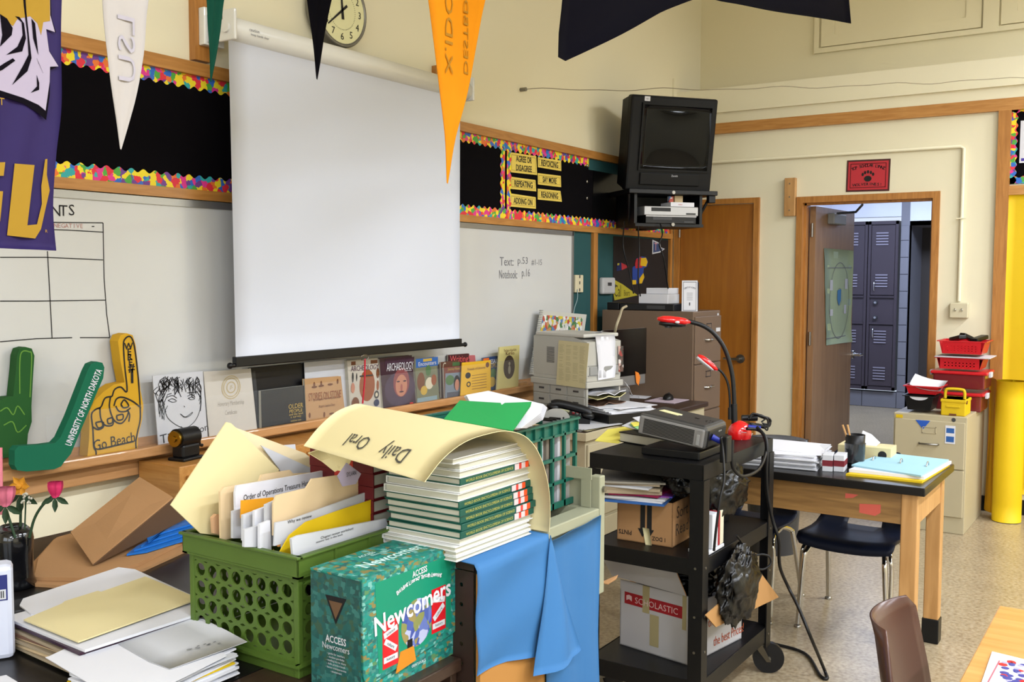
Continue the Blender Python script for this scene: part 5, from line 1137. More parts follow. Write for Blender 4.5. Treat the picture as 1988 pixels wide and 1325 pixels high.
# dark bin liner bucket behind the lab table
t = thing('waste_bin', 'grey waste bin with dark liner behind the lab table', 'waste bin', (5.5, 1.84, 0))
q = MB(DKGREY); q.lathe([(0.13, 0), (0.165, 0.60), (0.17, 0.61)], (5.45, 1.83, 0), seg=28); make('bin', q, t)
q = MB(M('grey_liner', '#55565a', 0.35, bump=0.6, bs=25)); q.lathe([(0.172, 0.54), (0.18, 0.60), (0.176, 0.635), (0.16, 0.62), (0.14, 0.615)], (5.45, 1.83, 0), seg=28); make('liner', q, t)

# ------------------------------------------------------------------ lab table
tx0, tx1, ty0, ty1, tz = 3.90, 4.50, 0.735, 2.0, 0.76
t = thing('lab_table', 'sturdy wooden lab table with thick black top and black leg boots', 'table', (4.2, 1.48, 0))
q = MB(BLKT); q.bbox(tx0, tx1, ty0, ty1, tz-0.032, tz, 0.004); make('tabletop', q, t)
q = MB(APRON)
q.bbox(tx0+0.035, tx0+0.06, ty0+0.09, ty1-0.09, 0.605, tz-0.032, 0.002); q.bbox(tx1-0.06, tx1-0.035, ty0+0.09, ty1-0.09, 0.605, tz-0.032, 0.002)
q.bbox(tx0+0.09, tx1-0.09, ty0+0.035, ty0+0.06, 0.605, tz-0.032, 0.002, PALEW); q.bbox(tx0+0.09, tx1-0.09, ty1-0.06, ty1-0.035, 0.605, tz-0.032, 0.002, PALEW); make('apron', q, t)
q = MB(M('faded_red_paint', '#c2584a', 0.7)); fr = FR((tx0+0.0348, ty0+0.0, 0), (0, -1, 0), (0, 0, 1))
for pl in ([(-0.245, 0.665), (-0.165, 0.672), (-0.165, 0.64), (-0.185, 0.625), (-0.245, 0.63)], [(-0.30, 0.70), (-0.25, 0.70), (-0.27, 0.685), (-0.30, 0.68)]): q.prism(pl, 0, 0.0004, M=fr)
make('paint_smear', q, t)
for x in (tx0+0.03, tx1-0.09):
    for y in (ty0+0.03, ty1-0.09):
        l = make('leg', MB(PALEW).bbox(x, x+0.06, y, y+0.06, 0.02, tz-0.032, 0.004), t)
        make('boot', MB(BLKP).bbox(x-0.004, x+0.064, y-0.004, y+0.064, 0.0, 0.105, 0.004), l)
# things on the table
lc = Vector((4.16, 1.42, tz)); stack('paper_stack', 'thick untidy stack of white papers on the lab table behind the cart', 'papers', KF(lc, 8), papers(13, 0.36, 0.44, 0.012, 3, 0.0038)+[(0.3, 0.22, 0.001, -0.02, -0.12, 18, WHITE), (0.28, 0.4, 0.001, 0.05, 0.02, -8, WHITE)])
stack('paper_stack', 'flat white papers and yellow slips at the far left of the lab table', 'papers', KF((4.12, 1.84, tz), 0), papers(5, 0.3, 0.24, 0.02, 8, 0.004)+[(0.1, 0.1, 0.002, -0.08, -0.06, 20, YEL)])
def tinybox(label, x, y, rz):
    t = thing('small_box', label, 'box', (x, y, tz), rz); F0 = KF((x, y, tz), math.degrees(rz))
    q = MB(WHITE2); q.M = F0; q.bbox(-0.045, 0.045, -0.02, 0.02, 0, 0.068, 0.002); make('carton', q, t)
    q = MB(M('maroon_band', '#6e1c26')); q.M = F0; q.box(-0.0455, 0.0455, -0.0205, 0.0205, 0.022, 0.046); make('band', q, t)
tinybox('small white and maroon box, the one nearer the paper stack', 4.07, 1.142, 0.2)
tinybox('small white and maroon box, the one nearer the black cup', 4.09, 1.098, 0.12)
t = thing('pen_cup', 'black tumbler holding two wooden sticks on the lab table', 'cup', (4.2, 1.07, tz))
q = MB(BLKP); q.lathe([(0.034, 0), (0.035, 0.004), (0.037, 0.05), (0.0375, 0.08), (0.040, 0.135), (0.037, 0.135), (0.033, 0.02), (0.001, 0.02)], (4.2, 1.07, tz), seg=28); make('tumbler', q, t)
q = MB(M('smoky_glass', '#26282a', 0.08, coat=0.5)); q.lathe([(0.0385, 0.02), (0.0425, 0.10)], (4.2, 1.07, tz), seg=28); make('sleeve', q, t)
for a, b in ((-0.03, 0.045), (-0.012, 0.03)):
    q = MB(PALEW); q.tube([(4.2, 1.07, tz+0.03), (4.2+a, 1.07+b, tz+0.175)], 0.004, seg=8); make('stick', q, t)
t = thing('tissue_box', 'cream tissue box with a tissue sticking out behind the black cup', 'tissue box', (4.42, 1.08, tz), math.radians(-90))
tb = KF((4.40, 1.07, tz), -88)
q = MB(M('cream_box', '#c9bd90', 0.6)); q.M = tb; q.bbox(-0.11, 0.11, -0.06, 0.06, 0, 0.065, 0.002); make('carton', q, t)
q = MB(INK); q.M = FR(tb @ Vector((0.075, -0.0605, 0.034)), tb.to_3x3() @ Vector((1, 0, 0)), (0, 0, 1)); q.lathe([(0.001, 0), (0.018, 0), (0.018, 0.0005)], seg=20, smooth=False); make('logo_disc', q, t)
q = MB(WHITE); q.M = tb; q.add([(-0.03, -0.02, 0.064), (0.04, -0.02, 0.064), (0.05, 0.02, 0.075), (-0.02, 0.03, 0.064), (-0.02, 0.0, 0.125), (0.015, 0.01, 0.11)], [(0, 1, 5, 4), (1, 2, 5), (2, 3, 4, 5), (3, 0, 4)]); make('tissue', q, t)
# binder
t = thing('binder', 'open yellow ring binder with pale blue pages on the lab table corner', 'binder', (4.17, 0.88, tz))
def flat(mb, pix, z0, z1, mat):
    P = [PZ(a, b, z0) for a, b in pix]; mb.slab(P, z1-z0, mat, n=(0, 0, 1)); return mb
make('cover', flat(MB(), ((1642, 924), (1722, 893), (1844, 905), (1790, 939)), tz, tz+0.008, YEL), t)
make('pages', flat(MB(), ((1648, 917), (1722, 886), (1847, 901), (1794, 932)), tz+0.008, tz+0.02, WHITE), t)
make('blue_pages', flat(MB(), ((1653, 906), (1718, 882), (1842, 896), (1788, 927)), tz+0.02, tz+0.027, M('pale_blue_paper', '#94bccb', 0.7)), t)
for a, b in ((1697, 893), (1750, 899), (1801, 905)):
    p = PZ(a, b, tz+0.028); make('ring', MB(CHROME).tube([p+Vector((0.02*math.cos(k), 0, 0.016*math.sin(k))) for k in [i*math.pi/8 for i in range(9)]], 0.0025, seg=6), t)

# ------------------------------------------------------------------ shell chairs
def shell_chair(label, loc, rz, mat, hole=True, h=0.75, ss=1.0):
    t = thing('school_chair', label, 'chair', loc, rz)
    prof = [(-0.205, 0.362), (-0.203, 0.388), (-0.175, 0.408), (-0.09, 0.402), (0.01, 0.396), (0.09, 0.399), (0.14, 0.412), (0.17, 0.436), (0.185, 0.475), (0.195, 0.53), (0.205, 0.585), (0.216, 0.645), (0.228, 0.70), (0.243, h-0.03), (0.256, h)]
    n = 16; G = []
    for i, (y, z) in enumerate(prof):
        row = []; back = i/(len(prof)-1)
        for j in range(n+1):
            u = j/n*2-1
            w_ = (0.205, 0.205, 0.205, 0.205, 0.205, 0.205, 0.203, 0.198, 0.192, 0.19, 0.19, 0.189, 0.187, 0.183, 0.178)[i]*ss
            if i == len(prof)-1: w_ *= 0.72
            if i == len(prof)-2: w_ *= 0.92
            if i == 0: w_ *= 0.94
            cz = 0.018*abs(u)**2.5 if i < 7 else 0
            cy = -0.05*abs(u)**2.2 if i >= 7 else (-0.02*abs(u)**2 if i == 6 else 0)
            row.append(Vector((u*w_, y+cy*min(1, (i-5)/3) if i > 5 else y, z+cz)))
        G.append(row)
    keep = lambda i, j: not (hole and i in (6, 7, 8) and 5 <= j <= 10)
    th = 0.006; vs = [p for r_ in G for p in r_]; m = n+1; N_ = []
    for i in range(len(G)):
        for j in range(m):
            a = G[min(i+1, len(G)-1)][j]-G[max(i-1, 0)][j]; b = G[i][min(j+1, n)]-G[i][max(j-1, 0)]; N_.append(b.cross(a).normalized())
    q_ = len(vs); vb = [v-N_[k]*th for k, v in enumerate(vs)]; fs = []; ed = {}
    for i in range(len(G)-1):
        for j in range(n):
            if not keep(i, j): continue
            f = (i*m+j, i*m+j+1, (i+1)*m+j+1, (i+1)*m+j); fs += [f, tuple(q_+a for a in f[::-1])]
            for k in range(4): ed[(f[k], f[(k+1) % 4])] = 1
    for (a, b) in list(ed):
        if (b, a) not in ed: fs.append((b, a, q_+a, q_+b))
    W_ = _W[t.name]
    mb = MB(mat); mb.M = W_; mb.add(vs+vb, fs, mat, True); make('shell', mb, t)
    for s in (-1, 1):
        for nm, a in (('front', -1), ('rear', 1)):
            q = MB(CHROME); q.M = W_
            y1 = -0.11 if a < 0 else 0.07; y2 = -0.175 if a < 0 else 0.16; yf = -0.2 if a < 0 else 0.27; xf = 0.19
            q.tube(bez([(s*0.135, 0.0, 0.378), (s*0.15, y1, 0.376), (s*0.165, y2, 0.345), (s*0.172, y2+0.02*a, 0.30), (s*xf, yf, 0.015)], 5), 0.0115, seg=10)
            if a < 0: q.tube(bez([(s*0.16, 0.03, 0.378), (s*0.175, y1, 0.376), (s*0.187, y2+0.012, 0.345), (s*0.192, y2+0.012, 0.29), (s*(xf+0.004), yf+0.01, 0.03)], 5), 0.009, seg=8)
            l = make('leg', q, t)
            q = MB(NICKEL); q.M = W_; q.lathe([(0.012, 0.012), (0.017, 0.008), (0.017, 0)][::-1], (s*xf, yf, 0.0), seg=12); make('glide', q, l)
    q = MB(CHROME); q.M = W_; q.tube([(-0.15, -0.05, 0.378), (0.15, -0.05, 0.378)], 0.009); q.tube([(-0.15, 0.03, 0.38), (0.15, 0.03, 0.38)], 0.009); make('seat_rail', q, t)
    return t
shell_chair('navy plastic chair tucked under the right end of the lab table', (4.49, 1.13, 0), math.radians(-90), NAVYP)
shell_chair('navy plastic chair under the lab table, half hidden by the black cart', (4.46, 1.63, 0), math.radians(-90), NAVYP)
shell_chair('brown plastic chair in the foreground at the pale wooden table', (2.24, 0.262, 0), math.radians(3), BROWNP, False, 0.815)
# foreground wooden table
t = thing('wooden_table', 'pale wood-topped table cut by the bottom right corner', 'table', (2.0, -0.1, 0))
A = PZ(1940, 1176, 0.74)
make('tabletop', MB(DESKTOPW).bbox(1.35, A.x, -0.55, A.y, 0.712, 0.74, 0.003), t)
for x in (1.42, A.x-0.1):
    for y in (-0.48, A.y-0.12): make('leg', MB(CHROME).cyl((x, y, 0), (x, y, 0.712), 0.016), t)
make('frame', MB(BLKM).box(1.42, A.x-0.1, -0.48, A.y-0.12, 0.69, 0.712), t)
cpt = ((1908, 1325), (1926, 1268), (2040, 1300), (2030, 1372), (1894, 1362))
P = [PZ(a, b, 0.7405) for a, b in ((1893, 1365), (1926, 1269), (2060, 1302), (2060, 1400))]
t = thing('flyer', 'white printed flyer with blue blobs and red border on the wooden table', 'paper', PZ(1950, 1320, 0.7405))
make('sheet', MB(WHITE).slab(P, 0.004, n=(0, 0, 1)), t)
q = MB(); fl = lambda a, b: PZ(a, b, 0.7448)
q.slab([fl(1906, 1345), fl(1939, 1283), fl(1942, 1284), fl(1909, 1346)], 0.0004, M('rose_line', '#a8606a'), n=(0, 0, 1))
for k in range(26):
    a, b = R.uniform(1945, 1990), R.uniform(1285, 1330); c = fl(a, b); q.lathe([(0.0001, 0), (0.006+0.004*R.random(), 0), (0.004, 0.0004)], tuple(c), R.choice([M('indigo_print', '#3c3c84'), M('indigo_print'), REDP, M('violet_grey', '#9a96b8')]), 10, None, False)
make('print', q, t)

# ------------------------------------------------------------------ audio-visual cart
cx0_, cx1_, cy0_, cy1_ = 3.02, 3.70, 1.25, 1.675
zT, zM, zB = 0.93, 0.612, 0.20
t = thing('media_cart', 'black metal three-shelf media cart loaded with projector and boxes', 'cart', ((cx0_+cx1_)/2, (cy0_+cy1_)/2, 0))
def shelf(z1, lip):
    q = MB(BLKM); q.box(cx0_+0.01, cx1_-0.01, cy0_+0.01, cy1_-0.01, z1-lip*0.6, z1-lip*0.6+0.004) if False else q.box(cx0_+0.006, cx1_-0.006, cy0_+0.006, cy1_-0.006, z1-0.006, z1-0.001)
    for e in ((cx0_, cx1_, cy0_, cy0_+0.004), (cx0_, cx1_, cy1_-0.004, cy1_), (cx0_, cx0_+0.004, cy0_, cy1_), (cx1_-0.004, cx1_, cy0_, cy1_)): q.bbox(*e, z1-lip, z1, 0.0012)
    return q
make('top_shelf', shelf(zT, 0.052), t); make('middle_shelf', shelf(zM, 0.055), t); make('bottom_shelf', shelf(zB, 0.06), t)
for x, sx in ((cx0_, 1), (cx1_, -1)):
    for y, sy in ((cy0_, 1), (cy1_, -1)):
        q = MB(BLKM); w_ = 0.045
        q.box(min(x, x+sx*w_), max(x, x+sx*w_), min(y-sy*0.004, y), max(y-sy*0.004, y), 0.12, zT-0.052); q.box(min(x-sx*0.004, x), max(x-sx*0.004, x), min(y-sy*0.004, y+sy*w_), max(y-sy*0.004, y+sy*w_), 0.12, zT-0.052)
        l = make('post', q, t)
        q = MB(NICKEL)
        for z in (zB-0.03, 0.17+0.13, 0.42, zM-0.028):
            q.cyl((x-sx*0.004, y+sy*0.022, z), (x-sx*0.006, y+sy*0.022, z), 0.0045, seg=8); q.cyl((x+sx*0.022, y-sy*0.004, z), (x+sx*0.022, y-sy*0.006, z), 0.0045, seg=8)
        make('bolts', q, l)
        cc = Vector((x+sx*0.02+0.045, y+sy*0.03-0.02, 0.06)); ax = Vector((0.9, 0.43, 0)); bx2 = Vector((-0.43, 0.9, 0)); zv = Vector((0, 0, 1)); pc = Vector((x+sx*0.03, y+sy*0.03, 0))
        q = MB(BLKP); q.cyl(cc-ax*0.014, cc+ax*0.014, 0.06, seg=28); c_ = make('caster', q, t)
        q = MB(M('caster_steel', '#6e6a60', 0.4, 0.8)); q.cyl(pc+zv*0.126, pc+zv*0.14, 0.026)
        for s in (-1, 1): e_ = ax*s*0.019; q.slab([pc+e_+zv*0.128-bx2*0.012, pc+e_+zv*0.128+bx2*0.02, cc+e_+bx2*0.008-zv*0.012, cc+e_-bx2*0.008-zv*0.012], 0.003)
        q.cyl(cc-ax*0.024, cc+ax*0.024, 0.008); make('fork', q, c_)
ZT_ = zT-0.001
# top of cart
q = MB(M('yellow_paper_bright', '#ded25a', 0.7)); P = [PZ(a, b, zT) for a, b in ((1155, 857), (1180, 835), (1212, 830), (1236, 838), (1200, 862))]; q.slab(P, 0.002, n=(0, 0, 1)); solo('yellow_sheet', q, 'yellow paper sheet at the left end of the cart top', 'paper')
a, b = PZ(1284, 872, zT), PZ(1201, 858, zT); u = (b-a); L_ = u.length; ang = math.degrees(math.atan2(u.y, u.x))-180
BF = KF(b, ang)
t = thing('thick_book', 'thick book with dark cover and pale page edges on the cart top', 'book', b+Vector((0, 0, 0)), math.radians(ang))
q = MB(BLKP); q.M = BF; q.bbox(0, L_, 0, 0.19, 0.034, 0.038, 0.001); q.bbox(0, L_, 0, 0.19, 0, 0.004, 0.001); q.box(0, L_, 0.186, 0.19, 0, 0.038); make('cover', q, t)
q = MB(M('page_edge')); q.M = BF; q.box(0.003, L_-0.003, 0.004, 0.186, 0.004, 0.034); make('pages', q, t)
t = thing('paper_scraps', 'small green, yellow and white slips piled behind the book on the cart', 'papers', PZ(1230, 832, zT+0.04))
for i, (pp, mt_) in enumerate(((((1207, 828), (1235, 815), (1262, 820), (1250, 838)), WHITE2), (((1222, 825), (1248, 818), (1262, 832), (1240, 836)), M('mint_slip', '#8cc88c')), (((1224, 822), (1258, 816), (1266, 822), (1230, 829)), M('yellow_paper_bright')), (((1228, 812), (1262, 806), (1268, 818), (1240, 820)), WHITE))):
    zz = zT+0.041+i*0.004; make('slip', MB(mt_).slab([PZ(a, b, zz) for a, b in pp], 0.002, n=(0, 0, 1)), t)
q = MB(BLKP); q.M = KF((3.11, 1.35, zT), 0); q.bbox(-0.02, 0.17, -0.055, 0.16, 0, 0.028, 0.004); solo('flat_case', q, 'black flat case under the projector on the cart', 'case')
# projector
t = thing('projector', 'dark grey data projector tilted up on the media cart', 'projector', (3.2, 1.42, zT+0.03))
PR = Matrix.Translation((3.10, 1.283, zT+0.034)) @ Matrix.Rotation(math.radians(90+2), 4, 'Z') @ Matrix.Rotation(math.radians(-8), 4, 'Y')
# local x: along grille side (near right -> far left), local y: towards -X world (grille face outwards), so body spans y from -0.2 to 0
q = MB(M('projector_shell', '#464543', 0.45)); q.M = PR; q.bbox(0, 0.25, -0.20, 0.0, 0.0, 0.078, 0.012); make('case', q, t)
q = MB(M('projector_top', '#302f2e', 0.5)); q.M = PR; q.bbox(0.008, 0.242, -0.192, -0.008, 0.06, 0.0815, 0.008); make('top_panel', q, t)
q = MB(M('projector_side', '#767472', 0.4)); q.M = PR; q.bbox(0.006, 0.244, -0.006, 0.006, 0.006, 0.07, 0.006); s_ = make('side_panel', q, t)
q = MB(BLKP); q.M = PR
for i in range(11): q.box(0.04, 0.225, 0.005, 0.0075, 0.014+i*0.0046, 0.0165+i*0.0046)
make('grille', q, s_)
q = MB(GREYP); q.M = PR; q.bbox(0.02, 0.03, 0.005, 0.0085, 0.014, 0.05, 0.001); make('slot_cover', q, s_)
q = MB(BLKP); q.M = PR; q.bbox(-0.004, 0.002, -0.185, -0.015, 0.008, 0.066, 0.003); make('socket_panel', q, t)
q = MB(M('white_print', '#c8c8c0')); q.text('VIDEO IN', FR(PR @ Vector((-0.0045, -0.12, 0.055)), PR.to_3x3() @ Vector((0, -1, 0)), PR.to_3x3() @ Vector((0, 0, 1))), 0.007); q.M = PR; q.box(0.13, 0.15, -0.1, -0.09, 0.0816, 0.082); make('print', q, t)
q = MB(M('pale_yellow_note', '#d4cf9e')); q.M = PR; q.box(0.15, 0.225, -0.09, -0.055, 0.0816, 0.083, M=Matrix.Rotation(-0.15, 4, 'Z')); make('taped_note', q, t)
q = MB(BLKP); q.M = PR; q.box(0.07, 0.085, -0.11, -0.1, 0.0816, 0.083)
for i in range(7): q.cyl((0.03+0.012*math.cos(i), -0.1+0.018*math.sin(i), 0.0816), (0.03+0.012*math.cos(i), -0.1+0.018*math.sin(i), 0.0825), 0.003, seg=8)
make('buttons', q, t)
for a, b in ((0.03, -0.03), (0.03, -0.17)): make('foot', MB(BLKP).cyl(PR @ Vector((a, b, 0.0)), PR @ Vector((a, b, -0.006)), 0.01), t)
q = MB(BLUEPL); a, b = PR @ Vector((-0.003, -0.05, 0.042)), PR @ Vector((-0.06, -0.07, 0.02))
q.tube([a, a.lerp(b, 0.75)], [0.012, 0.009], seg=6); q.tube([a.lerp(b, 0.7), b], [0.006, 0.004]); make('video_plug', q, t)
# document camera
dp = 3.80; bp = D(1436, 835, dp); bp.z = zT
t = thing('document_camera', 'red document camera with two black goosenecks at the cart back corner', 'document camera', bp)
q = MB(REDG); q.ell((bp.x, bp.y, zT+0.018), (0.05, 0.045, 0.05), seg=20, rings=12); make('base', q, t)
q = MB(WHITE)
for k in (0, 1): q.tube([Vector((bp.x, bp.y, zT+0.018))+Vector((-0.0495*math.cos(a)*math.cos(0.5-k*0.25), -0.046*math.sin(a+0.9)*math.cos(0.5-k*0.25), 0.052*math.sin(0.5-k*0.25))) for a in [-0.4+i*0.12 for i in range(8)]], 0.0012, seg=5)
make('stripes', q, t)
q = MB(CABLE); q.tube(bez([D(1426, 815, dp), D(1425, 770, dp), D(1421, 725, dp), D(1408, 680, dp), D(1388, 650, dp), D(1365, 633, dp), D(1336, 624, dp)], 6), 0.0085, seg=10); q.tube([D(1426, 825, dp), D(1425, 785, dp)], 0.0125); make('camera_neck', q, t)
q = MB(CABLE); q.tube(bez([D(1417, 815, dp), D(1417, 775, dp), D(1413, 745, dp), D(1403, 725, dp), D(1388, 712, dp)], 6), 0.005, seg=8); q.tube([D(1417, 815, dp), D(1417, 792, dp)], 0.008); make('lamp_neck', q, t)
def along(mb, a, b, r, mat, flatz=1.0, ws=(0.25, 0.75, 0.98, 1.0, 0.9, 0.6, 0.2)):
    """capsule-like body between two points, r half width"""
    a, b = Vector(a), Vector(b); x = (b-a).normalized(); y = UP-x*UP.dot(x); y.normalize(); z = x.cross(y); vs = []; n = len(ws); sg = 16
    for i, w_ in enumerate(ws):
        c = a.lerp(b, i/(n-1))
        for k in range(sg):
            th = 2*math.pi*k/sg; vs.append(c+y*math.cos(th)*r*w_*flatz+z*math.sin(th)*r*w_)
    fs = [(i*sg+k, i*sg+(k+1) % sg, (i+1)*sg+(k+1) % sg, (i+1)*sg+k) for i in range(n-1) for k in range(sg)]+[tuple(range(sg))[::-1], tuple((n-1)*sg+k for k in range(sg))]
    mb.add(vs, fs, mat, True); return mb
q = MB(); along(q, D(1276, 619, dp), D(1340, 626, dp), 0.026, REDG, 0.62, (0.35, 0.85, 1, 1, 1, 0.85, 0.35)); h_ = make('camera_head', q, t)
q = MB(); along(q, D(1279, 628, dp), D(1330, 632, dp), 0.022, BLKP, 0.5, (0.5, 0.95, 1, 1, 0.95, 0.8, 0.5)); q.cyl(D(1298, 630, dp), D(1297, 637, dp), 0.014, BLKP); make('camera_underside', q, h_)
q = MB(WHITE); q.ell(D(1315, 626, dp-0.03), (0.009, 0.009, 0.005)); make('button', q, h_)
q = MB(); along(q, D(1355, 690, dp), D(1392, 719, dp), 0.022, REDG, 0.6, (0.4, 0.9, 1, 1, 0.95, 0.8, 0.45)); h_ = make('lamp_head', q, t)
q = MB(); along(q, D(1353, 694, dp-0.002), D(1384, 719, dp-0.002), 0.018, WHITE2, 0.4, (0.6, 1, 1, 1, 1, 0.9, 0.6)); make('lamp_diffuser', q, h_)
q = MB(BLKP); P = [(1455, 812), (1465, 806), (1480, 808), (1492, 815), (1488, 828), (1470, 826), (1458, 824)]
for k in range(5): q.tube(bez([D(a+R.uniform(-4, 4), b+R.uniform(-3, 3), dp+0.02*k) for a, b in P], 4), 0.004)
q.tube(bez([D(1478, 820, dp), D(1490, 812, dp), D(1497, 818, dp), D(1490, 824, dp), D(1480, 822, dp)], 5), 0.003); q.tube(bez([D(1480, 822, dp), D(1490, 830, dp), D(1489, 836, dp), D(1483, 830, dp)], 5), 0.003)
q.tube([D(1440, 812, dp+0.05), D(1470, 812, dp+0.05)], 0.012)
solo('cable_bundle', q, 'tangled bundle of black cables behind the red camera base', 'cable')
q = MB(BLUEPL); q.tube([D(1452, 829, dp-0.06), D(1476, 833, dp-0.06)], [0.008, 0.011], seg=6); solo('video_plug', q, 'blue cable plug beside the red document camera base', 'plug')
q = MB(WHITE); P = [PZ(a, b, zT) for a, b in ((1425, 852), (1428, 845), (1462, 843), (1440, 855))]; q.slab(P, 0.002, n=(0, 0, 1)); solo('paper_slip', q, 'white paper slip by the projector at the cart edge', 'paper')
q = MB(M('pink_eraser', '#c07c80')); q.M = KF(PZ(1426, 850, zT+0.003), 20); q.bbox(-0.02, 0.02, -0.01, 0.01, 0, 0.018, 0.003); solo('eraser', q, 'small pink eraser on the white slip by the projector', 'eraser')
# power strip and cables
t = thing('power_block', 'black power block hanging on cords at the cart front edge', 'power block', D(1408, 900, 3.3))
q = MB(BLKP); q.M = KF(PY(1408, 878, 1.225), 0); q.bbox(-0.022, 0.022, -0.015, 0.012, -0.035, 0.055, 0.004); make('block', q, t)
def cable(label, pts, r=0.0045, n=6, mat=CABLE): q = MB(mat); q.tube(bez(pts, n), r, seg=7); return solo('cable', q, label, 'cable')
cable('black cord from the projector hanging down beside the near cart post', [PR @ Vector((-0.06, -0.07, 0.02)), D(1400, 850, 3.3), D(1403, 870, 3.3), D(1406, 930, 3.26), D(1398, 970, 3.24), D(1390, 1030, 3.24), D(1386, 1070, 3.25)])
cable('black cord looping below the cart top to the right post', [D(1422, 855, 3.35), D(1421, 890, 3.35), D(1424, 910, 3.36), D(1440, 925, 3.4), D(1465, 918, 3.5), D(1480, 900, 3.6), D(1488, 870, 3.68), D(1482, 845, 3.72), D(1470, 835, 3.74), D(1450, 833, 3.7)], 0.006)
cable('thick black cord draped over the right corner of the cart top', [D(1470, 830, 3.72), D(1486, 850, 3.68), D(1490, 880, 3.66), D(1488, 915, 3.66), D(1490, 960, 3.68), D(1500, 1010, 3.7), D(1512, 1050, 3.7), D(1514, 1100, 3.75), D(1530, 1140, 3.8), D(1550, 1180, 3.75), D(1575, 1240, 3.7), PZ(1600, 1300, 0.02), PZ(1606, 1318, 0.008), PZ(1592, 1312, 0.008), PZ(1572, 1278, 0.008), PZ(1545, 1262, 0.008), PZ(1490, 1248, 0.008)], 0.0065)
cable('thin black cord curling round the right cart post at mid height', [D(1430, 1040, 3.4), D(1445, 1060, 3.5), D(1460, 1078, 3.6), D(1480, 1077, 3.62), D(1494, 1082, 3.63), D(1496, 1096, 3.63), D(1482, 1106, 3.62), D(1468, 1104, 3.6)], 0.004)
# middle shelf
def quadbox(pa, pb, z0, depth, side=1):
    A, B = PZ(*pa, z0), PZ(*pb, z0); u = (A-B); L_ = u.length; ang = math.atan2(u.y, u.x)   # local x from near corner to left corner
    return Matrix.Translation(B) @ Matrix.Rotation(ang, 4, 'Z'), L_    # box lies at local y from -depth to 0
BF, L_ = quadbox((1198, 1047), (1305, 1064), zM, 0.2)
zt_ = PV(BF @ Vector((0, 0, 0)), 978)-zM
t = thing('cardboard_box', 'brown cardboard box printed PINTS upside down on the middle cart shelf', 'box', BF.translation)
q = MB(CARDB); q.M = BF; dp_ = 0.235
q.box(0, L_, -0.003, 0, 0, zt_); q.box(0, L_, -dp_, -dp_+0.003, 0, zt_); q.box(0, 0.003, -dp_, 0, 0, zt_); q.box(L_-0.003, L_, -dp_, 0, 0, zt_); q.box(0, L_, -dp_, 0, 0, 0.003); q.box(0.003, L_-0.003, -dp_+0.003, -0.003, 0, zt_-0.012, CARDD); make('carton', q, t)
LF = lambda x, z: FR(BF @ Vector((x, 0.0005, z)), BF.to_3x3() @ Vector((-1, 0, 0)), (0, 0, 1))     # left face frame
q = MB(INK)
q.text('PINTS', LF(L_*0.85, 0.03) @ Matrix.Rotation(math.pi, 4, 'Z'), 0.022, bold=True, wid=0.05); q.text('1 DOZ', LF(L_*0.24, 0.022) @ Matrix.Rotation(math.pi, 4, 'Z'), 0.02, bold=True, wid=0.05)
for x in (0.41, 0.53):
    q.M = LF(L_*x, zt_*0.62); q.box(-0.009, 0.009, -0.045, zt_*0.36, 0.0005, 0.001); q.prism([(-0.018, -0.045), (0.018, -0.045), (0, -0.075)], 0.0005, 0.001); q.M = Matrix()
make('print', q, t)
q = MB(M('dark_marker', '#4a3a2c')); fr = FR(BF @ Vector((-0.0005, -0.085, zt_*0.55)), BF.to_3x3() @ Vector((0, -1, 0)), (0, 0, 1))
q.text('Sort', fr @ Matrix.Translation((0, 0.03, 0)), 0.06); q.text('Read', fr @ Matrix.Translation((0, -0.03, 0)), 0.06); make('handwriting', q, t)
q = MB(M('masking_tape', '#c9bf94')); q.grid([[BF @ Vector((L_*0.47+0.012*s-0.008*k, 0.002+0.004*k, 0.055-0.03*k)) for s in (-1, 1)] for k in range(5)], t=0.0008); make('tape', q, t)
zz = zM+zt_
def pile(name, label, cx_, cy_, ang, z, layers): return stack(name, label, 'papers', KF((cx_, cy_, z), ang), layers)
c_ = BF @ Vector((L_*0.62, -0.06, 0))
pile('magazine_pile', 'magazines and papers heaped on the cardboard box on the cart', c_.x+0.0, c_.y+0.02, 12, zz, [(0.3, 0.24, 0.008, 0, 0, 0, BLU), (0.3, 0.24, 0.006, 0.01, 0, -3, WHITE), (0.29, 0.24, 0.007, 0, 0.01, 4, WHITE2), (0.28, 0.22, 0.005, 0.02, -0.01, 8, cells('rainbow_print', ['#a01850', '#4030a0', '#208040', '#c02060', '#803090'], 22)), (0.27, 0.22, 0.006, 0.0, 0.0, -5, M('magenta_cover', '#8a1846', 0.4)), (0.28, 0.22, 0.012, -0.01, 0.03, 12, M('tan_pages', '#a09078')), (0.27, 0.22, 0.01, -0.015, 0.02, 6, M('tan_pages')), (0.28, 0.22, 0.006, -0.02, 0.03, -4, WHITE2), (0.27, 0.22, 0.008, -0.01, 0.03, 9, M('tan_pages')), (0.27, 0.22, 0.006, -0.02, 0.02, 14, M('grey_pages', '#8c867a')), (0.27, 0.21, 0.004, -0.015, 0.03, 12, M('grey_cover', '#45423e', 0.4))])
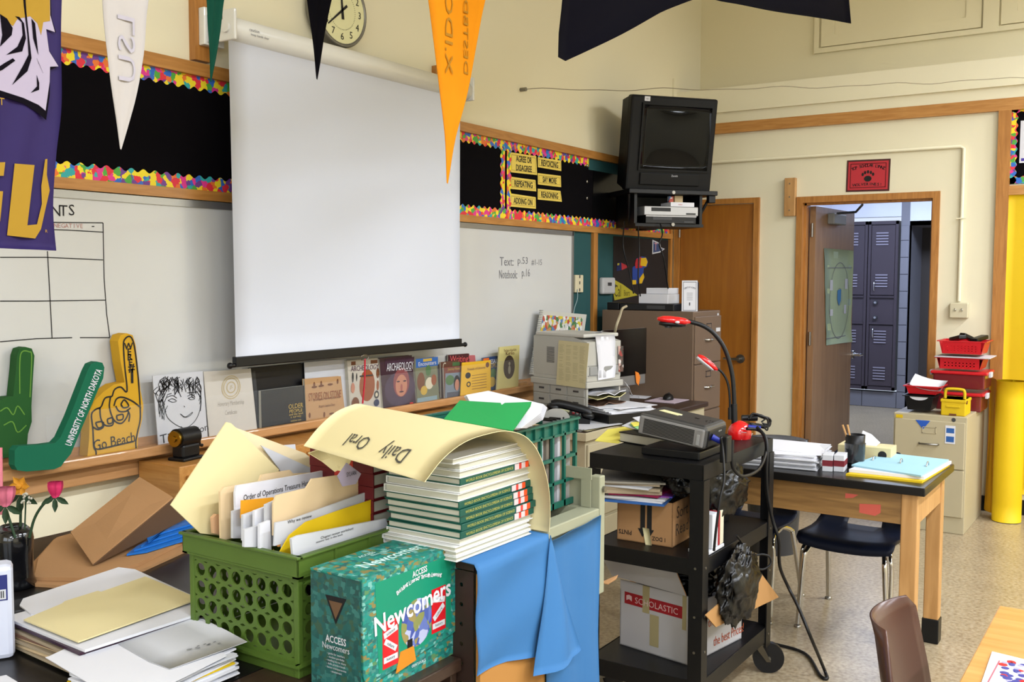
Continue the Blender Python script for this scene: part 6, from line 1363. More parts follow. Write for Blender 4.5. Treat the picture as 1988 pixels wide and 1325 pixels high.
def bag(name, label, cx_, cy_, cz_, rx, ry, rz_, seed):
    rr = random.Random(seed); ph = [(rr.uniform(0, 6.28), rr.uniform(3, 9), rr.uniform(3, 9), rr.uniform(0.02, 0.06)) for _ in range(9)]
    def dsp(d): 
        s = 1
        for a, f1, f2, am in ph: s += am*abs(math.sin(d.x*f1+a+d.z*f2*0.8))-am*0.5+am*0.4*math.sin(d.y*f2+a*2)
        return s
    def dsp(d):
        p = d*1.6+Vector((seed*3.1, 0, 0)); s = 0.93; am = 0.2; fq = 0.8
        for o in range(3):
            v = 1-2*abs(mnoise.noise(p*fq)); s += am*(v*v-0.35); am *= 0.52; fq *= 2.1
        return s
    q = MB(BAG); q.ell((cx_, cy_, cz_), (rx, ry, rz_), seg=96, rings=60, disp=dsp); return solo(name, q, label, 'bin bag')
bag('bin_bag', 'crumpled black bin bag left of the near cart post, middle shelf', 3.14, 1.37, zM+0.255, 0.09, 0.08, 0.07, 3)
bag('bin_bag', 'larger black bin bag behind the near post on the middle shelf', 3.33, 1.315, zM+0.19, 0.18, 0.08, 0.125, 5)
bag('bin_bag', 'black bin bag spilling over the right side of the bottom shelf', 3.27, 1.215, 0.475, 0.16, 0.05, 0.135, 8)
bag('bin_bag', 'black bin bag stuffed into the open white box', 3.32, 1.47, 0.46, 0.13, 0.15, 0.10, 11)
for i, (dx, mt_, w_) in enumerate(((0.0, WHITE2, 0.05), (0.055, M('red_spine', '#8e1c26'), 0.014), (0.072, CRM, 0.03))):
    q = MB(mt_); q.bbox(3.135+dx, 3.135+dx+w_, 1.262, 1.33, zM+0.012, zM+0.13, 0.002); solo('book', q, ('white book standing on the middle cart shelf under the bag', 'thin red-spined book on the middle cart shelf', 'cream-edged book at the right of the three on the cart shelf')[i], 'book')
q = MB(WHITE2); q.bbox(3.10, 3.235, 1.258, 1.335, zM, zM+0.011, 0.002); solo('box_lid', q, 'flat grey-white slab under the standing books on the cart', 'board')
# tray of gold books at right on middle level
q = MB(BLKP); q.bbox(3.33, 3.62, 1.36, 1.6, zM+0.16, zM+0.172, 0.003); q.bbox(3.33, 3.62, 1.355, 1.36, zM+0.16, zM+0.2, 0.001); q.bbox(3.35, 3.6, 1.38, 1.58, zM, zM+0.16, 0.006); solo('black_tray', q, 'black tray and case at the right of the middle cart shelf', 'tray')
for i in range(2): q = MB(M('old_gold_book', '#7c6a34', 0.6)); q.M = KF((3.44, 1.46, zM+0.173+i*0.026), 6*i); q.bbox(-0.1, 0.1, -0.08, 0.08, 0, 0.025, 0.003); solo('gold_book', q, ('lower old gold-brown book in the black cart tray', 'upper old gold-brown book in the black cart tray')[i], 'book')
# bottom shelf: white box
BF, L_ = quadbox((1203, 1251), (1336, 1293), zB, 0.3)
zt_ = PV(BF.translation, 1160)-zB; dp_ = 0.36
t = thing('white_box', 'white box with a red SCHOLASTIC band on the bottom cart shelf', 'box', BF.translation)
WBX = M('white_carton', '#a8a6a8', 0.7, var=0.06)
q = MB(WBX); q.M = BF
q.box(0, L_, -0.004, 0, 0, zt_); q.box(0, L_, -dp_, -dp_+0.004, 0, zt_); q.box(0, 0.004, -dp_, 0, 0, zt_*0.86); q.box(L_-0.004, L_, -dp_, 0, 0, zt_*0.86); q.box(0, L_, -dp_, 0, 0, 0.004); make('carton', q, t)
q = MB(M('scholastic_red', '#8e1620', 0.6)); q.M = BF; z1_ = zt_*0.80
q.box(L_*0.08, L_*0.93, 0, 0.0008, z1_-0.035, z1_+0.008); make('red_band', q, t)
q = MB(M('band_white', '#c8a8a8')); q.text('SCHOLASTIC', FR(BF @ Vector((L_*0.46, 0.001, z1_-0.014)), BF.to_3x3() @ Vector((-1, 0, 0)), (0, 0, 1)), 0.032, wid=L_*0.62)
fo = FR(BF @ Vector((L_*0.86, 0.001, z1_-0.012)), BF.to_3x3() @ Vector((-1, 0, 0)), (0, 0, 1)); q.M = fo; q.prism([(-0.012, -0.01), (0, -0.004), (0.012, -0.01), (0.012, 0.008), (0, 0.012), (-0.012, 0.008)], 0.0003, 0.0008); make('lettering', q, t)
q = MB(M('parcel_tape', '#9a8f6a', 0.35)); q.M = BF; q.box(L_*0.56, L_*0.66, 0, 0.0012, z1_-0.05, zt_); make('tape', q, t)
for e_ in ((0.01, L_*0.09, zt_*0.5, zt_), (L_*0.42, L_*0.55, 0.03, z1_-0.05)): q = MB(M('parcel_tape')); q.M = BF; q.box(e_[0], e_[1], 0, 0.001, e_[2], e_[3]); make('tape', q, t)
q = MB(WBX); Tn = [BF @ Vector((L_, 0, zt_)), BF @ Vector((0, 0, zt_))]
e0, e1 = PP(1172, 1085, BF @ Vector((0, 0.05, 0)), BF.to_3x3() @ Vector((0, 1, 0))), PP(1313, 1108, BF @ Vector((0, 0.05, 0)), BF.to_3x3() @ Vector((0, 1, 0)))
e2, e3 = PP(1333, 1157, BF @ Vector((0, 0.004, 0)), BF.to_3x3() @ Vector((0, 1, 0))), PP(1189, 1117, BF @ Vector((0, 0.03, 0)), BF.to_3x3() @ Vector((0, 1, 0)))
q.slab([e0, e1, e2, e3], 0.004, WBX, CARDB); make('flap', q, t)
q = MB(CARDB2); q.slab([PY(a, b, 1.235) for a, b in ((1472, 1108), (1510, 1160), (1388, 1218), (1368, 1195), (1420, 1150))], 0.004); make('side_flap', q, t)
q = MB(CARDB); q.slab([D(1165, 1133, 3.25), D(1200, 1118, 3.3), D(1196, 1126, 3.28), D(1180, 1136, 3.24)], 0.003); make('torn_flap', q, t)
q = MB(M('rust_marker', '#a0482a')); fr = FR(BF @ Vector((-0.001, -dp_*0.38, zt_*0.32)), BF.to_3x3() @ Vector((0, -1, 0)), (0, 0, 1)); WN = BF.to_3x3() @ Vector((1, 0, 0)); WX = BF.to_3x3() @ Vector((0, -1, 0)); q.text('the best Prices!', FR(PP(1415, 1232, BF @ Vector((-0.001, 0, 0)), WN), WX, (0, 0, 1)), 0.05, wid=0.21); q.text('the', FR(PP(1383, 1207, BF @ Vector((-0.001, 0, 0)), WN), WX, (0, 0, 1)), 0.045); make('handwriting', q, t)

# ================================================================== foreground left
DZ = 0.72
t = thing('black_table', 'black-topped table in the left foreground under the paper piles', 'table', (1.0, 2.3, 0))
make('tabletop', MB(BLKT).prism([(0.2, 1.56), (1.685, 1.56), (1.685, 1.77), (1.9, 1.77), (1.9, 2.93), (0.2, 2.93)], DZ-0.03, DZ), t)
for x in (0.26, 1.64):
    for y in (1.62, 2.86): make('leg', MB(BLKM).bbox(x-0.025, x+0.025, y-0.025, y+0.025, 0, DZ-0.03, 0.003), t)
GLOBE = cells('globe_print', ['#44569a', '#3a4a90', '#8a7c4a', '#a4aac8', '#5a6aa8', '#7c8048'], 60, dist=0.08, noise=12)
BRD = wood('dark_brown_laminate', '#2c1d16', '#3a281e', rough=0.4)
t = thing('brown_bookcase', 'low dark brown bookcase carrying the green crate and teal box', 'bookcase', (1.35, 1.4, 0))
make('top', MB(BRD).bbox(1.0, 1.685, 1.245, 1.558, DZ-0.028, DZ, 0.003), t)
make('side_panel', MB(BRD).bbox(1.01, 1.03, 1.255, 1.55, 0, DZ-0.028, 0.002), t); make('side_panel', MB(BRD).bbox(1.66, 1.68, 1.255, 1.55, 0, DZ-0.028, 0.002), t)
make('shelf', MB(BRD).bbox(1.03, 1.66, 1.26, 1.55, 0.38, 0.4, 0.002), t); make('back', MB(BRD).box(1.03, 1.66, 1.54, 1.55, 0.02, DZ-0.028), t)

# green crate
gx0, gx1, gy0, gy1, gz = 1.397, 1.715, 1.442, 1.80, 0.978
t = thing('file_crate', 'green plastic file crate with round holes full of folders', 'crate', ((gx0+gx1)/2, (gy0+gy1)/2, DZ))
q = MB(GREENP); ins = 0.012; bx, by = gx0+ins, gy0+ins; zr = gz-0.045
wl = gy1-gy0-2*ins; wf = gx1-gx0-2*ins; hh = zr-DZ-0.03
holepanel(q, FR((bx+0.004, gy1-ins, DZ+0.03), (0, -1, 0), (0, 0, 1)), wl, hh, 8, 4, 0.0142, 0.014, 0.010, 0.016, 0.004, GREENP, 18)
holepanel(q, FR((gx1-ins-0.004, by, DZ+0.03), (0, 1, 0), (0, 0, 1)), wl, hh, 8, 4, 0.0142, 0.014, 0.010, 0.016, 0.004, GREENP, 14)
holepanel(q, FR((bx, by+0.004, DZ+0.03), (1, 0, 0), (0, 0, 1)), wf, hh, 7, 4, 0.0142, 0.014, 0.010, 0.016, 0.004, GREENP, 18)
holepanel(q, FR((gx1-ins, gy1-ins-0.004, DZ+0.03), (-1, 0, 0), (0, 0, 1)), wf, hh, 7, 4, 0.0142, 0.014, 0.010, 0.016, 0.004, GREENP, 14)
q.box(bx+0.001, gx1-ins-0.001, by+0.001, gy1-ins-0.001, DZ, DZ+0.004)
for e in ((bx, bx+0.005, by, gy1-ins), (gx1-ins-0.005, gx1-ins, by, gy1-ins), (bx, gx1-ins, by, by+0.005), (bx, gx1-ins, gy1-ins-0.005, gy1-ins)): q.box(*e, DZ, DZ+0.028)
q.box(bx-0.004, gx1-ins+0.004, by-0.004, gy1-ins+0.004, DZ+0.027, DZ+0.031) if False else None
for cx_, cy_ in ((bx, by), (bx, gy1-ins), (gx1-ins, by), (gx1-ins, gy1-ins)): q.bbox(cx_-0.002 if cx_ == bx else cx_-0.012, cx_+0.012 if cx_ == bx else cx_+0.002, cy_-0.002 if cy_ == by else cy_-0.012, cy_+0.012 if cy_ == by else cy_+0.002, DZ, zr, 0.002)
make('body', q, t)
q = MB(GREENP)
for e in ((gx0, gx0+0.004, gy0, gy1), (gx1-0.004, gx1, gy0, gy1), (gx0, gx1, gy0, gy0+0.004), (gx0, gx1, gy1-0.004, gy1)): q.bbox(*e, zr, gz, 0.0015)
for e in ((gx0-0.006, gx0+0.01, gy0-0.006, gy1+0.006), (gx1-0.01, gx1+0.006, gy0-0.006, gy1+0.006), (gx0, gx1, gy0-0.006, gy0+0.01), (gx0, gx1, gy1-0.01, gy1+0.006)): q.bbox(*e, gz-0.006, gz, 0.002)
for e in ((gx0, gx0+ins+0.004, gy0, gy1), (gx1-ins-0.004, gx1, gy0, gy1), (gx0, gx1, gy0, gy0+ins+0.004), (gx0, gx1, gy1-ins-0.004, gy1)): q.box(*e, zr-0.002, zr+0.002)
for k in (0.33, 0.66): q.box(gx0+(gx1-gx0)*k-0.002, gx0+(gx1-gx0)*k+0.002, gy0-0.005, gy0, zr, gz-0.003)
for e in ((gx0-0.002, gx0+ins, gy0+0.006, gy1), ): q.box(*e, DZ+0.026, DZ+0.032)
q.box(gx0, gx1, gy0, gy0+ins, DZ+0.026, DZ+0.032)
make('rim', q, t)
# folders in the crate: each stands in its own upright plane
def infile(name, label, cat, y, pts, mat, tk=0.002, texts=(), lean=0.0):
    zb = 0.8; n = Vector((0, -1, lean)); p0 = Vector((1.5, y, 0.85))
    P = [PP(a, b, p0, n) for a, b in pts]
    q = MB(mat); q.slab(P, tk); 
    if not texts: return solo(name, q, label, cat)
    t = thing(name, label, cat, P[-1]); make('sheet', q, t); q = MB(INK)
    for s, px, py, sz, wd in texts: q.text(s, FR(PP(px, py, p0+Vector((0, -tk-0.001, 0)), n), (1, 0, 0), (0, lean, 1)), sz, wid=wd)
    make('lettering', q, t)
infile('document', 'stapled white worksheet at the very front of the green crate', 'papers', 1.475, ((562, 1046), (575, 1040), (745, 1007), (750, 1020), (750, 1062), (566, 1090)), WHITE2, 0.006, (('Chapter review worksheet', 655, 1036, 0.008, 0.1), ('answer key in the back', 640, 1046, 0.006, 0.08)))
infile('document', 'thin white sheets second from the front in the green crate', 'papers', 1.487, ((600, 1080), (620, 1062), (768, 1020), (772, 1034), (760, 1060), (602, 1088)), WHITE, 0.004)
infile('folder', 'bright yellow folder slanting across the green crate', 'folder', 1.51, ((540, 1075), (560, 1040), (592, 1014), (660, 990), (740, 964), (740, 1020), (560, 1082)), YEL, 0.003)
infile('document', 'white paper with bold print just behind the yellow folder', 'papers', 1.53, ((532, 1015), (560, 1010), (730, 948), (730, 1000), (560, 1052), (530, 1060)), WHITE2, 0.004, (('Why we review', 582, 1009, 0.010, 0.07),))
infile('folder', 'manila tab folder standing highest at the right of the crate', 'folder', 1.55, ((528, 978), (534, 962), (592, 948), (603, 930), (668, 921), (672, 928), (722, 920), (727, 928), (727, 960), (560, 1040), (528, 1040)), MANILA2, 0.004)
for k, (x0_, x1_, yt, yb_, yy) in enumerate(((512, 530, 972, 1060, 1.57), (490, 512, 984, 1060, 1.59), (468, 492, 992, 1050, 1.61), (500, 520, 1010, 1075, 1.56), (470, 500, 1020, 1062, 1.575), (545, 560, 1020, 1080, 1.54), (448, 470, 985, 1045, 1.66))):
    infile('paper_sheaf', ('white folded slips, %s in the green crate' % ('tallest', 'second tallest', 'third from the front', 'nearest the yellow folder', 'low middle sheaf', 'narrow one by the yellow edge', 'hindmost')[k]), 'papers', yy, ((x0_, yt+8), (x1_, yt), (x1_+3, yb_), (x0_, yb_)), (WHITE2, WHITE)[k % 2], 0.007)
infile('sheet', 'orange sheet with a black drawn box in the crate', 'paper', 1.63, ((467, 972), (530, 966), (530, 1004), (466, 1006)), M('orange_sheet', '#d8931c'), 0.002)
infile('document', 'tall white worksheet titled Order of Operations Treasure Hunt', 'papers', 1.665, ((453, 958), (456, 943), (610, 917), (632, 912), (636, 930), (640, 1000), (560, 1045), (455, 1045)), WHITE, 0.006, (('Order of Operations Treasure Hunt', 540, 953, 0.018, 0.20),))
infile('folder', 'worn manila folder behind the treasure hunt worksheet', 'folder', 1.69, ((424, 955), (432, 946), (500, 935), (505, 922), (560, 913), (566, 920), (640, 916), (640, 1000), (426, 1050)), MANILA2, 0.006)
infile('folder', 'rolled peach folder edge at the left of the crate', 'folder', 1.72, ((408, 1005), (415, 998), (430, 1000), (432, 1040), (410, 1035)), M('peach_card', '#c99f7a', 0.7), 0.01)
infile('folder', 'huge manila folder sticking up diagonally above the green crate', 'folder', 1.74, ((438, 820), (447, 822), (540, 912), (470, 1045), (388, 1036), (330, 981)), MANILA, 0.003)
infile('folder', 'second manila folder fanned out to the right above the crate', 'folder', 1.765, ((443, 825), (460, 832), (590, 880), (618, 902), (618, 950), (545, 990), (480, 900)), M('manila_pale', '#dfcda6', 0.75), 0.003)
infile('document', 'loose white pages slipping out of the fanned manila folder', 'papers', 1.757, ((505, 865), (600, 908), (612, 935), (560, 945), (540, 910)), WHITE2, 0.003)
infile('document', 'white page edge rising behind the fanned folders', 'papers', 1.785, ((535, 866), (572, 863), (574, 880), (580, 920), (540, 910)), WHITE, 0.002)

# teal Newcomers box
nx0, nx1, ny0, ny1, nz = 1.40, 1.716, 1.272, 1.408, 0.962
t = thing('teaching_kit_box', 'teal cardboard kit box titled Newcomers beside the green crate', 'box', ((nx0+nx1)/2, (ny0+ny1)/2, DZ))
q = MB(COLLAGE); q.box(nx0, nx1, ny0+0.003, ny1, DZ, nz-0.003, COLLAGE); make('body', q, t)
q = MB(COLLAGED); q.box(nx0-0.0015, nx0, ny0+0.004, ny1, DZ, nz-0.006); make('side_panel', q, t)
q = MB(COLLAGE); q.box(nx0-0.002, nx1+0.002, ny0, ny1, nz-0.003, nz)
fl_ = [(nx0-0.002, nz), (nx1+0.002, nz), (nx1+0.006, DZ+0.075), (nx1-0.002, DZ+0.058), (nx1-0.03, DZ+0.05), (nx0+0.02, DZ+0.028), (nx0+0.006, DZ+0.034), (nx0-0.001, DZ+0.05)]
q.slab([(x, ny0, z) for x, z in fl_], 0.003, COLLAGE, n=(0, -1, 0)); make('front_flap', q, t)
FB = FR(((nx0+nx1)/2, ny0-0.0032, 0), (1, 0, 0), (0, 0, 1)); TEALF = M('teal_flat_print', '#128062', 0.45)
q = MB(TEALF); q.M = FB; q.prism([(-0.125, 0.945), (0.118, 0.945), (0.12, 0.80), (0.03, 0.775), (-0.115, 0.76)], 0, 0.0003)
q.lathe([(0.0001, 0), (0.05, 0), (0.05, 0.0003)], (0.003, 0.83, 0.0003), GLOBE, 28, smooth=False)

q.prism([(-0.065, 0.745), (0.0, 0.752), (-0.008, 0.785), (-0.05, 0.785)], 0.0006, 0.001, M('orange_print2', '#c07a1c')); q.box(-0.028, -0.012, 0.785, 0.802, 0.0009, 0.0012, BLKP)
for s in (-1, 1):
    x = s*0.078-0.002; q.box(x-0.024, x+0.024, 0.765 if s < 0 else 0.79, 0.86 if s < 0 else 0.885, 0.0004, 0.0008, REDP)
    for i in range(3):
        T = Matrix.Translation((x, (0.782 if s < 0 else 0.805)+i*0.027, 0.0009)) @ Matrix.Rotation((0.0, 0.6, -0.2)[i]*s, 4, 'Z'); q.box(-0.021, 0.021, -0.006, 0.006, 0, 0.0003, WHITE2, T)
        q.text(('history', 'culture', 'science')[i], T, 0.009, INK, t3=0.0006)
make('cover_print', q, t)
q = MB(WHITE); TF = FB @ Matrix.Translation((-0.006, 0.868, 0.0012)) @ Matrix.Rotation(0.075, 4, 'Z')
q.text('Newcomers', TF, 0.054, wid=0.246, bold=True); q.text('ACCESS', FB @ Matrix.Translation((0.012, 0.935, 0.001)) @ Matrix.Rotation(0.05, 4, 'Z'), 0.018, wid=0.048, bold=True)
arc_text(q, 'Building Literacy Through Learning', FB @ Matrix.Translation((0.012, 0.0, 0.001)), 0.2, 0.0, 0.722, 0.0125, -0.36, 0.36); q.text('GREAT SOURCE', FB @ Matrix.Translation((0.01, 0.742, -0.0008)), 0.008, wid=0.045); make('lettering', q, t)
q = MB(M('pale_teal_ink', '#bfe0d8')); TT = FR(((nx0+nx1)/2-0.0, (ny0+ny1)/2-0.012, nz+0.0002), (1, 0, 0), (0, 1, 0)); q.text('Newcomers', TT, 0.045, wid=0.2, bold=True); q.text('ACCESS', TT @ Matrix.Translation((-0.03, 0.048, 0)), 0.014, bold=True); q.text('Building Literacy', TT @ Matrix.Translation((-0.0, 0.033, 0)), 0.009); make('top_lettering', q, t)
SF = FR((nx0-0.0018, (ny0+ny1)/2, DZ), (0, -1, 0), (0, 0, 1))
q = MB(CARDD); q.M = SF; q.prism([(-0.028, 0.195), (0.028, 0.195), (0.0, 0.14)], 0.0, 0.0004, BLKP); q.prism([(-0.018, 0.185), (0.018, 0.185), (0.0, 0.15)], 0.0004, 0.0006, CARDD); make('hand_hole', q, t)
q = MB(WHITE2); q.text('ACCESS', SF @ Matrix.Translation((0.0, 0.108, 0.0004)), 0.02, wid=0.055, bold=True); q.text('Newcomers', SF @ Matrix.Translation((0.0, 0.093, 0.0004)), 0.018, wid=0.072)
for i, s in enumerate(('guide for teachers', 'student portfolio', 'reading kits to share', 'skills practice book', 'lesson transparencies', 'assessment')): q.text('- '+s, SF @ Matrix.Translation((0.0, 0.078-i*0.007, 0.0004)), 0.006)
make('side_lettering', q, t)

# ------------------------------------------------------------------ blue-covered shelf units
BZ = 0.938
t = thing('steel_bookshelf', 'brown steel bookshelf with punched side, mostly hidden by blue paper', 'bookshelf', (1.82, 1.5, 0))
q = MB(STEELB); SB = M('dark_brown_steel', '#2e201a', 0.45)
q = MB(SB); holepanel(q, FR((1.695, 1.46, 0.02), (0, -1, 0), (0, 0, 1)), 0.24, 0.89, 5, 20, 0.005, 0.01, 0.01, 0.01, 0.002, SB, 8); make('punched_side', q, t)
make('top', MB(SB).box(1.695, 1.965, 1.22, 1.75, 0.912, 0.93), t); make('base', MB(SB).box(1.695, 1.965, 1.22, 1.75, 0.0, 0.02), t); make('back', MB(SB).box(1.7, 1.965, 1.74, 1.75, 0.02, 0.912), t)
q = MB(M('tan_board', '#a8763a', 0.7)); q.box(1.70, 1.966, 1.207, 1.218, 0.02, 0.905); solo('board', q, 'tan board leaning against the shelf front below the blue paper', 'board')
t = thing('blue_paper_cover', 'blue butcher paper folded over the shelf under the book stack', 'paper', (1.83, 1.25, BZ))
g = []; N1 = 24
_b0, _b1, _b2 = PY(928, 1316, 1.19).z, PY(1005, 1281, 1.19).z, PY(1078, 1267, 1.19).z
bot = lambda s: _b0+(_b1-_b0)*min(1, s/0.42)+(_b2-_b1)*max(0, (s-0.42)/0.58)      # bottom edge height along the front
path = []
for i in range(9): path.append(i)
def blue_front(s, v):   # s 0..1 left->right, v 0 top edge..1 bottom edge
    x = 1.672+0.30*s; z = BZ-(BZ-bot(s))*v; y = 1.197-0.006*math.sin(s*7+v*3)*v-0.004*math.sin(v*9+s*4)
    return Vector((x, y, z))
for j in range(7):
    yy = 1.50-(1.50-1.203)*j/6; g.append([Vector((1.672+0.30*i/N1, yy, BZ-0.004+0.004*(1 if j < 6 else 0.5))) for i in range(N1+1)])
for j in range(1, 17): g.append([blue_front(i/N1, j/16) for i in range(N1+1)])
make('sheet', MB(BLUEP).grid(g, t=0.0015), t)
g = []
for j in range(17):
    v = j/16; w_ = 0.22*v; row = []
    for i in range(9):
        s = i/8; x = 1.972+(-0.10*v)+(0.20*v+0.001)*s; y = 1.197-0.0225*v-0.028*v*math.sin(s*math.pi*1.0)*(1 if s < 0.7 else 0.8)-0.006*math.sin(s*9+v*5)*v
        row.append(Vector((x, y, BZ-0.004-(BZ-0.635)*v)))
    g.append(row)
make('corner_fold', MB(BLUEP).grid(g, t=0.0015), t)
xr = PY(1158, 1100, 1.21).x
t = thing('metal_file_cart', 'beige metal file cart wrapped in blue paper beside the book stack', 'cart', (2.1, 1.45, 0))
BM2 = M('pale_green_beige_metal', '#90917a', 0.45)
q = MB(BM2); q.box(1.985, xr, 1.225, 1.7, 0.02, 0.92); make('body', q, t)
q = MB(BM2); q.bbox(1.975, xr+0.004, 1.205, 1.26, 0.92, 0.948, 0.003); make('rim', q, t); q = MB(BM2); q.box(xr-0.02, xr+0.003, 1.2605, 1.7, 0.9201, 0.9479); make('side_rim', q, t)
q = MB(BM2); q.bbox(xr+0.006, xr+0.034, 1.205, 1.235, 0.72, 1.03, 0.003); q.bbox(xr+0.012, xr+0.02, 1.235, 1.40, 0.72, 1.03, 0.002); make('upright', q, t)
q = MB(BM2); p1, p2 = PX(1113, 905, xr), PX(1150, 915, xr); q.box(xr-0.006, xr-0.002, p2.y, p1.y+0.25, p1.z-0.03, p1.z); q.box(xr-0.0055, xr-0.0025, p2.y+0.002, p2.y+0.03, 0.949, p1.z-0.0301); make('side_bracket', q, t)
q = MB(NICKEL); q.cyl((xr+0.023, 1.204, 0.995), (xr+0.023, 1.198, 0.995), 0.008); make('bolt', q, t)
t = thing('blue_paper_cover', 'blue butcher paper covering the file cart from rim to floor', 'paper', (2.1, 1.2, 0))
g = [[Vector((1.965+(xr+0.004-1.965)*i/10, 1.204-0.004*math.sin(i*1.3+z*6)*(1 if z < 0.9 else 0.4)-0.004*abs(math.sin(z*7+i*0.2)), z+0.016*(i/10 if z > 0.85 else 0))) for i in range(11)] for z in [0.01+0.905*k/28 for k in range(29)]]
make('sheet', MB(BLUEP).grid(g, t=0.0015), t)

# ------------------------------------------------------------------ encyclopedia stack
GRNC = M('encyclopedia_green', '#0d4a3e', 0.4); PG = M('encyclopedia_pages', '#b4b2a2', 0.75, var=0.05, vs=3); WC = M('encyclopedia_white_cover', '#d6d6d2', 0.5)
GOLD = M('gold_foil', '#9c9c50', 0.4); LBW = M('call_label', '#c8b4b4', 0.6); LBR = M('call_red', '#c0392e', 0.6); LBO = M('call_orange', '#e0481c', 0.6)
def encyc(label, z, th, spine, cov, dx=0, dy=0, rot=0.0, L_=0.288, W_=0.205, o=(1.666, 1.236)):
    t = thing('encyclopedia', label, 'book', (o[0]+dx, o[1]+dy, z), math.radians(rot), 'encyclopedia volumes in the big stack')
    MM = _W[t.name]; f = 0.0022
    q = MB(cov); q.M = MM; q.bbox(0, L_, 0, W_, 0, f, 0.0006); q.bbox(0, L_, 0, W_, th-f, th, 0.0006)
    if spine: q.bbox(0, L_, -0.0012, f, 0, th, 0.0012)
    else: q.bbox(0, L_, W_-f, W_, 0, th, 0.0008)
    make('cover', q, t)
    q = MB(PG); q.M = MM; q.box(0.004, L_-0.004, 0.004, W_-0.004, f, th-f); make('pages', q, t)
    if spine:
        q = MB(GOLD); q.text('WORLD BOOK ENCYCLOPEDIA OF SCIENCE', FR(MM @ Vector((0.108, -0.0014, th/2)), MM.to_3x3() @ Vector((1, 0, 0)), (0, 0, 1)), 0.0085, wid=0.18, bold=True); make('spine_lettering', q, t)
        q = MB(); q.M = MM; q.box(0.205, 0.222, -0.0022, -0.0012, 0.001, th-0.001, LBW); q.box(0.222, 0.232, -0.0022, -0.0012, 0.001, th-0.001, LBR); q.box(0.232, 0.248, -0.0022, -0.0012, 0.001, th-0.001, LBW); q.box(0.248, 0.262, -0.0022, -0.0012, 0.001, th-0.001, LBO); make('call_label', q, t)
    return t
seq = [('p', .0105), ('p', .0105), ('p', .0105), ('p', .013), ('g', .0155), ('g', .0155), ('g', .0155), ('g', .0155), ('g', .0155), ('p', .0165), ('p', .0165), ('g', .0155), ('p', .0155), ('p', .0155), ('p', .012)]
ordn = ['lowest', 'second', 'third', 'fourth', 'fifth', 'sixth', 'seventh', 'eighth', 'ninth', 'tenth', 'eleventh', 'twelfth', 'thirteenth', 'fourteenth', 'topmost']
z = BZ+0.001
for i, (k_, th) in enumerate(seq):
    sp = k_ == 'g'; dx = R.uniform(-0.004, 0.004)+(-0.012 if i < 3 else 0)+(-0.02 if i == 14 else 0); dy = R.uniform(-0.003, 0.003)
    e = encyc('%s book from the bottom of the tall stack, %s' % (ordn[i], 'green spine forward' if sp else 'pale page edges forward') if i != 14 else 'topmost pale book of the tall stack under the manila sheet', z, th, sp, GRNC if sp else WC, dx, dy, R.uniform(-0.8, 0.8)); z += th+0.0006
ZTOP = z
RC = M('maroon_book', '#5e1418', 0.5)
z = BZ+0.001
for i in range(7):
    th = 0.03; x0_ = 1.69+R.uniform(-0.004, 0.004)
    t = thing('maroon_book', '%s maroon book in the stack behind the encyclopedias' % ('lowest', 'second', 'third', 'fourth', 'fifth', 'sixth', 'topmost')[i], 'book', (x0_, 1.50, z), 0, 'maroon books behind the encyclopedias')
    q = MB(RC); q.bbox(x0_, x0_+0.2, 1.50, 1.70, z, z+0.003, 0.0006); q.bbox(x0_, x0_+0.2, 1.50, 1.70, z+th-0.003, z+th, 0.0006); q.bbox(x0_-0.001, x0_+0.003, 1.50, 1.70, z, z+th, 0.001); make('cover', q, t)
    make('pages', MB(PG).box(x0_+0.003, x0_+0.197, 1.503, 1.697, z+0.003, z+th-0.003), t); z += th+0.0005
    if i > 3:
        q = MB(LBR); q.box(x0_-0.0016, x0_-0.001, 1.56, 1.62, z-th+0.004, z-0.004); make('spine_label', q, t)
infile('card', 'small grey-lilac card with printed capitals leaning by the maroon books', 'card', 1.47, ((654, 925), (672, 899), (700, 920), (690, 940), (664, 945)), M('lilac_card', '#8f8494'), 0.002, (('SYLVAN', 682, 920, 0.014, 0.03),))
# manila sheet arched over the stack
FC = [PY(a, b, 1.192) for a, b in ((825, 937), (862, 890), (905, 858), (950, 843), (985, 838), (1022, 850), (1048, 885), (1064, 940), (1068, 990), (1066, 1034))]
BC_pix = ((590, 867), (618, 832), (650, 803), (678, 790), (700, 786))
BC = [PY(a, b, 1.62) for a, b in BC_pix]
f2 = bez([p for p in FC], 4); 
off = BC[4]-FC[4]; tail = [FC[i]+Vector((off.x*(1-(i-4)/5*0.3), 1.62-1.192, off.z*(1-(i-4)/5))) for i in range(5, 10)]
b2 = bez([p for p in BC+tail], 4)
def MS(u, v):
    n = len(f2)-1; x = max(0, min(0.99999, u))*n; i = int(x); fr_ = x-i
    a = f2[i].lerp(f2[i+1], fr_); b = b2[i].lerp(b2[i+1], fr_); p = a.lerp(b, v); return p
t = thing('manila_sheet', 'large manila sheet marked Daily Oral arching over the book stack', 'paper', (1.7, 1.3, ZTOP))
g = [[MS(u/len(f2), v/10) for u in range(len(f2)+1)] for v in range(11)]
make('sheet', MB(MANILA).grid(g, t=0.0015), t)
q = MB(M('pencil_ink', '#45443e'))
for s, v0, ln in (('Daily', 0.32, 0.20), ('Oral', 0.62, 0.17)):
    vs, fs, bb = textdata(s); k = ln/(bb[1]-bb[0]); cx, cy = (bb[0]+bb[1])/2, (bb[2]+bb[3])/2; out = []
    for p in vs:
        v = v0+(p.x-cx)*k; u = 0.085-(p.y-cy)*0.10; e = MS(u, v); nn = (MS(u+0.01, v)-e).cross(MS(u, v+0.01)-e).normalized()
        if nn.z < 0: nn = -nn
        out.append(e+nn*0.0045)
    q.add(out, fs)
make('handwriting', q, t)
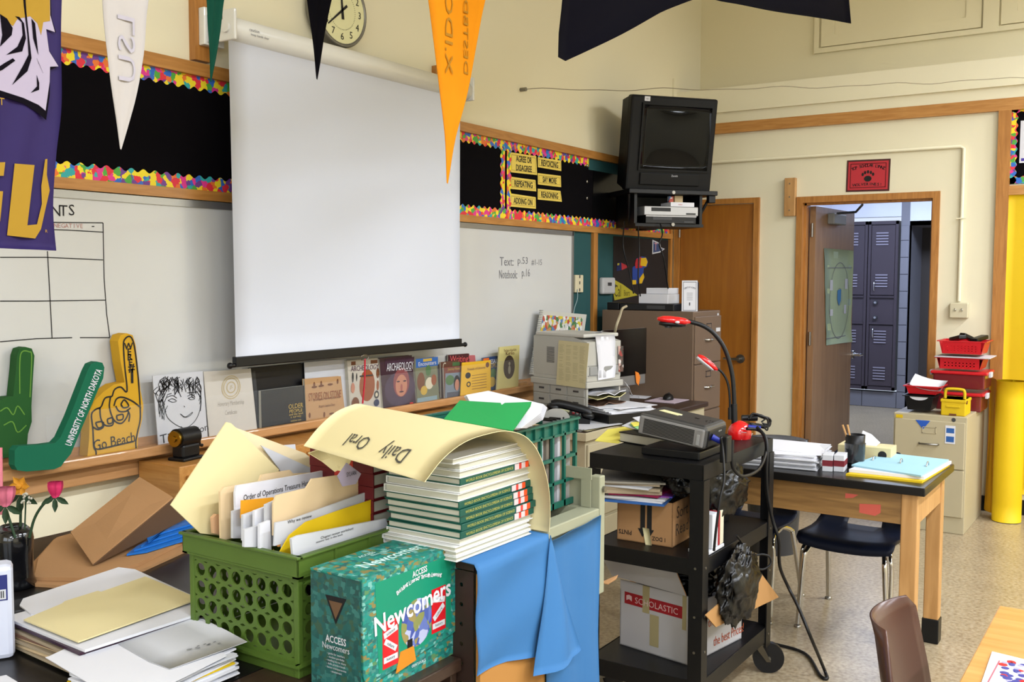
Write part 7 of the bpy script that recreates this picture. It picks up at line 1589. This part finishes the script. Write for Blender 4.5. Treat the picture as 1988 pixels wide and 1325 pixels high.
q = MB(MANILA); q.grid([[D(a, b, d_) for a, b, d_ in row] for row in (((597, 880, 2.25), (625, 870, 2.24), (655, 872, 2.2), (684, 888, 2.16)), ((625, 897, 2.23), (645, 890, 2.2), (668, 893, 2.17), (676, 905, 2.15)), ((650, 917, 2.2), (655, 914, 2.19), (660, 915, 2.18), (664, 918, 2.17)))], t=0.0012)
solo('folder_flap', q, 'small manila flap poking out under the large arched manila sheet', 'paper')

# ------------------------------------------------------------------ teal crate with papers
kx0, kx1, ky0, ky1, kz0, kz1 = 1.955, 2.252, 1.292, 1.63, 0.951, 1.176
t = thing('milk_crate', 'teal lattice milk crate of folders behind the book stack', 'crate', ((kx0+kx1)/2, (ky0+ky1)/2, kz0))
q = MB(TEALP); rb = 0.008
def lattice(fr, w_, h_, nx, ny):
    q.box(0, w_, 0, 0.016, 0, 0.005, None, fr); q.box(0, w_, h_-0.04, h_-0.034, -0.004, 0.005, None, fr)
    for i in range(nx+1): x = (w_-rb)*i/nx; q.box(x, x+rb, 0, h_-0.03, -0.003, 0.005, None, fr)
    for j in range(1, ny): y = (h_-0.04)*j/ny; q.box(0, w_, y, y+rb, -0.003, 0.005, None, fr)
    nx_ = 7
    for i in range(nx_+1): x = (w_-0.003)*i/nx_; q.box(x, x+0.003, h_-0.034, h_, 0.001, 0.009, None, fr)
    q.box(0, w_, h_-0.036, h_, 0, 0.002, None, fr); q.box(-0.004, w_+0.004, h_-0.005, h_, -0.003, 0.012, None, fr)
hK = kz1-kz0
lattice(FR((kx0, ky0, kz0), (1, 0, 0), (0, 0, 1)), kx1-kx0, hK, 5, 3); lattice(FR((kx1, ky1, kz0), (-1, 0, 0), (0, 0, 1)), kx1-kx0, hK, 5, 3)
lattice(FR((kx0, ky1, kz0), (0, -1, 0), (0, 0, 1)), ky1-ky0, hK, 5, 3); lattice(FR((kx1, ky0, kz0), (0, 1, 0), (0, 0, 1)), ky1-ky0, hK, 5, 3)
q.box(kx0+0.002, kx1-0.002, ky0+0.002, ky1-0.002, kz0, kz0+0.004); make('lattice', q, t)
cols = [M('grey_tan_folder', '#7d7468'), WHITE2, M('brown_print'), MANILA2, WHITE2, M('grey_tan_folder'), M('dusty_brown', '#5a4a40'), WHITE2, MANILA2]
for i in range(9):
    x = kx0+0.03+i*0.028
    q = MB(cols[i]); q.box(x, x+0.012, ky0+0.012, ky1-0.02, kz0+0.006, kz1-0.03+0.012*R.random()); solo('hanging_folder', q, ('%s upright folder from the left inside the teal crate' % ('first', 'second', 'third', 'fourth', 'fifth', 'sixth', 'seventh', 'eighth', 'ninth')[i]), 'folder')
dk = PX(1060, 800, kx1-0.03)
q = MB(BLKM); 
for k in range(4): q.tube([Vector((kx1-0.085+k*0.02, ky0+0.02, kz1-0.002)), Vector((kx1-0.085+k*0.02, ky1-0.02, kz1-0.002))], 0.003)
solo('folder_rails', q, 'dark metal hanging-file rails across the top of the teal crate', 'rail')
q = MB(M('grey_dividers', '#8f8d88', 0.3)); cc = D(1080, 814, 2.60); q.M = FR(cc, RT, (0, 0, 1)); q.prism([(0.036*math.cos(a), 0.028*math.sin(a)) for a in [i*math.pi/12 for i in range(13)]]+[(-0.036, kz0+0.006-cc.z), (0.036, kz0+0.006-cc.z)], -0.001, 0.001); solo('divider', q, 'round-topped grey plastic divider at the right of the teal crate', 'divider')
t = thing('paper_bundle', 'fanned bundle of white papers lying on the teal crate', 'papers', D(980, 800, 2.55))
for k in range(9):
    o = k*2.6; P = [(905-o*0.2, 768+o*0.15), (948+o*0.1, 760+o*0.2), (1055+o*0.35, 786+o*0.3), (1050+o*0.2, 803+o*0.6), (1012+o*0.5, 832), (940, 832)]
    make('sheet', MB((WHITE, WHITE2)[k % 2]).slab([PZ(a, b, kz1+0.006+0.0016*(8-k)+(832-b)*0.00085) for a, b in P], 0.0012), t)
q = MB(M('green_folder', '#1f8a48', 0.55)); q.slab([PZ(a, b, kz1+0.024+0.00085*(838-b)) for a, b in ((893, 779), (902, 780), (972, 784), (974, 788), (980, 784), (1032, 782), (1030, 790), (996, 838), (862, 815))], 0.002); solo('folder', q, 'bright green folder lying over the white papers on the teal crate', 'folder')

# ------------------------------------------------------------------ left table: papers, cardboard, vase
def PZs(pix, z): return [PZ(a, b, z) for a, b in pix]
def layer(mb, pix, z, tk, mat): mb.slab(PZs(pix, z), tk, mat, n=(0, 0, 1)); return mb
t = thing('folder_stack', 'pile of folders and papers topped by a manila folder on the black table', 'papers', PZ(210, 1190, DZ))
zz = DZ+0.0005
LC = PZ(215, 1180, 0.79); LFm = KF((LC.x-0.02, LC.y-0.02, 0), -2)
mats_ = [M('olive_folder', '#6a6a48'), M('tan_pages'), MANILA2, WHITE2, M('tan_pages'), MANILA2, M('brown_print'), M('tan_pages'), WHITE2, M('plum_cover'), WHITE]
for i, mt_ in enumerate(mats_):
    th = 0.0058; q = MB(mt_); q.M = LFm @ Matrix.Translation((R.uniform(-0.008, 0.008), R.uniform(-0.008, 0.008), zz)) @ Matrix.Rotation(math.radians(R.uniform(-3, 3)), 4, 'Z'); q.box(-0.15, 0.15, -0.165, 0.16, 0, th); make('folder', q, t); zz += th+0.0002
make('sheet', layer(MB(), ((38, 1178), (45, 1165), (230, 1104), (262, 1108), (375, 1160), (200, 1215), (60, 1195)), zz, 0.003, WHITE), t)
make('manila_folder', layer(MB(), ((46, 1206), (120, 1175), (126, 1170), (190, 1150), (196, 1152), (282, 1122), (386, 1165), (152, 1249)), zz+0.0048, 0.003, MANILA), t)
t = thing('paper_stack', 'large loose stack of white papers in the bottom left foreground', 'papers', PZ(260, 1290, DZ))
LC = Vector((1.205, 1.69)); zz = DZ+0.001
Fm = KF((1.21, 1.665, 0), 4)
for i in range(15):
    mt_ = YEL if i == 8 else (WHITE, WHITE2, WHITE)[i % 3]; th = 0.0032
    q = MB(mt_); q.M = Fm @ Matrix.Translation((R.uniform(-0.006, 0.006), R.uniform(-0.006, 0.006), zz)) @ Matrix.Rotation(math.radians(R.uniform(-4, 4)), 4, 'Z'); q.box(-0.11, 0.135, -0.10, 0.10, 0, th); make('sheet', q, t); zz += th+0.0002
make('sheet', layer(MB(), ((88, 1278), (95, 1276), (225, 1215), (330, 1196), (440, 1275), (300, 1345), (200, 1345)), zz, 0.0012, WHITE), t)
g = []
for a, b, c, d_ in ((210, 1226, 330, 1192), (232, 1252, 395, 1206), (290, 1285, 440, 1228), (330, 1300, 480, 1250)):
    l, r_ = PZ(a, b, zz+0.003), PZ(c, d_, zz+0.003); r_.z += 0.004; g.append([l.lerp(r_, k/4) for k in range(5)])
make('sheet', MB(WHITE2).grid(g, t=0.001), t)
q = MB(INKG)
for k in range(12):
    a = R.uniform(360, 430); b = 1262-(a-360)*0.2+R.uniform(-3, 3); p = PZ(a, b, zz+0.0078); q.box(p.x, p.x+0.006, p.y, p.y+0.003, p.z, p.z+0.0002)
make('print', q, t)
q = MB(WHITE); layer(q, ((-30, 1322), (12, 1313), (40, 1330), (0, 1360)), DZ+0.001, 0.002, WHITE); solo('paper_sheet', q, 'white paper corner at the very bottom left of the black table', 'paper')
# cardboard
t = thing('flattened_carton', 'large flattened brown carton lying on the black table', 'cardboard', PZ(200, 1090, DZ))
make('lower_layer', layer(MB(), ((68, 1140), (62, 1100), (105, 1052), (300, 1005), (376, 1012), (376, 1066), (280, 1110), (140, 1145)), DZ+0.0005, 0.008, CARDB), t)
make('upper_layer', layer(MB(), ((66, 1128), (75, 1090), (110, 1050), (250, 1010), (330, 1015), (374, 1048), (270, 1100), (165, 1130)), DZ+0.009, 0.01, CARDB), t)
t = thing('folded_carton', 'tilted folded brown box propped on the flat carton', 'cardboard', PZ(230, 1060, DZ+0.02))
def q3(px, py, z): return PZ(px, py, z)
A, B, C_, E_ = q3(138, 1036, 0.775), q3(180, 1097, 0.745), q3(336, 968, 0.865), q3(272, 929, 0.895)
q = MB(CARDB); q.slab([A, B, C_, E_], 0.005); make('top_panel', q, t)
q = MB(CARDD); A2, C2 = q3(184, 1096, 0.744), q3(374, 1000, 0.785); q.slab([B, A2, C2, C_], 0.004); make('lower_panel', q, t)  # lower face in shadow, its shade put into the colour
q = MB(CARDB); q.slab([C_, C2, q3(366, 992, 0.80), q3(345, 975, 0.85)], 0.004); make('end_flap', q, t)
t = thing('blue_bag', 'folded bright blue bag tucked under the folded brown box', 'bag', q3(310, 1050, 0.745))
BB = M('bright_blue_fabric', '#1c6cc0', 0.45, bump=0.5, bs=30)
for k in range(4):
    z0_ = DZ+0.0215+k*0.0065; tip = 246+k*14; P = [(tip, 1080-k*8), (tip+22, 1062-k*8), (330, 1032-k*7), (374, 1014-k*6), (378, 1046-k*9), (330, 1060-k*9), (285, 1074-k*9)]
    P = [PZ(a, b, z0_) for a, b in P]; make('fold', MB(BB).slab(P, 0.005, n=(0, 0, 1)), t)
# vase with artificial flowers
vx, vy = 1.29, 2.46; vp = PZ(28, 1140, DZ); vx, vy = vp.x, vp.y
t = thing('vase', 'black glazed vase holding artificial flowers at the left edge', 'vase', (vx, vy, DZ))
BG = M('black_glaze', '#0d0d10', 0.18, coat=0.6)
q = MB(BG); q.lathe([(0.045, 0), (0.055, 0.004), (0.048, 0.03), (0.047, 0.09), (0.05, 0.13), (0.046, 0.15), (0.03, 0.165), (0.026, 0.155), (0.03, 0.1)], (vx, vy, DZ), seg=32); make('body', q, t)
GRN2 = M('leaf_green', '#223a22', 0.6); PINK = M('rose_pink', '#c22a5a', 0.55, var=0.2, vs=20); ORG = M('flower_orange', '#d0922a', 0.6)
vd = (Vector((vx, vy, 1))-CAM).dot(FW)
def flower(label, stem, head, kind, mat, d):
    t = thing('artificial_flower', label, 'flower', D(stem[0][0], stem[0][1], d))
    P = bez([D(a, b, d) for a, b in stem], 5); make('stem', MB(GRN2).tube(P, 0.0035), t)
    c = D(head[0], head[1], d); r = head[2]
    if kind == 'rose':
        q = MB(mat)
        for k in range(7):
            a = k*2.4; g = []
            for i in range(5):
                h = i/4; rr = r*(0.35+0.65*math.sin(min(1, h*1.1)*math.pi*0.62))*(0.7+0.05*k); g.append([c+RT*(rr*math.cos(a+s))+UP*(-r*1.0+h*r*2.1)-FW*(rr*math.sin(a+s)) for s in (-0.75, -0.35, 0, 0.35, 0.75)])
            q.grid(g, t=0.0008)
        make('petals', q, t)
    else:
        q = MB(mat)
        for k in range(6):
            a = k*math.pi/3; dr = RT*math.cos(a)+UP*math.sin(a); sd = RT*-math.sin(a)+UP*math.cos(a); q.grid([[c+dr*(r*s)+sd*(r*0.38*w_*math.sin(math.pi*min(1, s*0.8+0.15)))-FW*(r*0.4*s) for w_ in (-1, 0, 1)] for s in (0.1, 0.4, 0.7, 1.0, 1.15)], t=0.0008)
        q.tube([c, c-FW*r*0.5], r*0.25); make('petals', q, t)
    q = MB(GRN2)
    for k in range(3):
        a = -1.57+(k-1)*1.1; dr = RT*math.cos(a)+UP*math.sin(a); sd = RT*-math.sin(a)+UP*math.cos(a); b0 = c-UP*r*0.9
        q.grid([[b0+dr*(r*2.0*s)+sd*(r*0.4*w_*math.sin(math.pi*s))-FW*0.004 for w_ in (-1, 0, 1)] for s in (0, 0.3, 0.6, 0.85, 1.0)], t=0.0006)
    make('leaves', q, t); return t
flower('pink artificial rose bud on the right stem of the black vase', [(57, 1045), (66, 1010), (80, 985), (100, 965)], (108, 952, 0.02), 'rose', PINK, vd-0.02)
flower('pink and white artificial rose at the left frame edge', [(30, 1045), (20, 1015), (12, 990)], (12, 966, 0.024), 'rose', M('rose_pink_pale', '#cc6a80', 0.55, var=0.3, vs=30), vd-0.04)
flower('orange artificial blossom between the two pink roses', [(40, 1045), (40, 1000), (42, 965)], (40, 944, 0.026), 'star', ORG, vd)
q = MB(M('white_bloom', '#b8b4a4'))
for k in range(16): c = D(50+R.uniform(-10, 12), 968+R.uniform(-10, 10), vd-0.03+R.uniform(-0.01, 0.01)); q.ell(c, (0.0035, 0.0035, 0.0035), seg=6, rings=4)
q.tube([D(48, 1030, vd-0.02), D(50, 972, vd-0.02)], 0.002, GRN2); solo('filler_flower', q, 'tiny white filler blossoms beside the orange flower', 'flower', kind='stuff')
q = MB(M('pink_plastic', '#c8707c')); q.tube([D(2, 1000, vd+0.02), D(0, 870, vd+0.05)], 0.006); solo('pink_rod', q, 'thin pink rod at the left frame edge behind the flowers', 'rod')
# white jug
jp = PZ(12, 1275, DZ); t = thing('plastic_jug', 'tall milky white plastic container at the left frame edge', 'container', jp)
JF = KF((jp.x-0.02, jp.y+0.02, DZ), -30)
q = MB(M('milky_plastic', '#c4c8d8', 0.35, trans=0.0)); q.M = JF; q.bbox(-0.045, 0.045, -0.03, 0.03, 0, 0.205, 0.012)
make('body', q, t)
q = MB(M('label_navy', '#262c6c')); q.M = JF; q.bbox(-0.005, 0.034, -0.0312, -0.0295, 0.13, 0.185, 0.0004); q.box(-0.002, 0.031, -0.0318, -0.0312, 0.133, 0.154, WHITE2)
for k in range(7): q.box(0.001+k*0.004, 0.003+k*0.004, -0.0322, -0.0318, 0.136, 0.151, INK)
make('label', q, t)

# ================================================================== things hanging from strings overhead
YP = 1.72
def hang(name, part, label, cat, pts, y, mat, wave=0.004, tk=0.0015):
    pass
def drape(pl, pr, y, mat, n=24, m=8, wave=0.006, top=None):
    """cloth between left and right pixel outlines (top to bottom) in plane Y=y with gentle waves"""
    L_ = [PY(a, b, y) for a, b in pl]; R_ = [PY(a, b, y) for a, b in pr]
    L_, R_ = bez(L_, 6), bez(R_, 6); g = []
    for k in range(n+1):
        s = k/n*0.9999; i = s*(len(L_)-1); a = L_[int(i)].lerp(L_[int(i)+1], i-int(i)); i = s*(len(R_)-1); b = R_[int(i)].lerp(R_[int(i)+1], i-int(i)); w_ = (b-a).length
        g.append([a.lerp(b, j/m)+Vector((0, wave*math.sin(j*1.3+k*0.25)*min(1, w_/0.05), 0)) for j in range(m+1)])
    return g
def pennant(label, pl, pr, y, mat, name='pennant', texts=(), wave=0.004, mats=None):
    t = thing(name, label, 'pennant', PY(pl[-1][0], pl[-1][1], y)); g = drape(pl, pr, y, mat, wave=wave)
    make('felt', MB(mat).grid(g, t=-0.0015), t)
    if texts:
        q = MB()
        for s, px, py, sz, wd, m_, ax in texts:
            x = Vector((0, 0, -1)) if ax > 0 else Vector((0, 0, 1)); yv = Vector((1, 0, 0)) if ax > 0 else Vector((-1, 0, 0))
            q.text(s, FR(PY(px, py, y-0.0045), x, yv) @ Matrix.Diagonal((1, -1, 1, 1)), sz, m_, wid=wd)
        make('lettering', q, t)
    return t
WF = M('white_felt', '#aca6a2', 0.85, var=0.03)
FI = M('faint_violet_ink', '#a49fa8', 0.8); OI = M('olive_show_through', '#9a6a12', 0.9)
pennant('long white pennant with faint reversed letters, left of the screen', ((195, -150), (199, 0), (208, 100), (217, 180), (226, 240), (233, 289)), ((320, -150), (287, 0), (279, 100), (266, 180), (250, 240), (235, 291)), YP, WF, texts=(('LSU', 246, 95, 0.055, 0.125, FI, 1),), wave=0.0015)
pennant('narrow dark green pennant at the left end of the screen', ((396, -90), (403, 0), (404, 60), (406, 110), (408, 158)), ((448, -90), (433, 0), (428, 60), (420, 110), (410, 160)), 1.9, M('green_felt', '#0c3a2c', 0.9, spec=0.1))
pennant('black pennant hanging in front of the wall clock', ((585, -90), (598, 0), (603, 50), (609, 110), (614, 153)), ((664, -90), (642, 0), (633, 55), (624, 110), (616, 155)), 1.95, M('black_felt', '#060508', 0.95, spec=0.05))
pennant('long orange pennant with show-through lettering in front of the screen', ((815, -120), (832, 0), (842, 80), (852, 170), (863, 270), (867, 355)), ((975, -120), (941, 0), (926, 80), (908, 180), (884, 270), (869, 357)), YP, M('orange_felt', '#cc7d10', 0.9, spec=0.1, var=0.08, vs=12), texts=(('X.IDO', 872, 65, 0.05, 0.23, OI, -1), ('DESTBD', 905, 72, 0.03, 0.21, OI, -1)), wave=0.0015)
# purple banner
BY = 1.70
t = thing('banner', 'purple cloth sports banner with yellow letters hanging at the left edge', 'banner', PY(60, 488, BY))
PUR = M('purple_cloth', '#1b0646', 0.7, var=0.08, bump=0.1, bs=12)
g = drape(((-190, -90), (-185, 100), (-180, 300), (-178, 475)), ((124, -90), (119, 60), (118, 200), (107, 300), (103, 400), (110, 487)), BY, PUR, 30, 20, 0.003)
make('cloth', MB(PUR).grid(g, t=-0.0015), t)
def bpoly(pix, mat, off): q = MB(mat); q.slab([PY(a, b, BY-off) for a, b in pix], 0.0004); return q
def s4(*p): return [(x/4.416, y/4.416) for x, y in p]
make('black_patch', bpoly(s4((-900, -200), (430, -200), (440, 150), (480, 280), (395, 250), (420, 430), (500, 570), (430, 600), (425, 820), (395, 1030), (340, 980), (200, 890), (0, 820), (-900, 700)), M('banner_black', '#08040c', 0.9, spec=0.1), 0.0055), t)
make('white_patch', bpoly(s4((-900, -200), (425, -200), (430, 130), (470, 275), (395, 250), (405, 330), (420, 440), (500, 570), (428, 572), (425, 700), (390, 950), (330, 900), (200, 840), (0, 775), (-900, 640)), M('banner_white', '#9c92a4', 0.8), 0.0060), t)
make('gold_patch', bpoly(s4((-900, -200), (425, -200), (428, 180), (370, 190), (352, 300), (320, 200), (260, 140), (150, 160), (110, 225), (0, 130), (-900, 100)), M('banner_gold', '#96741a', 0.8), 0.0065), t)
q = MB(M('banner_black')); 
for st in (((130, 140), (185, 190), (195, 300), (150, 400), (55, 470), (190, 440), (222, 330), (205, 200), (165, 145)), ((195, -60), (205, 60), (235, 300), (245, 470), (200, 560), (105, 728), (235, 610), (270, 500), (250, 330), (225, 100), (215, -60)), ((270, 160), (285, 330), (328, 470), (310, 300), (300, 200)), ((315, 500), (370, 628), (330, 540)), ((0, 120), (60, 160), (108, 240), (100, 300), (0, 400), (20, 300)), ((-80, 640), (20, 600), (130, 520), (110, 500), (40, 540), (-80, 620)), ((315, 645), (318, 740), (265, 795), (335, 770), (335, 710))):
    q.slab([PY(a, b, BY-0.0071) for a, b in s4(*st)], 0.0004)
make('black_strokes', q, t)
q = MB(M('banner_gold')); q.slab([PY(a/2.65, b/2.65, BY-0.0055) for a, b in ((75, 842), (177, 850), (140, 1160), (190, 1155), (215, 1050), (212, 960), (232, 820), (243, 818), (240, 900), (255, 980), (232, 1080), (210, 1180), (180, 1228), (36, 1212))], 0.0006)
make('letter', q, t); q = MB(M('banner_gold')); q.slab([PY(a/2.65, b/2.65, BY-0.0055) for a, b in ((-200, 840), (26, 835), (18, 905), (-60, 905), (-60, 980), (15, 985), (0, 1140), (-200, 1140))], 0.0006)
q.text('R', FR(PY(90, 449, BY-0.0055), (1, 0, 0), (0, 0, 1)), 0.008); q.text('T', FR(PY(3, 197, BY-0.0055), (1, 0, 0), (0, 0, 1)), 0.018); make('letter', q, t)
# black drape at the top
t = thing('dark_banner', 'large black cloth banner whose ragged lower edge hangs in at the top', 'banner', PY(1200, 60, 1.5))
DY = 1.5
xs_ = [1090+(1650-1090)*k/40 for k in range(41)]
def low(x):
    P = [(1090, 110), (1095, 122), (1130, 105), (1220, 58), (1290, 22), (1340, 2), (1362, -6), (1400, 4), (1450, 12), (1560, 30), (1648, 46)]
    for (a, b), (c, d_) in zip(P, P[1:]):
        if a <= x <= c: return b+(d_-b)*(x-a)/(c-a)
    return 46
g = [[PY(x, low(x)+( -260-low(x))*j/8, DY)+Vector((0, 0.01*math.sin(x*0.03+j), 0)) for x in xs_] for j in range(9)]
make('cloth', MB(M('black_cloth2', '#07060e', 0.95, spec=0.05)).grid(g, t=-0.002), t)
# strings
def string(label, a, b): q = MB(M('string', '#8a8472')); q.tube([a, (a+b)/2-Vector((0, 0, 0.03)), b], 0.0025, seg=5); solo('string', q, label, 'string')
string('string carrying the left pennants and banner above the frame', Vector((X0, YP, 3.0)), Vector((6.5, YP-0.05, 3.35)))
# ceiling fixtures
for i, (x, y) in enumerate(LAMPS):
    t = thing('ceiling_light', 'fluorescent ceiling fixture, %s from the back of the %s row' % (('first', 'second', 'third', 'fourth', 'last')[i//2], ('middle', 'window-side')[i % 2]), 'ceiling light', (x, y, 3.68), 0, 'fluorescent ceiling lights')
    make('housing', MB(ROLLM).bbox(x-0.62, x+0.62, y-0.14, y+0.14, 3.69, 3.76, 0.005), t)
    make('diffuser', MB(M('lit_diffuser', '#ffffff', 0.5, emit=4)).bbox(x-0.6, x+0.6, y-0.12, y+0.12, 3.67, 3.69, 0.004), t)
    q = MB(NICKEL)
    for s in (-0.5, 0.5): q.cyl((x+s, y, 3.76), (x+s, y, ZC), 0.006)
    make('hanger', q, t)
